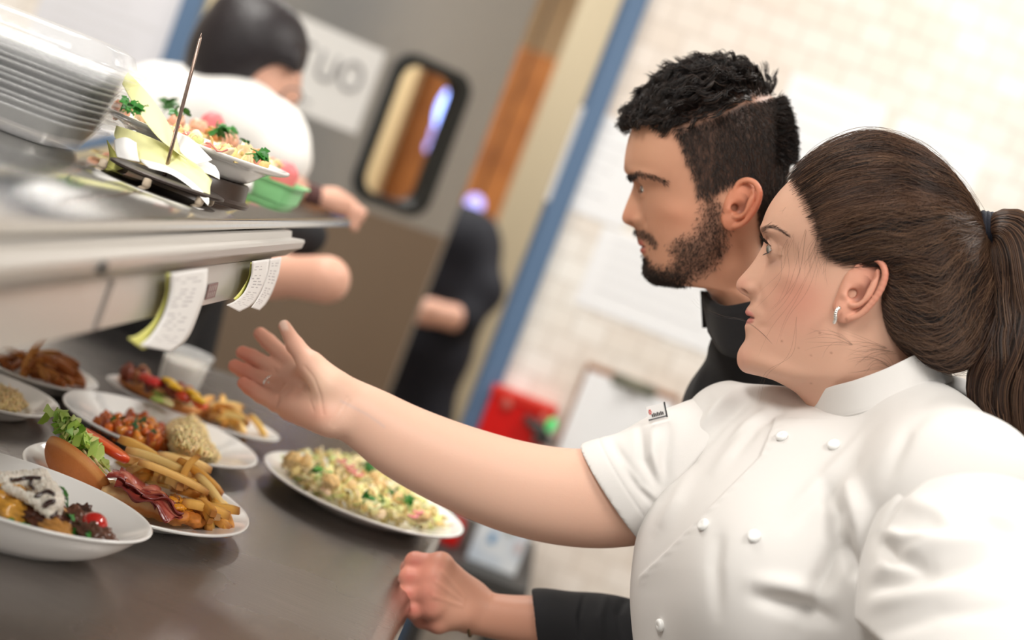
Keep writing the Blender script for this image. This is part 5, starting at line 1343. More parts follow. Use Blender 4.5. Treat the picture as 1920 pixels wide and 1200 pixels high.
# --- fries on the sandwich plate
fries([(232, 838), (300, 852), (368, 872), (395, 900), (436, 960), (430, 990), (385, 985), (350, 955), (300, 905), (250, 865)], 44, RIM, RIM+.024, 'golden french fry in the heap beside the bacon sandwich', 'french fries beside the bacon sandwich', GOLD, pk='sand',
      explicit=[(325, 895, RIM+.034, rightv(.25, -.12), .075), (300, 868, RIM+.030, rightv(.2, -.05), .075), (357, 882, RIM+.036, np.array([.15, 0, 1.]), .036), (395, 925, RIM+.026, rightv(-.3, -.5), .05), (385, 965, RIM+.012, rightv(-1.0, -.4), .05), (410, 965, RIM+.012, rightv(-.8, -.5), .055), (425, 975, RIM+.008, rightv(-1.0, -.2), .04), (270, 850, RIM+.028, rightv(.1, -.2), .06), (345, 868, RIM+.030, rightv(.4, 0), .06), (375, 895, RIM+.03, rightv(-.2, -.25), .06)])
fries([(375, 735), (430, 750), (480, 775), (515, 800), (505, 815), (470, 822), (430, 800), (395, 780)], 30, RIM, RIM+.024, 'golden french fry heaped beside the pepper topped sandwich', 'french fries beside the pepper sandwich', GOLD, pk='burger')
fries([(60, 655), (100, 650), (135, 670), (150, 700), (140, 716), (100, 725), (40, 700), (0, 680), (0, 660)], 34, RIM, RIM+.030, 'dark golden french fry in the back left heap under the shelf', 'french fries in the back left heap', DARK, pk='fries', explicit=[(62, 672, RIM+.030, np.array([.1, 0, 1.]), .06)])
# --- generic helpers
def lump(c, r, col, seed=0, rough=.18, n=12, M=None):
    V, Fc = ell_geo(n); q = V*3.1+seed*1.7; d = 1+rough*(np.sin(q[:, 0]*1.3+q[:, 1]*2.1)*np.cos(q[:, 2]*1.9+q[:, 0])+.5*np.sin(q[:, 1]*4.3+q[:, 2]*3.7)+.3*np.sin(q[:, 0]*7.7+q[:, 2]*6.1))
    V = V*d[:, None]*np.array(r); 
    if M is not None: V = V@M.T
    C = np.array(col)*(1+.25*(d-1)[:, None]/max(rough, .01)*.8)
    return V+np.array(c), Fc, C.clip(0, 1)
def leaf(mb, p, size, col, tilt=None, curl=.3):
    """lobed parsley leaf with three leaflets"""
    M = rotm(RNG.standard_normal()*.6 if tilt is None else tilt[0], RNG.standard_normal()*.6 if tilt is None else tilt[1], RNG.random()*6.28 if tilt is None else tilt[2])
    for a0 in (-.9, 0, .9):
        t = np.linspace(0, 1, 9); out = []
        for s_ in (1, -1):
            for k in range(9):
                wv = .30*math.sin(math.pi*min(1, t[k]*1.02))*(1+.35*math.cos(t[k]*19)); out.append((t[k], s_*wv))
        L_ = .8 if a0 else 1
        V = []; 
        for k in range(9):
            for s_ in (-1, 0, 1):
                wv = s_*(.30*math.sin(math.pi*t[k]*.98+.03)*(1+.35*math.cos(t[k]*19))); x, y = t[k]*L_, wv*L_
                V.append((x*math.cos(a0)-y*math.sin(a0), x*math.sin(a0)+y*math.cos(a0), curl*(-x*x*.6+abs(y)*.8)))
        V = np.array(V)*size; Fc = [(i*3+j, i*3+j+1, (i+1)*3+j+1, (i+1)*3+j) for i in range(8) for j in range(2)]
        th = np.array([0, 0, .0005]); n = len(V)
        V2 = np.concatenate([V+th, V-th]); F2 = Fc+[tuple(n+i for i in f[::-1]) for f in Fc]
        mb.add(V2@M.T+np.array(p), F2, jit(col, .12))
    mb.tube([np.array(p), np.array(p)+M@np.array([-size*.7, 0, -size*.3])], [.0006, .0006], 5, np.array(col)*1.2)
GR = srgb(46, 120, 38); GR2 = srgb(90, 160, 60); LG = srgb(176, 204, 92)
def parsley(px, py, z, size, label, group, n=3, col=GR):
    mb = MB()
    for _ in range(n): leaf(mb, WZ(px, py, z)+RNG.standard_normal(3)*size*.35*np.array([1, 1, .4]), size, col)
    return thing('parsley_sprig', mb, m_leaf, label, 'herb', group)
# --- oval bowl: beef, potatoes, soft cheese, tomato
zb = ZC+.026
LB = 'glossy browned %s in the nearest oval bowl'
for i, (x, y, r, c, s) in enumerate([(150, 995, (.017, .012, .010), srgb(88, 58, 46), 1), (133, 978, (.016, .014, .012), srgb(96, 62, 48), 2), (168, 1004, (.015, .012, .009), srgb(84, 56, 44), 3), (190, 1008, (.012, .010, .007), srgb(100, 66, 52), 4), (120, 990, (.014, .012, .010), srgb(78, 46, 36), 5), (60, 968, (.016, .014, .010), srgb(82, 48, 34), 6), (150, 970, (.012, .010, .010), srgb(74, 50, 42), 7), (88, 985, (.015, .012, .010), srgb(88, 52, 38), 8)]):
    V, Fc, C = lump(WZ(x, y, zb+(.010 if x > 160 else .005)), r, c, s, .30, 16); mb = MB(); mb.add(V, Fc); mb.c[-1] = C
    thing('beef_chunk', mb, m_wet, 'ragged dark brown chunk of braised beef in the oval bowl', 'meat', 'beef chunks in the oval bowl')
for i, (x, y, r, a) in enumerate([(45, 938, (.026, .015, .013), .3), (108, 1000, (.017, .013, .010), -.2), (20, 962, (.018, .015, .012), 1), (112, 1008, (.019, .008, .009), .2), (8, 935, (.020, .014, .012), .5), (100, 975, (.014, .013, .012), .4)]):
    M = rotm(.3, .2, a); V, Fc, C = lump(WZ(x, y, zb+(.010 if i in (0, 4) else .004)), r, srgb(196, 142, 58) if i % 2 == 0 else srgb(172, 122, 64), i, .13, 16, M); mb = MB(); mb.add(V, Fc); mb.c[-1] = C
    thing('potato_piece', mb, m_wet, 'roast yellow potato piece in the oval bowl', 'potato', 'potato pieces in the oval bowl')
S = SDF(WZ(50, 925, zb+.02)-.06, WZ(50, 925, zb+.02)+.08, .0011)
zc_ = zb+.022
for a, b_, r1, r2 in (((2, 902), (40, 905), .008, .010), ((44, 906), (62, 908), .011, .012), ((66, 902), (76, 897), .010, .009), ((66, 912), (84, 926), .013, .013), ((86, 930), (94, 940), .013, .012), ((95, 945), (102, 958), .011, .007), ((12, 914), (60, 936), .0045, .0045), ((60, 936), (92, 966), .0045, .0035)):
    S.cone(WZ(*a, zc_), WZ(*b_, zc_-(.006 if b_[1] > 940 else 0)), r1, r2, .0025)
V, Q = S.mesh(); V = relax(V, Q, 1); N_ = vnorm(V, Q); q = V*900; q = V*1000; V += N_*(.0006*np.sin(q[:, 0]*.55+2*np.sin(q[:, 2]*.31))*np.sin(q[:, 2]*.45+q[:, 1]*.4)+.0006*np.sin(q[:, 0]*1.7+q[:, 1])*np.sin(q[:, 2]*1.5))[:, None]
ch_ = mesh('soft_cheese', V, Q, mat('soft_white_cheese', srgb(222, 212, 198), .4, sss=.1, sssr=(.004,), bump=(350, .8, .003), col2=srgb(232, 226, 214), nscale=160)); tag(ch_, 'soft white cheese laid over the potatoes, striped with dark glaze', 'cheese')
m_glz = mat('balsamic_glaze', srgb(46, 16, 10), .08, coat=1)
cx_, cy_, cD = prj(V)
for pth, r in (([(20, 902), (35, 899), (55, 893), (78, 895)], .0013), ([(58, 896), (56, 908), (62, 915)], .0011), ([(68, 930), (80, 921), (95, 920), (106, 928)], .0017), ([(82, 947), (92, 941), (106, 939)], .0020), ([(98, 970), (104, 966), (110, 960)], .0012)):
    q = []
    for x, y in catmull(pth, 14): q.append(surf_at(x, y, cx_, cy_, cD, V, N_, 3)[0]-fw*.0003)
    q = np.array(q); ker = np.ones(5)/5
    for j in range(3): q[2:-2, j] = np.convolve(q[:, j], ker, 'valid')
    mb = MB(); r *= 1.35; mb.tube(q, [r*.5]+[r]*12+[r*.4], 8); mb.build('glaze_stripe', m_glz, ch_)
mb = MB(); V, Fc = ell_geo(18); p = WZ(175, 985, zb+.011); mb.add(V*np.array([.0125, .0125, .0115])+p, Fc, srgb(186, 28, 20)); t = thing('cherry_tomato', mb, mat('tomato_skin', (1, 1, 1), .06, vcol=True, coat=1, sss=.1, sssr=(.004,)), 'glossy red cherry tomato with dark glaze beside the beef', 'tomato')
mb = MB(); V, Fc, C = lump(p+np.array([.002, -.006, -.003])*1, (.011, .008, .008), srgb(24, 12, 10), 3, .1); mb.add(V, Fc); mb.build('glaze_drip', m_glz, t)
for x, y, z, s in ((14, 940, .012, .010), (40, 985, .008, .011), (120, 938, .020, .012), (68, 998, .004, .008), (145, 995, .012, .006), (172, 1010, .012, .006), (86, 998, .006, .007), (135, 975, .014, .007)):
    parsley(x, y, zb+z, s, 'small dark green herb leaf scattered in the oval bowl', 'herb leaves in the oval bowl', 2)
# --- bacon sandwich, two open halves
zs = ZC+.010
def bun_half(name, c, ax, ay, h, col, crumb, label, tilt, mb_extra=None):
    pass
top = empty('open_sandwich', WZ(165, 875, zs), 'golden bun half leaning on its side, filled with lettuce and a tomato slice', 'sandwich')
# bun: half dome lying along the plate, cut face up and to the back right
c = WZ(150, 868, zs+.022); e1 = nrm(WZ(195, 905, zs+.012)-WZ(97, 828, zs+.030)); nf_ = nrm(nrm(np.cross(e1, fw))*.75+fw*.45); nf_ = nf_ if nf_[2] > 0 else -nf_; e2 = np.cross(nf_, e1)
A = np.stack([e1, e2, nf_], 1)
V, Fc = ell_geo(26); lowr = V[:, 2] < 0; V = V*np.array([.039, .031, 1]); V[:, 2] = np.where(lowr, V[:, 2]*.026, V[:, 2]*.004)
rr = np.hypot(V[:, 0]/.036, V[:, 1]/.031); C = np.where((~lowr & (rr < .93))[:, None], np.array(srgb(238, 214, 168)), np.array(srgb(190, 112, 54))*(1+.25*np.clip(-V[:, 2:3]/.026, 0, 1)*0)); C = C*(1-.0)
C = np.where((lowr & (V[:, 2] > -.009))[:, None], np.array(srgb(214, 146, 80)), C)
mb = MB(); mb.add(V@A.T+c, Fc); mb.c[-1] = C; mb.build('bun', m_food, top, vcol=True)
def onb(x, y, z): return c+e1*x+e2*y+nf_*z
mb = MB()
for i in range(26):      # ruffled lettuce ribbons
    x0 = -.036+.030*RNG.random(); y0 = -.016+.034*RNG.random(); s = np.linspace(0, 1, 12); a = RNG.random()*6.28; L_ = .022+.012*RNG.random()
    base = np.array([onb(x0+L_*t*math.cos(a)*.8+.003*math.sin(14*t+i), y0+L_*t*math.sin(a)*.8, .004+.014*RNG.random()*.3+.012*math.sin(t*3)+.004*math.sin(11*t+i)) for t in s]); wv = .006+.003*RNG.random()
    edge = base+nrm(nf_+.6*RNG.standard_normal(3))[None]*(wv*(1+.35*np.sin(16*s+i)))[:, None]
    V = np.concatenate([base, edge, base+.0006, edge+.0006]); Fq = [(k, k+1, 12+k+1, 12+k) for k in range(11)]+[(24+k, 36+k, 36+k+1, 24+k+1) for k in range(11)]; mb.add(V, Fq, jit([srgb(160, 196, 84), srgb(196, 216, 120), srgb(134, 180, 66)][i % 3]))
mb.build('lettuce', m_leaf, top, vcol=True)
mb = MB()
for i in range(4):
    V = [onb(-.040+.006*i+.016*u, -.012+.006*i+.008*v, .008+.020*v+.002*math.sin(5*u+i)+.006*i*.3) for v in np.linspace(0, 1, 6) for u in np.linspace(0, 1, 4)]
    V = np.array(V); n = len(V); Fq = grid_faces(6, 4, False); mb.add(np.concatenate([V, V+nf_*.0008]), Fq+[tuple(n+k for k in f[::-1]) for f in Fq], jit(srgb(226, 226, 150), .05))
mb.build('lettuce_stem', m_leaf, top, vcol=True)
mb = MB(); a_, b_ = WZ(150, 806, zs+.040), WZ(240, 866, zs+.030); ex_ = nrm(b_-a_); upv_ = nrm(np.cross(ex_, fw)); upv_ = upv_ if upv_[2] > 0 else -upv_; oo = np.cross(upv_, ex_); L_ = np.linalg.norm(b_-a_)/2; mid = (a_+b_)/2+fw*.004
V, Fc = lathe_geo([(0.0001, -.0032), (.94, -.0032), (1.0, -.0012), (1.0, .0012), (.94, .0032), (.0001, .0032)], 40); An = np.stack([ex_, nrm(fw-upv_*.05), np.cross(ex_, nrm(fw-upv_*.05))], 1); V = V*np.array([L_, .016, 1.25]); 
C = np.where((np.hypot(V[:, 0]/L_, V[:, 1]/.016) > .985)[:, None], np.array(srgb(206, 60, 26)), np.array(srgb(232, 108, 62))); mb.add(V@An.T+mid, Fc); mb.c[-1] = C; mb.build('tomato_slice', m_wet, top, vcol=True)
mb = MB()
for i in range(9):
    x0 = -.014+.005*i; q = [onb(x0-.010+.02*t, -.012+.016*RNG.random()*.2+.012*math.sin(t*2), .006+.003*(i % 3)) for t in np.linspace(0, 1, 7)]; mb.tube(q, .0022, 6, jit([srgb(206, 178, 132), srgb(222, 206, 160), srgb(176, 176, 96)][i % 3], .08), flat=.5)
mb.build('fried_onion', m_wet, top, vcol=True)
base_ = empty('open_sandwich', WZ(270, 945, zs), 'toasted bun slab topped with curled bacon and melted cheese', 'sandwich')
a_, b_ = WZ(190, 920, zs+.006), WZ(345, 970, zs+.006); ex_ = nrm(b_-a_); ey_ = nrm(np.cross([0, 0, 1.], ex_)); L_ = np.linalg.norm(b_-a_)
rows = []
prof = [(-.016, 0), (-.019, .006), (-.018, .013), (-.014, .016), (.0, .0165), (.014, .016), (.018, .013), (.019, .006), (.016, 0)]
V = []; C = []
for i, t in enumerate(np.linspace(0, 1, 24)):
    e = math.sqrt(max(0, 1-abs(2*t-1)**6)); 
    for k, (y, z) in enumerate(prof):
        V.append(a_+ex_*(L_*t)+ey_*(y*(.75+.25*e))*1.05+np.array([0, 0, z*(.8+.2*e)-.006+.0008*math.sin(t*40+k)])); C.append(srgb(240, 202, 144) if z > .012 else (srgb(206, 128, 62) if z > .003 else srgb(214, 150, 86)))
mb = MB(); n = len(prof); mb.add(V, grid_faces(24, n, True)+[tuple(range(n-1, -1, -1)), tuple(23*n+j for j in range(n))]); mb.c[-1] = np.array(C); mb.build('bun', m_food, base_, vcol=True, sharp=60)
mb = MB()
for i in range(5):      # rippled rashers
    x0 = .008+.013*i; s = np.linspace(0, 1, 22); p0 = WZ(206+14*i, 886+9*i, zs+.029-.001*i); dr = nrm(ex_+.15*RNG.standard_normal(3)*np.array([1, 1, .3])); sd = nrm(np.cross(dr, [0, 0, 1.])+.5*RNG.standard_normal(3)*.4); L2 = .044+.01*RNG.random()
    mid = p0+np.outer(s*L2, dr)+np.outer(.003*np.sin(s*8+i), [0, 0, 1.])+np.outer(-.008*s*s, [0, 0, 1.])
    for lay in range(1):
        rws = [mid+sd*w_+np.outer(.0016*np.sin(s*11+w_*260+i), [0, 0, 1]) for w_ in np.linspace(-.015, .015, 7)]
        V = np.concatenate(rws); Cc = np.concatenate([np.tile(srgb(*c3), (22, 1)) for c3 in ((140, 56, 46), (176, 84, 72), (206, 130, 108), (150, 58, 50), (186, 96, 80), (140, 54, 44), (120, 44, 38))]); V2 = np.concatenate([V, V-np.array([0, 0, .002])]); Fq = grid_faces(7, 22, False); nn = len(V)
        rim = [(j, nn+j, nn+j+1, j+1) for j in range(21)]+[(6*22+j+1, nn+6*22+j+1, nn+6*22+j, 6*22+j) for j in range(21)]
        mb.add(V2, Fq+[tuple(nn+k for k in f[::-1]) for f in Fq]+rim); mb.c[-1] = np.concatenate([Cc, Cc])
mb.build('bacon', m_wet, base_, vcol=True)
mb = MB()
for i in range(16):
    V, Fc, C = lump(WZ(318+RNG.random()*34, 930+RNG.random()*26, zs+.016+.004*RNG.random()), (.006, .005, .003), srgb(226, 150, 40) if i % 3 else srgb(140, 84, 40), i, .2, 8); mb.add(V, Fc); mb.c[-1] = C
mb.build('melted_cheese', m_wet, base_, vcol=True)
mb = MB()
for i in range(5):
    V, Fc, C = lump(WZ(338+i*9, 958+RNG.random()*12+i*3, zs+.010), (.011, .008, .007), srgb(206, 128, 54), i, .12, 10); mb.add(V, Fc); mb.c[-1] = C
t = thing('potato_wedges', mb, m_food, 'browned crumbly potato bits at the end of the bacon sandwich', 'potato'); t['kind'] = 'stuff'
# --- curry plate
def scatter(name, poly, n, z, h, cols, sz, label, cat, m, n_ell=6, el=(1, 1, .7), seed=0, kind='stuff', domep=None):
    P = np.array(poly, float); lo, hi = P.min(0), P.max(0); mb = MB(); k = 0
    while k < n:
        x, y = lo+(hi-lo)*RNG.random(2)
        if not in_poly(np.array([x]), np.array([y]), poly)[0]: continue
        d, _ = seg_dist(np.array([x]), np.array([y]), list(poly)+[poly[0]]); hh = min(1, d[0]/(domep or 16))**.6
        s = sz*(.7+.6*RNG.random()); M = rotm(*(RNG.random(3)*3)); V, Fc = ell_geo(n_ell); V = (V*(1+.10*np.sin(V[:, [1]]*5+k)))*np.array(el)*s
        zz = z+h*hh*(RNG.random()**.5 if h > 0 else 0); p = WZ(x, y, zz); mb.add(V@M.T+p, Fc, jit(cols[RNG.integers(len(cols))], .10)); k += 1
    o = thing(name, mb, m, label, cat); o['kind'] = kind; return o
zc = ZC+.012
scatter('curry', [(172, 792), (200, 782), (240, 778), (285, 790), (312, 815), (322, 850), (295, 850), (245, 828), (200, 808)], 190, zc, .018, [srgb(212, 112, 30), srgb(196, 92, 24), srgb(222, 140, 56), srgb(176, 84, 30), srgb(160, 66, 26)], .0065, 'orange brown curry pooled left of the rice mound', 'curry', m_wet, el=(1.35, .85, .6))
for x, y in ((222, 785), (248, 796), (262, 790), (255, 806), (285, 816)): parsley(x, y, zc+.020, .009, 'chopped green herb scattered on the orange curry', 'chopped herbs on the curry', 3, srgb(44, 96, 44))
def rice(name, poly, z, h, n, label, col, dome=22):
    return scatter(name, poly, n, z, h, [col, tuple(c*.93 for c in col), tuple(min(1, c*1.05) for c in col)], .0028, label, 'rice', m_food, 4, (1.6, .55, .55), domep=dome)
rice('rice_mound', [(310, 805), (330, 788), (360, 780), (382, 800), (392, 830), (412, 858), (400, 866), (350, 862), (318, 845)], zc, .052, 4600, 'tall mound of cream coloured rice beside the orange curry', srgb(240, 216, 160))
rice('rice_patch', [(0, 716), (20, 722), (42, 742), (48, 762), (30, 768), (-10, 764), (-30, 740), (-20, 716)], ZC+.008, .012, 1100, 'small flat patch of rice on the plate at the left edge', srgb(232, 204, 150))
# --- pepper topped sandwich
zp = ZC+.012
ps = empty('sandwich', WZ(300, 740, zp), 'open sandwich piled with meat, red tomato and yellow peppers, behind the curry plate', 'sandwich')
mb = MB(); a_, b_ = WZ(228, 705, zp+.012), WZ(375, 772, zp+.008); V = []; C = []
ex_ = nrm(b_-a_); ey_ = nrm(np.cross([0, 0, 1.], ex_)); L_ = np.linalg.norm(b_-a_)
for t in np.linspace(0, 1, 16):
    e = max(.35, math.sqrt(max(0, 1-abs(2*t-1)**4)))
    for k in range(12): an = k/12*6.283; V.append(a_+ex_*L_*t+ey_*.024*e*math.cos(an)+np.array([0, 0, .013*e*math.sin(an)])); C.append(srgb(222, 164, 104) if math.sin(an) > .3 else srgb(196, 124, 62))
mb.add(V, grid_faces(16, 12, True)+[tuple(range(11, -1, -1)), tuple(180+j for j in range(12))]); mb.c[-1] = np.array(C); mb.build('bun', m_food, ps, vcol=True)
mb = MB()
for i in range(22):
    t = RNG.random(); x, y = 232+125*t, 690+52*t+10*RNG.standard_normal()*.6; V, Fc, C = lump(WZ(x, y, zp+.026+.006*RNG.random()), (.011, .008, .005), [srgb(136, 66, 46), srgb(112, 54, 40), srgb(180, 120, 80)][i % 3], i, .2, 9, rotm(*(RNG.random(3)*2))); mb.add(V, Fc); mb.c[-1] = C
mb.build('sliced_meat', m_wet, ps, vcol=True)
for x, y, c_ in ((288, 716, srgb(204, 48, 44)), (275, 710, srgb(190, 60, 40)), (346, 744, srgb(206, 66, 30)), (375, 758, srgb(214, 90, 40))):
    mb = MB(); V, Fc, C = lump(WZ(x, y, zp+.034), (.011, .009, .006), c_, x, .1, 10); mb.add(V, Fc); mb.c[-1] = C; mb.build('tomato_piece', m_wet, ps, vcol=True)
for x, y in ((318, 716), (328, 726), (362, 738), (372, 750)):
    mb = MB(); q = [WZ(x-9+18*t, y-6+9*t, zp+.038+.005*math.sin(3.1*t)) for t in np.linspace(0, 1, 8)]; mb.tube(q, [.004, .007, .008, .008, .008, .008, .007, .004], 10, srgb(226, 178, 30), flat=.45); mb.build('yellow_pepper', m_wet, ps, vcol=True)
mb = MB()
for i in range(14): V, Fc, C = lump(WZ(290+75*RNG.random(), 735+25*RNG.random(), zp+.022), (.008, .006, .003), [srgb(214, 196, 150), srgb(150, 170, 80)][i % 2], i, .2, 8); mb.add(V, Fc); mb.c[-1] = C
mb.build('shredded_cabbage', m_food, ps, vcol=True)['kind'] = 'stuff'
# --- salads
SALP = [srgb(236, 224, 160), srgb(228, 206, 140), srgb(244, 236, 190), srgb(214, 186, 120), srgb(220, 226, 150), srgb(238, 216, 176)]
zl = ZC+.012
poly7 = [(525, 862), (560, 852), (620, 846), (680, 860), (740, 890), (790, 930), (830, 965), (855, 985), (840, 994), (780, 985), (700, 968), (640, 945), (580, 915), (540, 885)]
mb = MB(); k = 0; P = np.array(poly7, float); lo, hi = P.min(0), P.max(0)
def shreds(poly, n, z, h, cols, label, L=(.012, .026), r=.0016, dome=26, chunk=.35):
    P = np.array(poly, float); lo, hi = P.min(0), P.max(0); mb = MB(); k = 0
    while k < n:
        x, y = lo+(hi-lo)*RNG.random(2)
        if not in_poly(np.array([x]), np.array([y]), poly)[0]: continue
        d, _ = seg_dist(np.array([x]), np.array([y]), list(poly)+[poly[0]]); hh = min(1, d[0]/dome)**.6
        p = WZ(x, y, z+h*hh*RNG.random()**.5); c_ = jit(cols[RNG.integers(len(cols))], .08)
        if RNG.random() < chunk:
            V, Fc, C = lump(p, np.array([.0065, .005, .004])*(.7+.6*RNG.random()), c_, k, .15, 7, rotm(*(RNG.random(3)*3))); mb.add(V, Fc, c_)
        else:
            a = RNG.random()*6.28; L_ = L[0]+(L[1]-L[0])*RNG.random(); s = np.linspace(-.5, .5, 6); dv = nrm(np.array([math.cos(a), math.sin(a), .4*RNG.standard_normal()]))
            q = p+np.outer(s*L_, dv)+np.outer(.003*np.sin(s*6+k), [0, 0, 1]); q[:, 2] = np.maximum(q[:, 2], z); mb.tube(q, r, 5, c_, flat=.6)
        k += 1
    o = thing('chopped_salad', mb, m_food, label, 'salad'); o['kind'] = 'stuff'; return o
shreds(poly7, 760, zl-.002, .026, SALP, 'pale shredded cabbage salad covering the plate under the arm')
for x, y in ((548, 862), (570, 868), (622, 905), (712, 912), (790, 968), (745, 940), (700, 900)):
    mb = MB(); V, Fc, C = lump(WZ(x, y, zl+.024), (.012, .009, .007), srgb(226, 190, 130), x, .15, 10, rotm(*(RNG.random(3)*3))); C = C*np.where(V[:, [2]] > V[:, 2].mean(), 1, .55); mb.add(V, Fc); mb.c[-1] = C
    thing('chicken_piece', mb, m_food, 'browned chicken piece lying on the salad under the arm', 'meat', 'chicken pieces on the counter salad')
for x, y in ((660, 880), (672, 888), (655, 872), (775, 966), (785, 958), (640, 862)):
    mb = MB(); q = [WZ(x-8+16*t, y+4*math.sin(3*t), zl+.030) for t in np.linspace(0, 1, 7)]; mb.tube(q, .003, 7, srgb(226, 130, 130), flat=.5); thing('pink_onion_slice', mb, m_wet, 'pink pickled onion slice on the salad under the arm', 'onion', 'pink onion slices on the counter salad')
for x, y, s in ((596, 876, .013), (605, 884, .010), (686, 866, .012), (700, 874, .012), (678, 934, .013), (742, 925, .012), (755, 938, .010), (776, 942, .013), (712, 938, .010), (835, 950, .010)):
    parsley(x, y, zl+.032, s, 'bright green herb leaf on the salad under the arm', 'herb leaves on the counter salad', 2, GR2 if s < .012 else GR)
zq = ZS+.0225+.018
shreds([(222, 205), (300, 225), (400, 262), (470, 290), (522, 312), (500, 318), (420, 292), (320, 255), (240, 222)], 320, zq-.004, .016, SALP+[srgb(226, 160, 130), srgb(220, 130, 120)], 'chopped salad with pink onion heaped on the shelf plate', dome=10)
for x, y in ((228, 206), (275, 220), (330, 232), (372, 240), (420, 262), (432, 266), (458, 290), (478, 296), (400, 258)):
    mb = MB(); V, Fc, C = lump(WZ(x, y, zq+.010), (.012, .010, .008), [srgb(236, 176, 146), srgb(226, 150, 90), srgb(232, 196, 150)][x % 3], x, .18, 10, rotm(*(RNG.random(3)*3))); mb.add(V, Fc); mb.c[-1] = C
    thing('shrimp_piece', mb, m_wet, 'plump pink orange shrimp piece on the shelf plate', 'seafood', 'shrimp pieces on the shelf plate')
for x, y, s, n_ in ((235, 192, .012, 3), (248, 200, .012, 3), (312, 196, .016, 5), (330, 212, .012, 3), (412, 242, .014, 4), (430, 248, .012, 3), (456, 262, .010, 2), (496, 292, .014, 2), (270, 205, .010, 2)):
    parsley(x, y, zq+.022, s, 'bright green herb sprig on the shelf plate salad', 'herb sprigs on the shelf plate', n_)
mb = MB(); p = WZ(488, 300, zq+.006); M = None
s = np.linspace(0, 1, 10); V = []
dirn = nrm(WZ(482, 258, zq+.010)-p+np.array([0, 0, .03])); sd = cr
for t in s:
    for w_ in (-1, -.5, 0, .5, 1): V.append(p+dirn*(.034*t)+sd*(w_*.011*math.sin(math.pi*min(1, t*.9+.12))**.8)+fw*(.004*abs(w_)-.003*t))
V = np.array(V); n = len(V); Fq = grid_faces(10, 5, False); mb.add(np.concatenate([V, V+fw*.0006]), Fq+[tuple(n+k for k in f[::-1]) for f in Fq], srgb(120, 186, 84)); thing('lettuce_leaf', mb, m_leaf, 'pointed light green leaf standing at the right of the shelf plate', 'leaf')
# --- plastic sauce cup
cc = WZ(328, 738, ZC); cup = empty('sauce_cup', (cc[0], cc[1], ZC), 'clear plastic cup of white sauce behind the pepper sandwich', 'cup')
m_plast = mat('clear_plastic', srgb(245, 246, 247), .06, alpha=.34, spec=.8, coat=.5)
def lathe_part(name, prof, m, e, n=40, close=True):
    V, Fc = lathe_geo(prof, n); o = mesh(name, V, Fc, m, None, True, loc=(0, 0, 0)); o.parent = e; return o
lathe_part('cup_wall', [(.0001, .0005), (.027, .0005), (.029, .003), (.034, .06), (.0365, .062), (.0365, .064), (.0335, .0635), (.0325, .06), (.0275, .004), (.026, .002), (.0001, .002)], m_plast, cup)
lathe_part('sauce', [(.0001, .0024), (.0268, .0026), (.0312, .046), (.030, .049), (.018, .0475), (.0001, .049)], mat('white_sauce', srgb(236, 232, 222), .35, sss=.1), cup)
# ============================================================ things on and under the pass shelf
def sheet(name, La, Lb, m, parent=None, n=24, k=8, th=.0003, curl=0):
    """paper between two edge polylines of (px,py,D)"""
    A = catmull([W(*q) for q in La], n); B = catmull([W(*q) for q in Lb], n)
    rows = [A*(1-t)+B*t+(-fw)*(curl*4*t*(1-t)) for t in np.linspace(0, 1, k)]
    o = mesh(name, np.concatenate(rows), grid_np(k, n, False), m, parent); q = o.modifiers.new('s', 'SOLIDIFY'); q.thickness = th; return o, A, B
def paper_mat(name, col, ink):
    m = mat(name, col, .7); return m
m_wp = mat('white_ticket_paper', srgb(238, 236, 234), .7); m_yp = mat('yellow_ticket_paper', srgb(226, 224, 130), .7); m_yp2 = mat('pale_yellow_paper', srgb(238, 236, 176), .7); m_ink = mat('grey_print', srgb(192, 188, 190), .8)
def print_lines(A, B, par, rows, off=-.0006):
    mb = MB(); n = len(A)
    for r, spans in rows:
        i = int(r*(n-1)); p, q = A[i], B[i]; dn = nrm(A[min(i+1, n-1)]-A[max(i-1, 0)])
        for a, b in spans:
            c0 = p*(1-a)+q*a+fw*(off-.008*a*(1-a)); c1 = p*(1-b)+q*b+fw*(off-.008*b*(1-b)); mb.add([c0, c1, c1+dn*.0013, c0+dn*.0013, c0+fw*.0002, c1+fw*.0002, c1+dn*.0013+fw*.0002, c0+dn*.0013+fw*.0002], [(0, 1, 2, 3), (4, 7, 6, 5)])
    mb.build('print', m_ink, par, smooth=False)
def hangD(L, dx=0.0):
    return [(x, y, (.2715-.004*i/len(L)-dx)*F/abs((x-1080)*.934+(y-410)*.358)) for i, (x, y, D) in enumerate(L)]
def ticket(label, L1, L2, yl1=None, yl2=None):
    L1, L2 = hangD(L1), hangD(L2)
    if yl1: yl1, yl2 = hangD(yl1, -.003), hangD(yl2, -.003)
    o, A, B = sheet('order_ticket', L1, L2, m_wp, curl=.002); tag(o, label, 'order ticket')
    rows = []
    for r in np.linspace(.12, .85, 15):
        s = RNG.random()*.2+.1; rows.append((r, [(s, s+.12+.1*RNG.random()), (s+.30, s+.36+.25*RNG.random())]))
    print_lines(A, B, o, rows)
    if yl1: y, _, _ = sheet('yellow_copy', yl1, yl2, m_yp, o, curl=.002)
    return o
ticket('long printed ticket with a yellow copy, hanging left of the brown sticker', [(320, 512, 1.075), (318, 550, 1.073), (306, 592, 1.066), (284, 628, 1.055), (262, 648, 1.05)], [(390, 503, 1.10), (386, 545, 1.098), (372, 590, 1.092), (352, 635, 1.085), (322, 660, 1.08)],
       [(312, 513, 1.08), (310, 555, 1.078), (290, 600, 1.072), (262, 626, 1.066), (240, 634, 1.062)], [(350, 510, 1.09), (345, 555, 1.088), (330, 605, 1.084), (300, 640, 1.078), (268, 656, 1.072)])
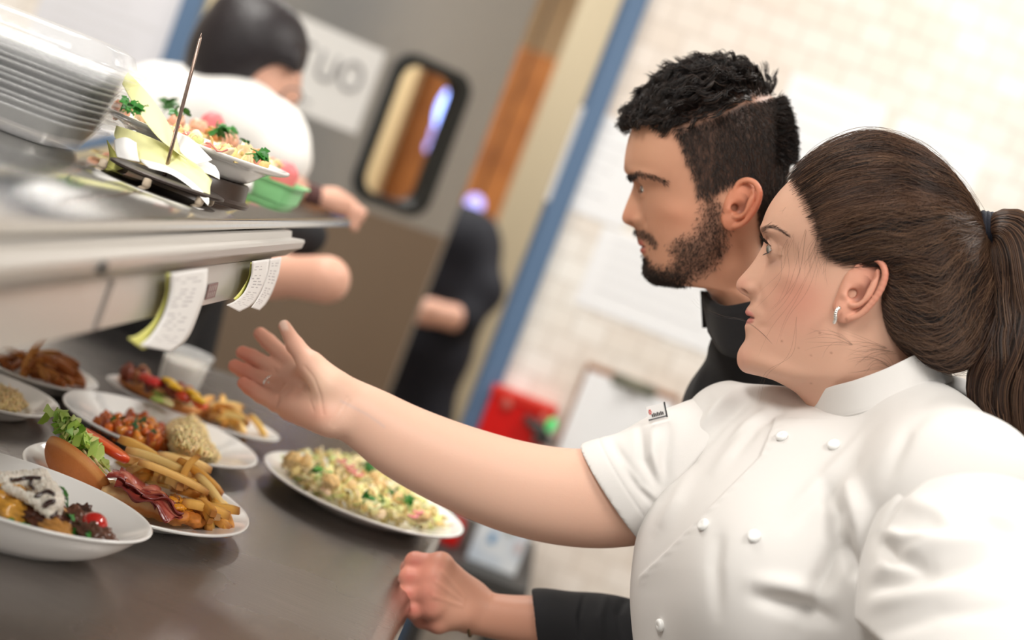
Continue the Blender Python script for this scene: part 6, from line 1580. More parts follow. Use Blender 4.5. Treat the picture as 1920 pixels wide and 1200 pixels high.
ticket('short printed ticket curling left, beside the rail end', [(473, 490, 1.305), (470, 520, 1.303), (458, 548, 1.298), (441, 564, 1.292), (425, 572, 1.288)], [(505, 486, 1.33), (500, 520, 1.328), (487, 552, 1.323), (472, 572, 1.318), (449, 585, 1.312)],
       [(470, 492, 1.31), (466, 520, 1.308), (455, 540, 1.304), (446, 552, 1.30), (438, 560, 1.298)], [(500, 490, 1.33), (494, 520, 1.328), (480, 545, 1.324), (470, 560, 1.32), (455, 575, 1.316)])
ticket('narrow printed ticket hanging last at the rail end', [(505, 486, 1.335), (502, 510, 1.334), (493, 540, 1.330), (483, 560, 1.326), (471, 577, 1.322)], [(528, 482, 1.36), (523, 512, 1.358), (512, 545, 1.354), (500, 568, 1.35), (487, 582, 1.346)],
       [(503, 500, 1.345), (498, 520, 1.344), (490, 540, 1.342), (480, 555, 1.34), (472, 566, 1.338)], [(515, 500, 1.352), (508, 530, 1.35), (500, 548, 1.348), (492, 560, 1.346), (482, 570, 1.344)])
# brown printed sticker on the panel
mb = MB(); X_ = -.2808
pA, pB, pC, pD = [np.array([X_, *0*np.array([0, 0])]) if False else None for _ in range(4)]
def onX(px, py, X):
    d = fw*F+cr*(px-960)-cu*(py-600); return C0+d*(X/d[0])
q = [onX(385, 562, X_+.0008), onX(403, 557, X_+.0008), onX(410, 530, X_+.0008), onX(392, 534, X_+.0008)]
m_stk = mat('brown_sticker', srgb(140, 112, 110), .6)
mb.add(q+[v-np.array([.0006, 0, 0]) for v in q], [(0, 1, 2, 3), (7, 6, 5, 4), (0, 4, 5, 1), (1, 5, 6, 2), (2, 6, 7, 3), (3, 7, 4, 0)]); st_ = mb.build('sticker', m_stk, sh, smooth=False)
mb = MB()
for i in range(4):
    t0_, t1_ = .12+.2*i, .2+.2*i; 
    for u0, u1 in ((.12, .45), (.55, .88)):
        f_ = lambda s, t: (q[0]*(1-s)+q[1]*s)*(1-t)+(q[3]*(1-s)+q[2]*s)*t+np.array([.0004, 0, 0])
        mb.add([f_(t0_, u0), f_(t1_, u0), f_(t1_, u1), f_(t0_, u1)], [(0, 1, 2, 3)])
mb.build('sticker_print', mat('sticker_pale', srgb(196, 178, 174), .6), st_, smooth=False)
# ---- ticket spike
tip = W(378, 62, 1.345); bx_, by_ = WZ(300, 352, ZS)[:2]
sp = empty('ticket_spike', (bx_, by_, ZS), 'tall steel ticket spike on a dark base, piercing yellow order slips', 'ticket spike')
m_pin = mat('spike_steel', srgb(150, 130, 120), .25, metal=.9)
bt = np.array([bx_, by_, ZS+.012]); mb = MB(); mb.tube([bt, bt*.05+tip*.95, tip], [.0019, .0016, .0002], 10); mb.build('spike', m_pin, sp)
mb = MB(); V, Fc = lathe_geo([(.0001, .007), (.9, .007), (1, .0085), (1, .0105), (.92, .0118), (.0001, .0118)], 48); V = V*np.array([.055, .045, 1]); mb.add(V+np.array([bx_+.004, by_, ZS]), Fc); mb.build('base', mat('dark_spike_base', srgb(60, 50, 46), .35, metal=.6), sp, sharp=40)
for dx, dy in ((-.05, -.022), (.045, -.025), (-.045, .025), (.042, .025), (.0, -.044)):
    mb = MB(); mb.lathe([(.0001, 0), (.0035, .0), (.004, .002), (.0035, .0075), (.0001, .008)], 14, (bx_+dx, by_+dy, ZS)); mb.build('foot', mat('rubber_foot_beige', srgb(176, 160, 140), .6), sp)
def slip(label, rows, m, k=None, two=None):
    """paper as a grid of (px,py,D) rows"""
    R = np.array([[W(*q) for q in r] for r in rows]); R = np.stack([catmull(R[i], 16) for i in range(len(R))]); R = np.stack([catmull(R[:, j], 16) for j in range(16)], 1)
    o = mesh('order_slip', R.reshape(-1, 3), grid_np(16, 16, False), m); s_ = o.modifiers.new('s', 'SOLIDIFY'); s_.thickness = .0004; tag(o, label, 'order slip'); return o
slip('yellow slip curling tall and highest on the spike', [[(240, 136, 1.36), (283, 182, 1.355), (318, 236, 1.35), (342, 285, 1.345)], [(234, 144, 1.35), (270, 196, 1.345), (305, 246, 1.335), (338, 292, 1.33)], [(229, 158, 1.345), (256, 205, 1.335), (296, 258, 1.325), (350, 300, 1.32)]], m_yp2)
slip('white slip flaring right below the tall yellow curl', [[(330, 246, 1.34), (360, 262, 1.335), (398, 300, 1.33)], [(332, 262, 1.335), (356, 280, 1.33), (385, 305, 1.322)], [(338, 285, 1.328), (352, 298, 1.324), (368, 308, 1.318)]], m_wp)
slip('broad yellow slip drooping to the lower right under the white one', [[(218, 236, 1.345), (262, 250, 1.34), (318, 275, 1.34), (372, 312, 1.335), (398, 338, 1.33)], [(214, 254, 1.33), (256, 272, 1.325), (308, 298, 1.32), (358, 322, 1.315), (394, 352, 1.31)], [(222, 266, 1.32), (258, 300, 1.31), (304, 318, 1.305), (350, 342, 1.30), (394, 372, 1.295)]], m_yp2)
slip('rounded white slip poking out right of the broad yellow slip', [[(345, 298, 1.35), (380, 300, 1.35), (404, 312, 1.345)], [(348, 310, 1.34), (385, 312, 1.34), (411, 325, 1.335)], [(352, 322, 1.33), (388, 326, 1.33), (412, 337, 1.325)]], m_wp)
slip('folded white slip tucked at the left of the stack', [[(214, 262, 1.318), (236, 258, 1.312), (256, 268, 1.31)], [(216, 280, 1.312), (236, 280, 1.302), (258, 288, 1.30)], [(220, 295, 1.306), (240, 300, 1.298), (262, 304, 1.296)]], m_wp)
slip('long white slip hanging lowest along the front of the stack', [[(262, 298, 1.30), (312, 312, 1.296), (356, 338, 1.292), (392, 372, 1.288)], [(268, 306, 1.296), (316, 322, 1.292), (356, 346, 1.288), (392, 380, 1.284)], [(280, 316, 1.292), (322, 328, 1.288), (362, 356, 1.284), (390, 386, 1.280)]], m_wp)
slip('dull yellow slip lowest of the stack, hanging at the left', [[(200, 262, 1.34), (204, 300, 1.335), (180, 335, 1.325)], [(222, 290, 1.33), (215, 310, 1.32), (195, 335, 1.315)], [(262, 310, 1.325), (235, 315, 1.318), (215, 320, 1.31)]], m_yp)
# ---- dark stand under the shelf plate
c = WZ(438, 372, ZS); pc = PL['shelf'].location; mb = MB(); mb.lathe([(.0001, .0), (.052, .0), (.053, .003), (.050, .004), (.0475, .006), (.0465, .0205), (.045, .0222), (.0001, .0222)], 48, (pc[0]+.02, pc[1]-.01, ZS)); o = mb.build('plate_stand', mat('dark_brown_plastic', srgb(74, 62, 56), .3), None, sharp=40); tag(o, 'low dark brown round stand holding up the shelf plate', 'stand')
# ---- green tray and pink containers further back on the shelf
c = WZ(492, 372, ZS); m_gr = mat('green_plastic', srgb(134, 200, 138), .45); m_pk = mat('pink_plastic', srgb(232, 120, 124), .5)
def rr_loft(mb, cx, cy, secs, r=.35, n=40, col=None):
    V = []
    for (hx, hy, z) in secs:
        for i in range(n):
            a = i/n*6.2832; ca, sa = math.cos(a), math.sin(a); k = 1/((abs(ca)**5+abs(sa)**5)**.2); V.append((cx+hx*ca*k, cy+hy*sa*k, z))
    mb.add(V, grid_faces(len(secs), n, True)+[tuple(range(n-1, -1, -1)), tuple((len(secs)-1)*n+j for j in range(n))], col)
c = WZ(488, 375, ZS); mb = MB(); rr_loft(mb, c[0]-.005, c[1]+.10, [(.024, .045, ZS+.0005), (.027, .05, ZS+.022), (.032, .055, ZS+.023), (.032, .055, ZS+.025), (.026, .049, ZS+.0245), (.023, .044, ZS+.004)]); o = mb.build('plastic_tray', m_gr, None, sharp=40); tag(o, 'small light green plastic tray behind the dark plate stand', 'tray')
for k_, (px, py, D, r, lb) in enumerate(((532, 330, 1.80, .018, 'round pink rubber ball end showing right of the shelf plate'), (398, 232, 2.0, .015, 'round pink cup glimpsed behind the shelf plate salad'))):
    p = W(px, py, min(D, 1.82)); mb = MB(); top_ = p[2]+r; mb.lathe([(.0001, ZS), (r*.85, ZS), (r, ZS+.01), (r, max(ZS+.02, top_-r*.7)), (r*.8, top_-.006), (r*.4, top_), (.0001, top_)], 28, (p[0], p[1], 0)); o = mb.build('pink_container', m_pk, None); tag(o, ['pink round topped container on the shelf, right of the shelf plate', 'pink round topped container glimpsed behind the shelf plate salad'][k_], 'container')
p0_, p1_ = WZ(556, 346, ZS+.012), WZ(640, 378, ZS+.012)
# ---- stack of clear takeaway boxes
cs = WZ(150, 292, ZS); NB = 11; proto = None
m_clam = mat('clamshell_plastic', srgb(246, 247, 248), .10, alpha=.24, spec=.9, coat=.6, bump=(25, .25, .004))
hx, hy = .125, .075
for i in range(NB):
    x = cs[0]-.119+.0010*i+(.001*RNG.standard_normal()); y = cs[1]+.0+(.002*RNG.standard_normal()); z = ZS+.0006+.0060*i+.0008*math.sin(i*2.3)
    mb = MB(); lid = i == NB-1
    secs = [(hx-.022, hy-.022, 0), (hx-.020, hy-.020, .001), (hx-.010, hy-.010, .022), (hx, hy, .0235), (hx+.001, hy+.001, .025), (hx, hy, .0262), (hx-.011, hy-.011, .0245), (hx-.0215, hy-.0215, .003), (hx-.024, hy-.024, .0018)]
    V = []
    for (a_, b_, zz) in secs:
        for j in range(56):
            a = j/56*6.2832; ca, sa = math.cos(a), math.sin(a); k = 1/((abs(ca)**6+abs(sa)**6)**(1/6)); rb = 1+.006*math.sin(a*28)*(0 < zz < .022); V.append((a_*ca*k*rb, b_*sa*k*rb, zz))
    n = 56; Fq = grid_faces(len(secs), n, True)+[tuple(range(n-1, -1, -1)), tuple((len(secs)-1)*n+j for j in range(n))]
    e = mesh('takeout_box', V, Fq, m_clam, None, True, loc=(x, y, z)); e.rotation_euler = (0, .0, R_(2)*RNG.standard_normal()); tag(e, 'clear plastic takeaway box nested in the stack at the left of the shelf', 'takeaway box', 'clear takeaway boxes stacked on the shelf')
    if lid:
        e['label'] = 'clear plastic takeaway box with a domed lid, topmost of the stack'; 
        secs = [(hx+.004, hy+.004, .026), (hx+.005, hy+.005, .029), (hx-.004, hy-.004, .031), (hx-.010, hy-.010, .042), (hx-.020, hy-.020, .046), (hx-.05, hy-.05, .0475)]
        V = []
        for (a_, b_, zz) in secs:
            for j in range(56):
                a = j/56*6.2832; ca, sa = math.cos(a), math.sin(a); k = 1/((abs(ca)**6+abs(sa)**6)**(1/6)); V.append((a_*ca*k, b_*sa*k, zz))
        l_ = mesh('domed_lid', V, grid_faces(len(secs), n, True)+[tuple((len(secs)-1)*n+j for j in range(n))], m_clam, None, True, loc=(0, 0, 0)); l_.parent = e; del e['group']
# ============================================================ people further off, wall things
def sdf_obj(name, lo, hi, h, fn, m, parent, it=2, col=None):
    S = SDF(lo, hi, h); fn(S); V, Q = S.mesh(); return mesh(name, relax(V, Q, it), Q, m, parent, col=col)
m_skb = mat('skin_warm', srgb(218, 168, 146), .5, sss=.05)
m_coat2 = mat('white_coat', srgb(238, 236, 232), .8, bump=(60, .2, .002)); m_bhair = mat('black_hair_mass', srgb(30, 24, 28), .4, bump=(160, .7, .003))
m_blkc = mat('black_cloth', (.012, .012, .014), .8)
# --- the cook stooping behind the shelf
D = 2.52; hd = W(468, 110, D); cook = empty('person', (hd[0]+.05, hd[1]+.02, 0), 'dark haired person in a white coat stooping over the far end of the shelf', 'person')
sh1, sh2, bk = W(500, 262, D-.12), W(430, 225, D+.10), W(320, 262, D)
hipw = np.array([W(300, 420, D)[0]-.0, hd[1], .98])
def f(S):
    S.ell(hd+np.array([.0, 0, .0]), [.082, .075, .095], k=.02); S.ell(W(512, 165, D), [.045, .055, .065], k=.03); S.cone(W(545, 178, D), W(540, 185, D), .014, .012, .02); S.cone(W(525, 210, D), W(510, 200, D), .022, .03, .02)
    S.cone(hd, W(430, 190, D), .05, .055, .03); S.cone(W(430, 190, D), W(400, 240, D), .06, .08, .04)
    S.cone(W(400, 240, D), hipw, .08, .09, .04)
    ea = W(545, 350, D-.16); hn = W(650, 385, D-.10); S.cone(sh1, ea, .042, .026, .03); S.cone(ea, W(625, 380, D-.12), .016, .015, .01); S.cone(W(625, 378, D-.12), hn, .024, .018, .02)
    for a, b in (((650, 380), (682, 398)), ((652, 390), (676, 412)), ((648, 395), (665, 428))): S.cone(W(*a, D-.10), W(*b, D-.11), .010, .008, .006)
    eb = W(612, 524, D-.30); S.cone(W(470, 430, D-.15), W(505, 515, D-.25), .035, .034, .02); S.cone(W(505, 515, D-.25), eb, .030, .038, .03)
    S.cone(hipw, W(455, 440, D-.12), .07, .04, .05)
sdf_obj('body', np.array([-1.25, 2.0, .8]), np.array([-.15, 2.8, 1.6]), .006, f, m_skb, cook)
def f(S):
    S.ell(hd+np.array([-.004, .0, .014]), [.098, .092, .100], k=.02); S.ell(W(500, 75, D), [.06, .07, .05], k=.04); S.ell(W(420, 130, D), [.065, .07, .085], k=.04); S.ell(W(392, 150, D), [.03, .04, .05], k=.03)
    S.cone(W(545, 110, D-.05), W(548, 150, D-.05), .020, .012, .02); S.ell(W(458, 22, D), [.045, .05, .025], k=.03)
    S.ell(W(520, 178, D-.02), [.050, .075, .055], k=.01, op='s')
sdf_obj('hair', hd-.2, hd+.2, .005, f, m_bhair, cook)
def f(S):
    S.cone(W(430, 215, D), W(300, 215, D), .078, .075, .04); S.cone(W(430, 222, D), sh1, .075, .068, .04); S.cone(W(500, 262, D-.10), W(528, 300, D-.15), .062, .050, .03)
    S.cone(W(300, 215, D), hipw+np.array([0, 0, .02]), .085, .12, .05); S.cone(W(430, 240, D), W(400, 300, D), .09, .09, .05)
sdf_obj('white_coat', np.array([-1.3, 2.0, .9]), np.array([-.2, 2.85, 1.6]), .006, f, m_coat2, cook)
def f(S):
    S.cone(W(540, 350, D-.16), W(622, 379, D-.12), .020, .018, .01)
sdf_obj('forearm_cone', W(580, 360, D-.14)-.14, W(580, 360, D-.14)+.14, .004, f, mat('maroon_cone', srgb(86, 56, 54), .8), cook)  # dark maroon cone drawn round the forearm, up to the hand
def f(S):
    S.cone(hipw, W(470, 440, D-.10), .10, .06, .05); S.cone(W(575, 440, D-.2), W(500, 460, D-.12), .035, .05, .04)
    for s in (-.09, .09): S.cone(hipw+np.array([.02, s, 0]), np.array([hipw[0]+.12, hipw[1]+s, .5]), .11, .075, .05); S.cone(np.array([hipw[0]+.12, hipw[1]+s, .5]), np.array([hipw[0]+.05, hipw[1]+s, .08]), .07, .055, .02)
sdf_obj('black_apron', np.array([-1.3, 2.1, .02]), np.array([-.3, 2.9, 1.25]), .010, f, m_blkc, cook)
for s in (-.09, .09):
    b = MB(); o_ = np.array([hipw[0]+.05, hipw[1]+s, 0]); b.tube([o_+np.array([-.05, 0, .05]), o_+np.array([0, 0, .055]), o_+np.array([.08, 0, .045]), o_+np.array([.16, 0, .03])], [.036, .048, .043, .02], 12); b.build('shoe', m_shoe, cook)
b = MB(); gl = W(548, 180, D-.06); b.tube([gl+cr*math.cos(a)*.018+cu*math.sin(a)*.014 for a in np.linspace(0, 6.283, 20)], .0015, 6, cap=False); b.tube([gl-cr*.018, gl-cr*.08+fw*.02], .0015, 6); b.build('glasses', mat('glasses_frame', (.1, .1, .1), .3), cook)
# --- person in navy beyond the doorway
D = 4.75; nv = empty('person', (*W(830, 700, D)[:2], 0), 'person in dark navy clothes seen from behind through the doorway', 'person')
m_navy2 = mat('navy_cloth', srgb(16, 18, 30), .8)
def f(S):
    S.cone(W(862, 470, D), W(840, 560, D), .135, .13, .06); S.cone(W(880, 440, D), W(905, 545, D-.08), .075, .07, .05); S.cone(W(905, 545, D-.08), W(870, 600, D-.15), .062, .06, .04); S.cone(W(835, 400, D), W(880, 450, D), .05, .09, .05)
    S.cone(W(840, 560, D), W(815, 650, D), .13, .13, .05)
    for s in (0, 1):
        kx = W(790-30*s, 790, D+.1*s); kx2 = np.array([kx[0]-.03, kx[1], .45]); S.cone(W(812-20*s, 660, D), kx, .11, .10, .05); S.cone(kx, kx2, .095, .075, .04); S.cone(kx2, np.array([kx2[0], kx2[1], .08]), .07, .06, .02)
sdf_obj('navy_clothes', np.array([-1.0, 4.2, .02]), np.array([.35, 5.3, 1.62]), .014, f, m_navy2, nv)
def f(S):
    S.cone(W(870, 600, D-.15), W(805, 585, D-.25), .045, .04, .02); S.cone(W(805, 585, D-.25), W(780, 590, D-.28), .04, .03, .02); S.ell(W(800, 462, D), [.07, .08, .09], k=.02); S.cone(W(820, 450, D), W(835, 470, D), .05, .06, .03); S.cone(W(835, 470, D), W(840, 540, D), .06, .10, .03)
sdf_obj('body', np.array([-1.0, 4.2, .8]), np.array([.2, 5.2, 1.85]), .010, f, m_skb, nv)
def f(S): S.ell(W(801, 456, D)+np.array([.0, 0, .008]), [.078, .088, .096], k=.02)
sdf_obj('hair', W(800, 456, D)-.2, W(800, 456, D)+.2, .010, f, m_bhair, nv)
# --- dining room beyond: wood cupboards, glowing blobs for blue glints, pale column
def boxthing(name, lo, hi, m, label, cat, extra=None, bevel=.004):
    c = (np.array(lo)+np.array(hi))/2; e = empty(name, (c[0], c[1], lo[2]), label, cat); mb = MB(); mb.box(lo, hi); mb.build('carcass', m, e, smooth=False, bevel=bevel)
    if extra: extra(e, lo, hi)
    return e
def doors(e, lo, hi, n=3, m=m_wood, z=None):
    w_ = (hi[0]-lo[0])/n
    for i in range(n):
        mb = MB(); mb.box((lo[0]+w_*i+.01, lo[1]-.02, lo[2]+.03), (lo[0]+w_*(i+1)-.01, lo[1]-.001, hi[2]-.03)); dd = mb.build('door', m, e, smooth=False, bevel=.003)
        mb = MB(); mb.tube([(lo[0]+w_*i+.05, lo[1]-.035, (lo[2]+hi[2])/2-.06), (lo[0]+w_*i+.05, lo[1]-.035, (lo[2]+hi[2])/2+.06)], .006, 8); mb.build('handle', m_fr0, dd)
m_fr0 = mat('handle_steel', (.6, .6, .6), .3, metal=1)
xw0 = WY(985, 100, 6.4)[0]; 
boxthing('tall_cupboard', (WY(905, 300, 6.3)[0]-.35, 6.3, 0), (WY(1010, 250, 6.3)[0]+.02, 6.75, WY(1015, 100, 6.3)[2]), m_wood, 'tall orange wooden cupboard seen through the open doorway', 'cupboard', lambda e, lo, hi: doors(e, (lo[0], lo[1], lo[2]), (hi[0], hi[1], (hi[2])*.62), 2))
boxthing('wide_cupboard', (WY(720, 250, 6.8)[0]-.55, 6.8, 0), (WY(720, 250, 6.8)[0]+.66, 7.08, 2.0), m_wood, 'wide wooden cupboard seen through the round cornered door window', 'cupboard', lambda e, lo, hi: doors(e, lo, hi, 2))
mb = MB(); x_ = WY(735, 250, 6.0)[0]; mb.box((x_-.16, 5.95, 0), (x_+.02, 6.1, 2.8)); mb.build('trim_2', mat('cream_column', srgb(214, 190, 144), .6), smooth=False)['kind'] = 'structure'
mb = MB(); x_ = WY(1030, 240, 5.4)[0]; mb.box((x_-.06, 5.4, 0), (x_+.10, 5.5, 2.8)); mb.build('trim_3', mat('grey_cream_column', srgb(188, 176, 150), .6), smooth=False)['kind'] = 'structure'
m_bl = mat('blue_glint', (0, 0, 0), .5, emit=(.30, .42, 1, 5.0)); m_bl2 = mat('violet_glint', (0, 0, 0), .5, emit=(.45, .42, .95, 2.2))  # emissive blobs paint in bluish glints of light beyond the door
for i, (x, y, w_, h_, m, lb) in enumerate(((843, 206, .05, .10, m_bl, 'bright blue painted glint seen high in the door window'), (822, 250, .03, .05, m_bl2, 'violet painted glint just below the bright blue one in the door window'), (808, 275, .022, .03, m_bl2, 'small violet painted glint lowest in the door window'), (890, 382, .038, .038, m_bl2, 'round violet painted glint beside the navy clothed shoulder'))):
    Y = 5.5+.12*i; p = WY(x, y, Y); e = empty('blue_glint', (p[0], p[1]+.03, p[2]), lb, 'glint')
    mb = MB(); V, Fc = ell_geo(12); mb.add(V*np.array([w_, .02, h_])+p, Fc); mb.build('glint_blob', m, e)
    mb = MB(); mb.tube([(p[0], p[1]+.03, p[2]), (p[0], p[1]+.03, 2.8)], .006, 6); mb.build('glint_hanger', m_gask, e)  # added line from the glint blob up to the ceiling
# --- sign on the door leaf
def dl(t, z, off): return np.array([HX+math.cos(ANG)*t*DL+math.sin(ANG)*off, HY+math.sin(ANG)*t*DL-math.cos(ANG)*off, z])
sx0, sx1, sz0, sz1 = .215, .535, 1.352, 1.585
sg = empty('door_sign', dl(.375, sz0, .024), 'white paper sign with large grey letters taped to the grey door', 'sign')
mb = MB(); q = [dl(t, z, o) for o in (.0235, .0245) for t, z in ((sx0, sz0), (sx1, sz0), (sx1, sz1), (sx0, sz1))]; mb.add(q, [(0, 1, 2, 3)[::-1], (4, 5, 6, 7), (0, 1, 5, 4), (1, 2, 6, 5), (2, 3, 7, 6), (3, 0, 4, 7)]); mb.build('sheet', mat('sign_paper', srgb(236, 234, 230), .6), sg, smooth=False)
m_sl = mat('sign_grey_ink', srgb(150, 148, 148), .7)
def stroke(pts, w_=.0048):
    mb = MB(); mb.tube([dl(t, z, .0252) for t, z in pts], w_, 8, flat=1); return mb
zz0, zz1 = 1.455, 1.525
L_T = [[(.25, zz1), (.30, zz1)], [(.275, zz1), (.275, zz0)]]
U_ = [(.335, zz1), (.335, zz0+.02)]+[(.335+.027*(1-math.cos(a)), zz0+.02-.02*math.sin(a)) for a in np.linspace(0, math.pi, 9)]+[(.389, zz0+.02), (.389, zz1)]
O_ = [(.450+.036*math.cos(a), (zz0+zz1)/2+.036*math.sin(a)) for a in np.linspace(0, 2*math.pi, 25)]
for nm, strokes in (('letter_t', L_T), ('letter_u', [U_]), ('letter_o', [O_])):
    mb = MB()
    for st in strokes:
        mb.tube([dl(t, z, .0252) for t, z in st], .0058, 8)
    mb.build(nm, m_sl, sg)
for t0_, z_ in ((.26, 1.40), (.30, 1.385)):
    mb = MB(); mb.tube([dl(t0_, z_, .0252), dl(t0_+.05, z_, .0252)], .003, 6); mb.build('small_print', m_sl, sg)
# --- wall things
yw = YW-.001
def wq(px, py, off=0): p = WY(px, py, YW-.004-off); return p
def wallpaper_(name, c4, label, cat, m, th=.002, off=0):
    q = [wq(*p_, off) for p_ in c4]; q2 = [v+np.array([0, th, 0]) for v in q]; mb = MB(); mb.add(q+q2, [(0, 1, 2, 3), (7, 6, 5, 4), (0, 4, 5, 1), (1, 5, 6, 2), (2, 6, 7, 3), (3, 7, 4, 0)]); o = mb.build(name, m, None, smooth=False); tag(o, label, cat); return o
m_pap = mat('wall_paper_sheet', srgb(244, 245, 247), .6); m_pap2 = mat('wall_paper_grey', srgb(226, 226, 232), .6)
def sheet_w(px, py, w_, h_, label, m=m_pap, bars=0, rot=0):
    c = wq(px, py); mb = MB(); mb.box((c[0]-w_/2, YW-.003, c[2]-h_/2), (c[0]+w_/2, YW-.0002, c[2]+h_/2)); o = mb.build('paper_notice', m, None, smooth=False); tag(o, label, 'notice')
    if bars:
        mb = MB()
        for i in range(bars):
            z = c[2]+h_/2-.03-(h_-.05)*i/bars; mb.box((c[0]-w_*.4, YW-.0042, z), (c[0]-w_*.4+w_*(.4+.4*RNG.random()), YW-.003, z+.004))
        mb.build('print', mat('pale_print', srgb(214, 214, 216), .7), o, smooth=False)
    return o
sheet_w(1128, 315, .20, .24, "white sheet on the tiles just left of the bearded person's nose", bars=6)
sheet_w(1235, 545, .36, .20, "wide white sheet on the tiles below the bearded person's chin", bars=5)
sheet_w(1545, 250, .24, .22, 'white sheet on the tiles between the two heads, blue bordered', bars=4)
sheet_w(1742, 322, .22, .20, "white sheet on the tiles right above the ponytailed person's crown", bars=4)
sheet_w(200, 60, .36, .34, 'large pale grey sheet on the wall behind the takeaway boxes', m=m_pap2, bars=9)
# clipboard
c0_, c1_, c2_ = wq(1115, 692), wq(1272, 738), wq(1070, 850); wv = .215; cc = wq(1170, 770, 0); ztop = wq(1190, 712)[2]
cb = empty('clipboard', (cc[0], YW-.01, ztop-.33), 'brown clipboard with a metal clip and white sheets hung on the tiles', 'clipboard')
mb = MB(); mb.box((cc[0]-.125, YW-.012, ztop-.33), (cc[0]+.115, YW-.008, ztop)); mb.build('board', mat('hardboard', srgb(150, 98, 58), .5), cb, smooth=False, bevel=.002)
mb = MB(); mb.box((cc[0]-.118, YW-.0145, ztop-.34), (cc[0]+.108, YW-.0125, ztop-.016)); mb.build('sheets', m_pap, cb, smooth=False)
mb = MB(); mb.box((cc[0]-.055, YW-.020, ztop-.026), (cc[0]+.055, YW-.0145, ztop+.002)); mb.lathe([(.0001, 0), (.026, .0), (.030, .006), (.022, .014), (.0001, .016)], 20, (cc[0], YW-.022, ztop-.018)); mb.build('clip', mat('clip_metal', srgb(140, 140, 124), .35, metal=.7), cb, smooth=True, sharp=40)
# red wall box with round buttons and a green lit gadget
a_, b_ = wq(930, 717), wq(1047, 757); zt_ = a_[2]; x0_, x1_ = a_[0], b_[0]
rb = empty('red_box', ((x0_+x1_)/2, YW-.03, zt_-.16), 'bright red wall box with round grey knobs beside the blue frame', 'box')
m_red = mat('red_enamel', srgb(206, 14, 10), .35)
mb = MB(); mb.box((x0_, YW-.05, zt_-.20), (x1_, YW-.002, zt_-.02)); mb.build('box_body', m_red, rb, smooth=False, bevel=.004)
mb = MB(); mb.box((x0_-.003, YW-.056, zt_-.022), (x1_+.003, YW-.002, zt_)); mb.build('lid', mat('red_lid', srgb(216, 48, 34), .35), rb, smooth=False, bevel=.003)
for px, py in ((951, 757), (1020, 785)):
    p = WY(px, py, YW-.052); mb = MB(); V, Fc = lathe_geo([(.0001, .010), (.010, .010), (.013, .006), (.013, 0)], 20); V = V[:, [0, 2, 1]]*np.array([1, -1, 1]); mb.add(V+p, Fc); mb.build('knob', mat('knob_rosy', srgb(196, 96, 84), .3), rb)
p = WY(1020, 800, YW-.08); gd = empty('scanner', (p[0], YW-.05, p[2]-.06), 'small dark gadget with a green light leaning on the red box', 'gadget')
mb = MB(); mb.tube([WY(985, 782, YW-.07), WY(1010, 805, YW-.09), WY(1022, 826, YW-.08)], [.010, .016, .018], 12); mb.build('handle', m_dark, gd)
mb = MB(); mb.tube([WY(1000, 822, YW-.08), WY(1040, 832, YW-.08)], .012, 12); mb.build('head', mat('grey_plastic', srgb(120, 118, 116), .4), gd)
mb = MB(); V, Fc = ell_geo(10); mb.add(V*np.array([.012, .008, .018])+WY(1034, 797, YW-.09), Fc); mb.build('green_light', mat('green_glow', srgb(60, 190, 100), .4, emit=(.1, .8, .25, .5)), gd)
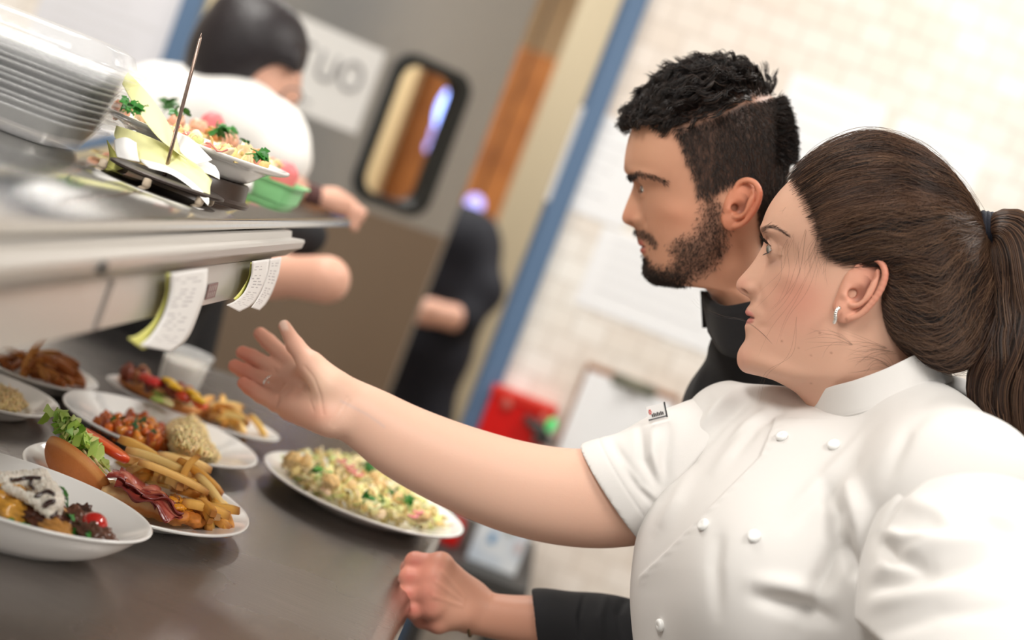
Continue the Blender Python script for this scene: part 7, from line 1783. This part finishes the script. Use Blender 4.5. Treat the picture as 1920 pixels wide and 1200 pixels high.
# low table against the wall with a patterned box
tb = empty('side_table', (.10, 3.18, 0), 'dark grey side table against the tiles, beyond the counter edge', 'table')
zt2 = WY(960, 1085, 3.0)[2]; tx0, tx1 = XR+.04, WY(985, 1060, 3.1)[0]
mb = MB(); mb.box((tx0-.0, 2.95, zt2-.035), (tx1+.02, YW-.03, zt2)); mb.build('tabletop', m_dark, tb, smooth=False, bevel=.004)
for x in (tx0+.03, tx1-.01):
    for y in (2.98, YW-.06): mb = MB(); mb.box((x-.015, y-.015, 0), (x+.015, y+.015, zt2-.036)); mb.build('leg', m_dark, tb, smooth=False)
pa = WY(868, 1060, 3.05); pb = WY(955, 1080, 3.05); 
bx0 = WY(885, 1040, 3.05)[0]-.01; bx1 = WY(975, 1050, 3.05)[0]+.0; pk = empty('glove_box', ((bx0+bx1)/2, 3.1, zt2), 'pale blue and white patterned carton standing on the side table', 'carton')
hb = .155; mb = MB(); mb.box((bx0, 3.02, zt2+.0005), (bx1, 3.14, zt2+hb)); mb.build('carton', mat('blue_print_card', srgb(196, 206, 218), .6, col2=srgb(222, 226, 230), nscale=22), pk, smooth=False, bevel=.002)
mb = MB(); mb.box((bx0+.01, 3.03, zt2+hb), (bx1-.008, 3.13, zt2+hb+.006)); mb.build('cream_flap', mat('cream_card', srgb(236, 214, 160), .6), pk, smooth=False)
for i in range(3): mb = MB(); mb.box((bx0+.03+.03*i, 3.0185, zt2+.05+.03*(i % 2)), (bx0+.045+.03*i, 3.0198, zt2+.075+.03*(i % 2))); mb.build('print_patch', mat('patch_%d' % i, srgb(*((120, 160, 196), (170, 176, 170), (206, 190, 190))[i]), .6), pk, smooth=False)
mb = MB(); V, Fc = ell_geo(10); p = WY(866, 972, 3.1); mb.box((p[0]-.03, 3.06, zt2+.0005), (p[0]+.012, 3.10, p[2])); o = mb.build('red_bottle', m_red, None, smooth=False, bevel=.008); tag(o, 'dark red box behind the salad plate tip', 'box')
# ============================================================ ceiling lamps
m_lamp = mat('lamp_diffuser', (1, 1, 1), .5, emit=(1, .97, .92, 3))
m_fr = mat('lamp_frame', (.8, .8, .8), .4)
LMP = [(-1.1, -.2), (.9, -.2), (-1.1, 2.2), (.9, 2.2), (-1.0, 4.9), (.9, 4.9)]
first = None
LP = [44, 34, 27, 27, 42, 42]
for i, (x, y) in enumerate(LMP):
    e = empty('ceiling_light', (x, y, 2.8), 'rectangular ceiling light panel above the kitchen', 'light', 'ceiling light panels')
    for nm, bb, m in (('diffuser', (-.29, -.59, -.012, .29, .59, -.006), m_lamp), ('frame', (-.3, -.6, -.006, .3, .6, 0), m_fr)):
        q = MB(); q.box(bb[:3], bb[3:]); o = q.build(nm, m, None, smooth=False, loc=(0, 0, 0)); o.parent = e
    area('panel_light', (x, y, 2.77), (.6, 1.2), LP[i])
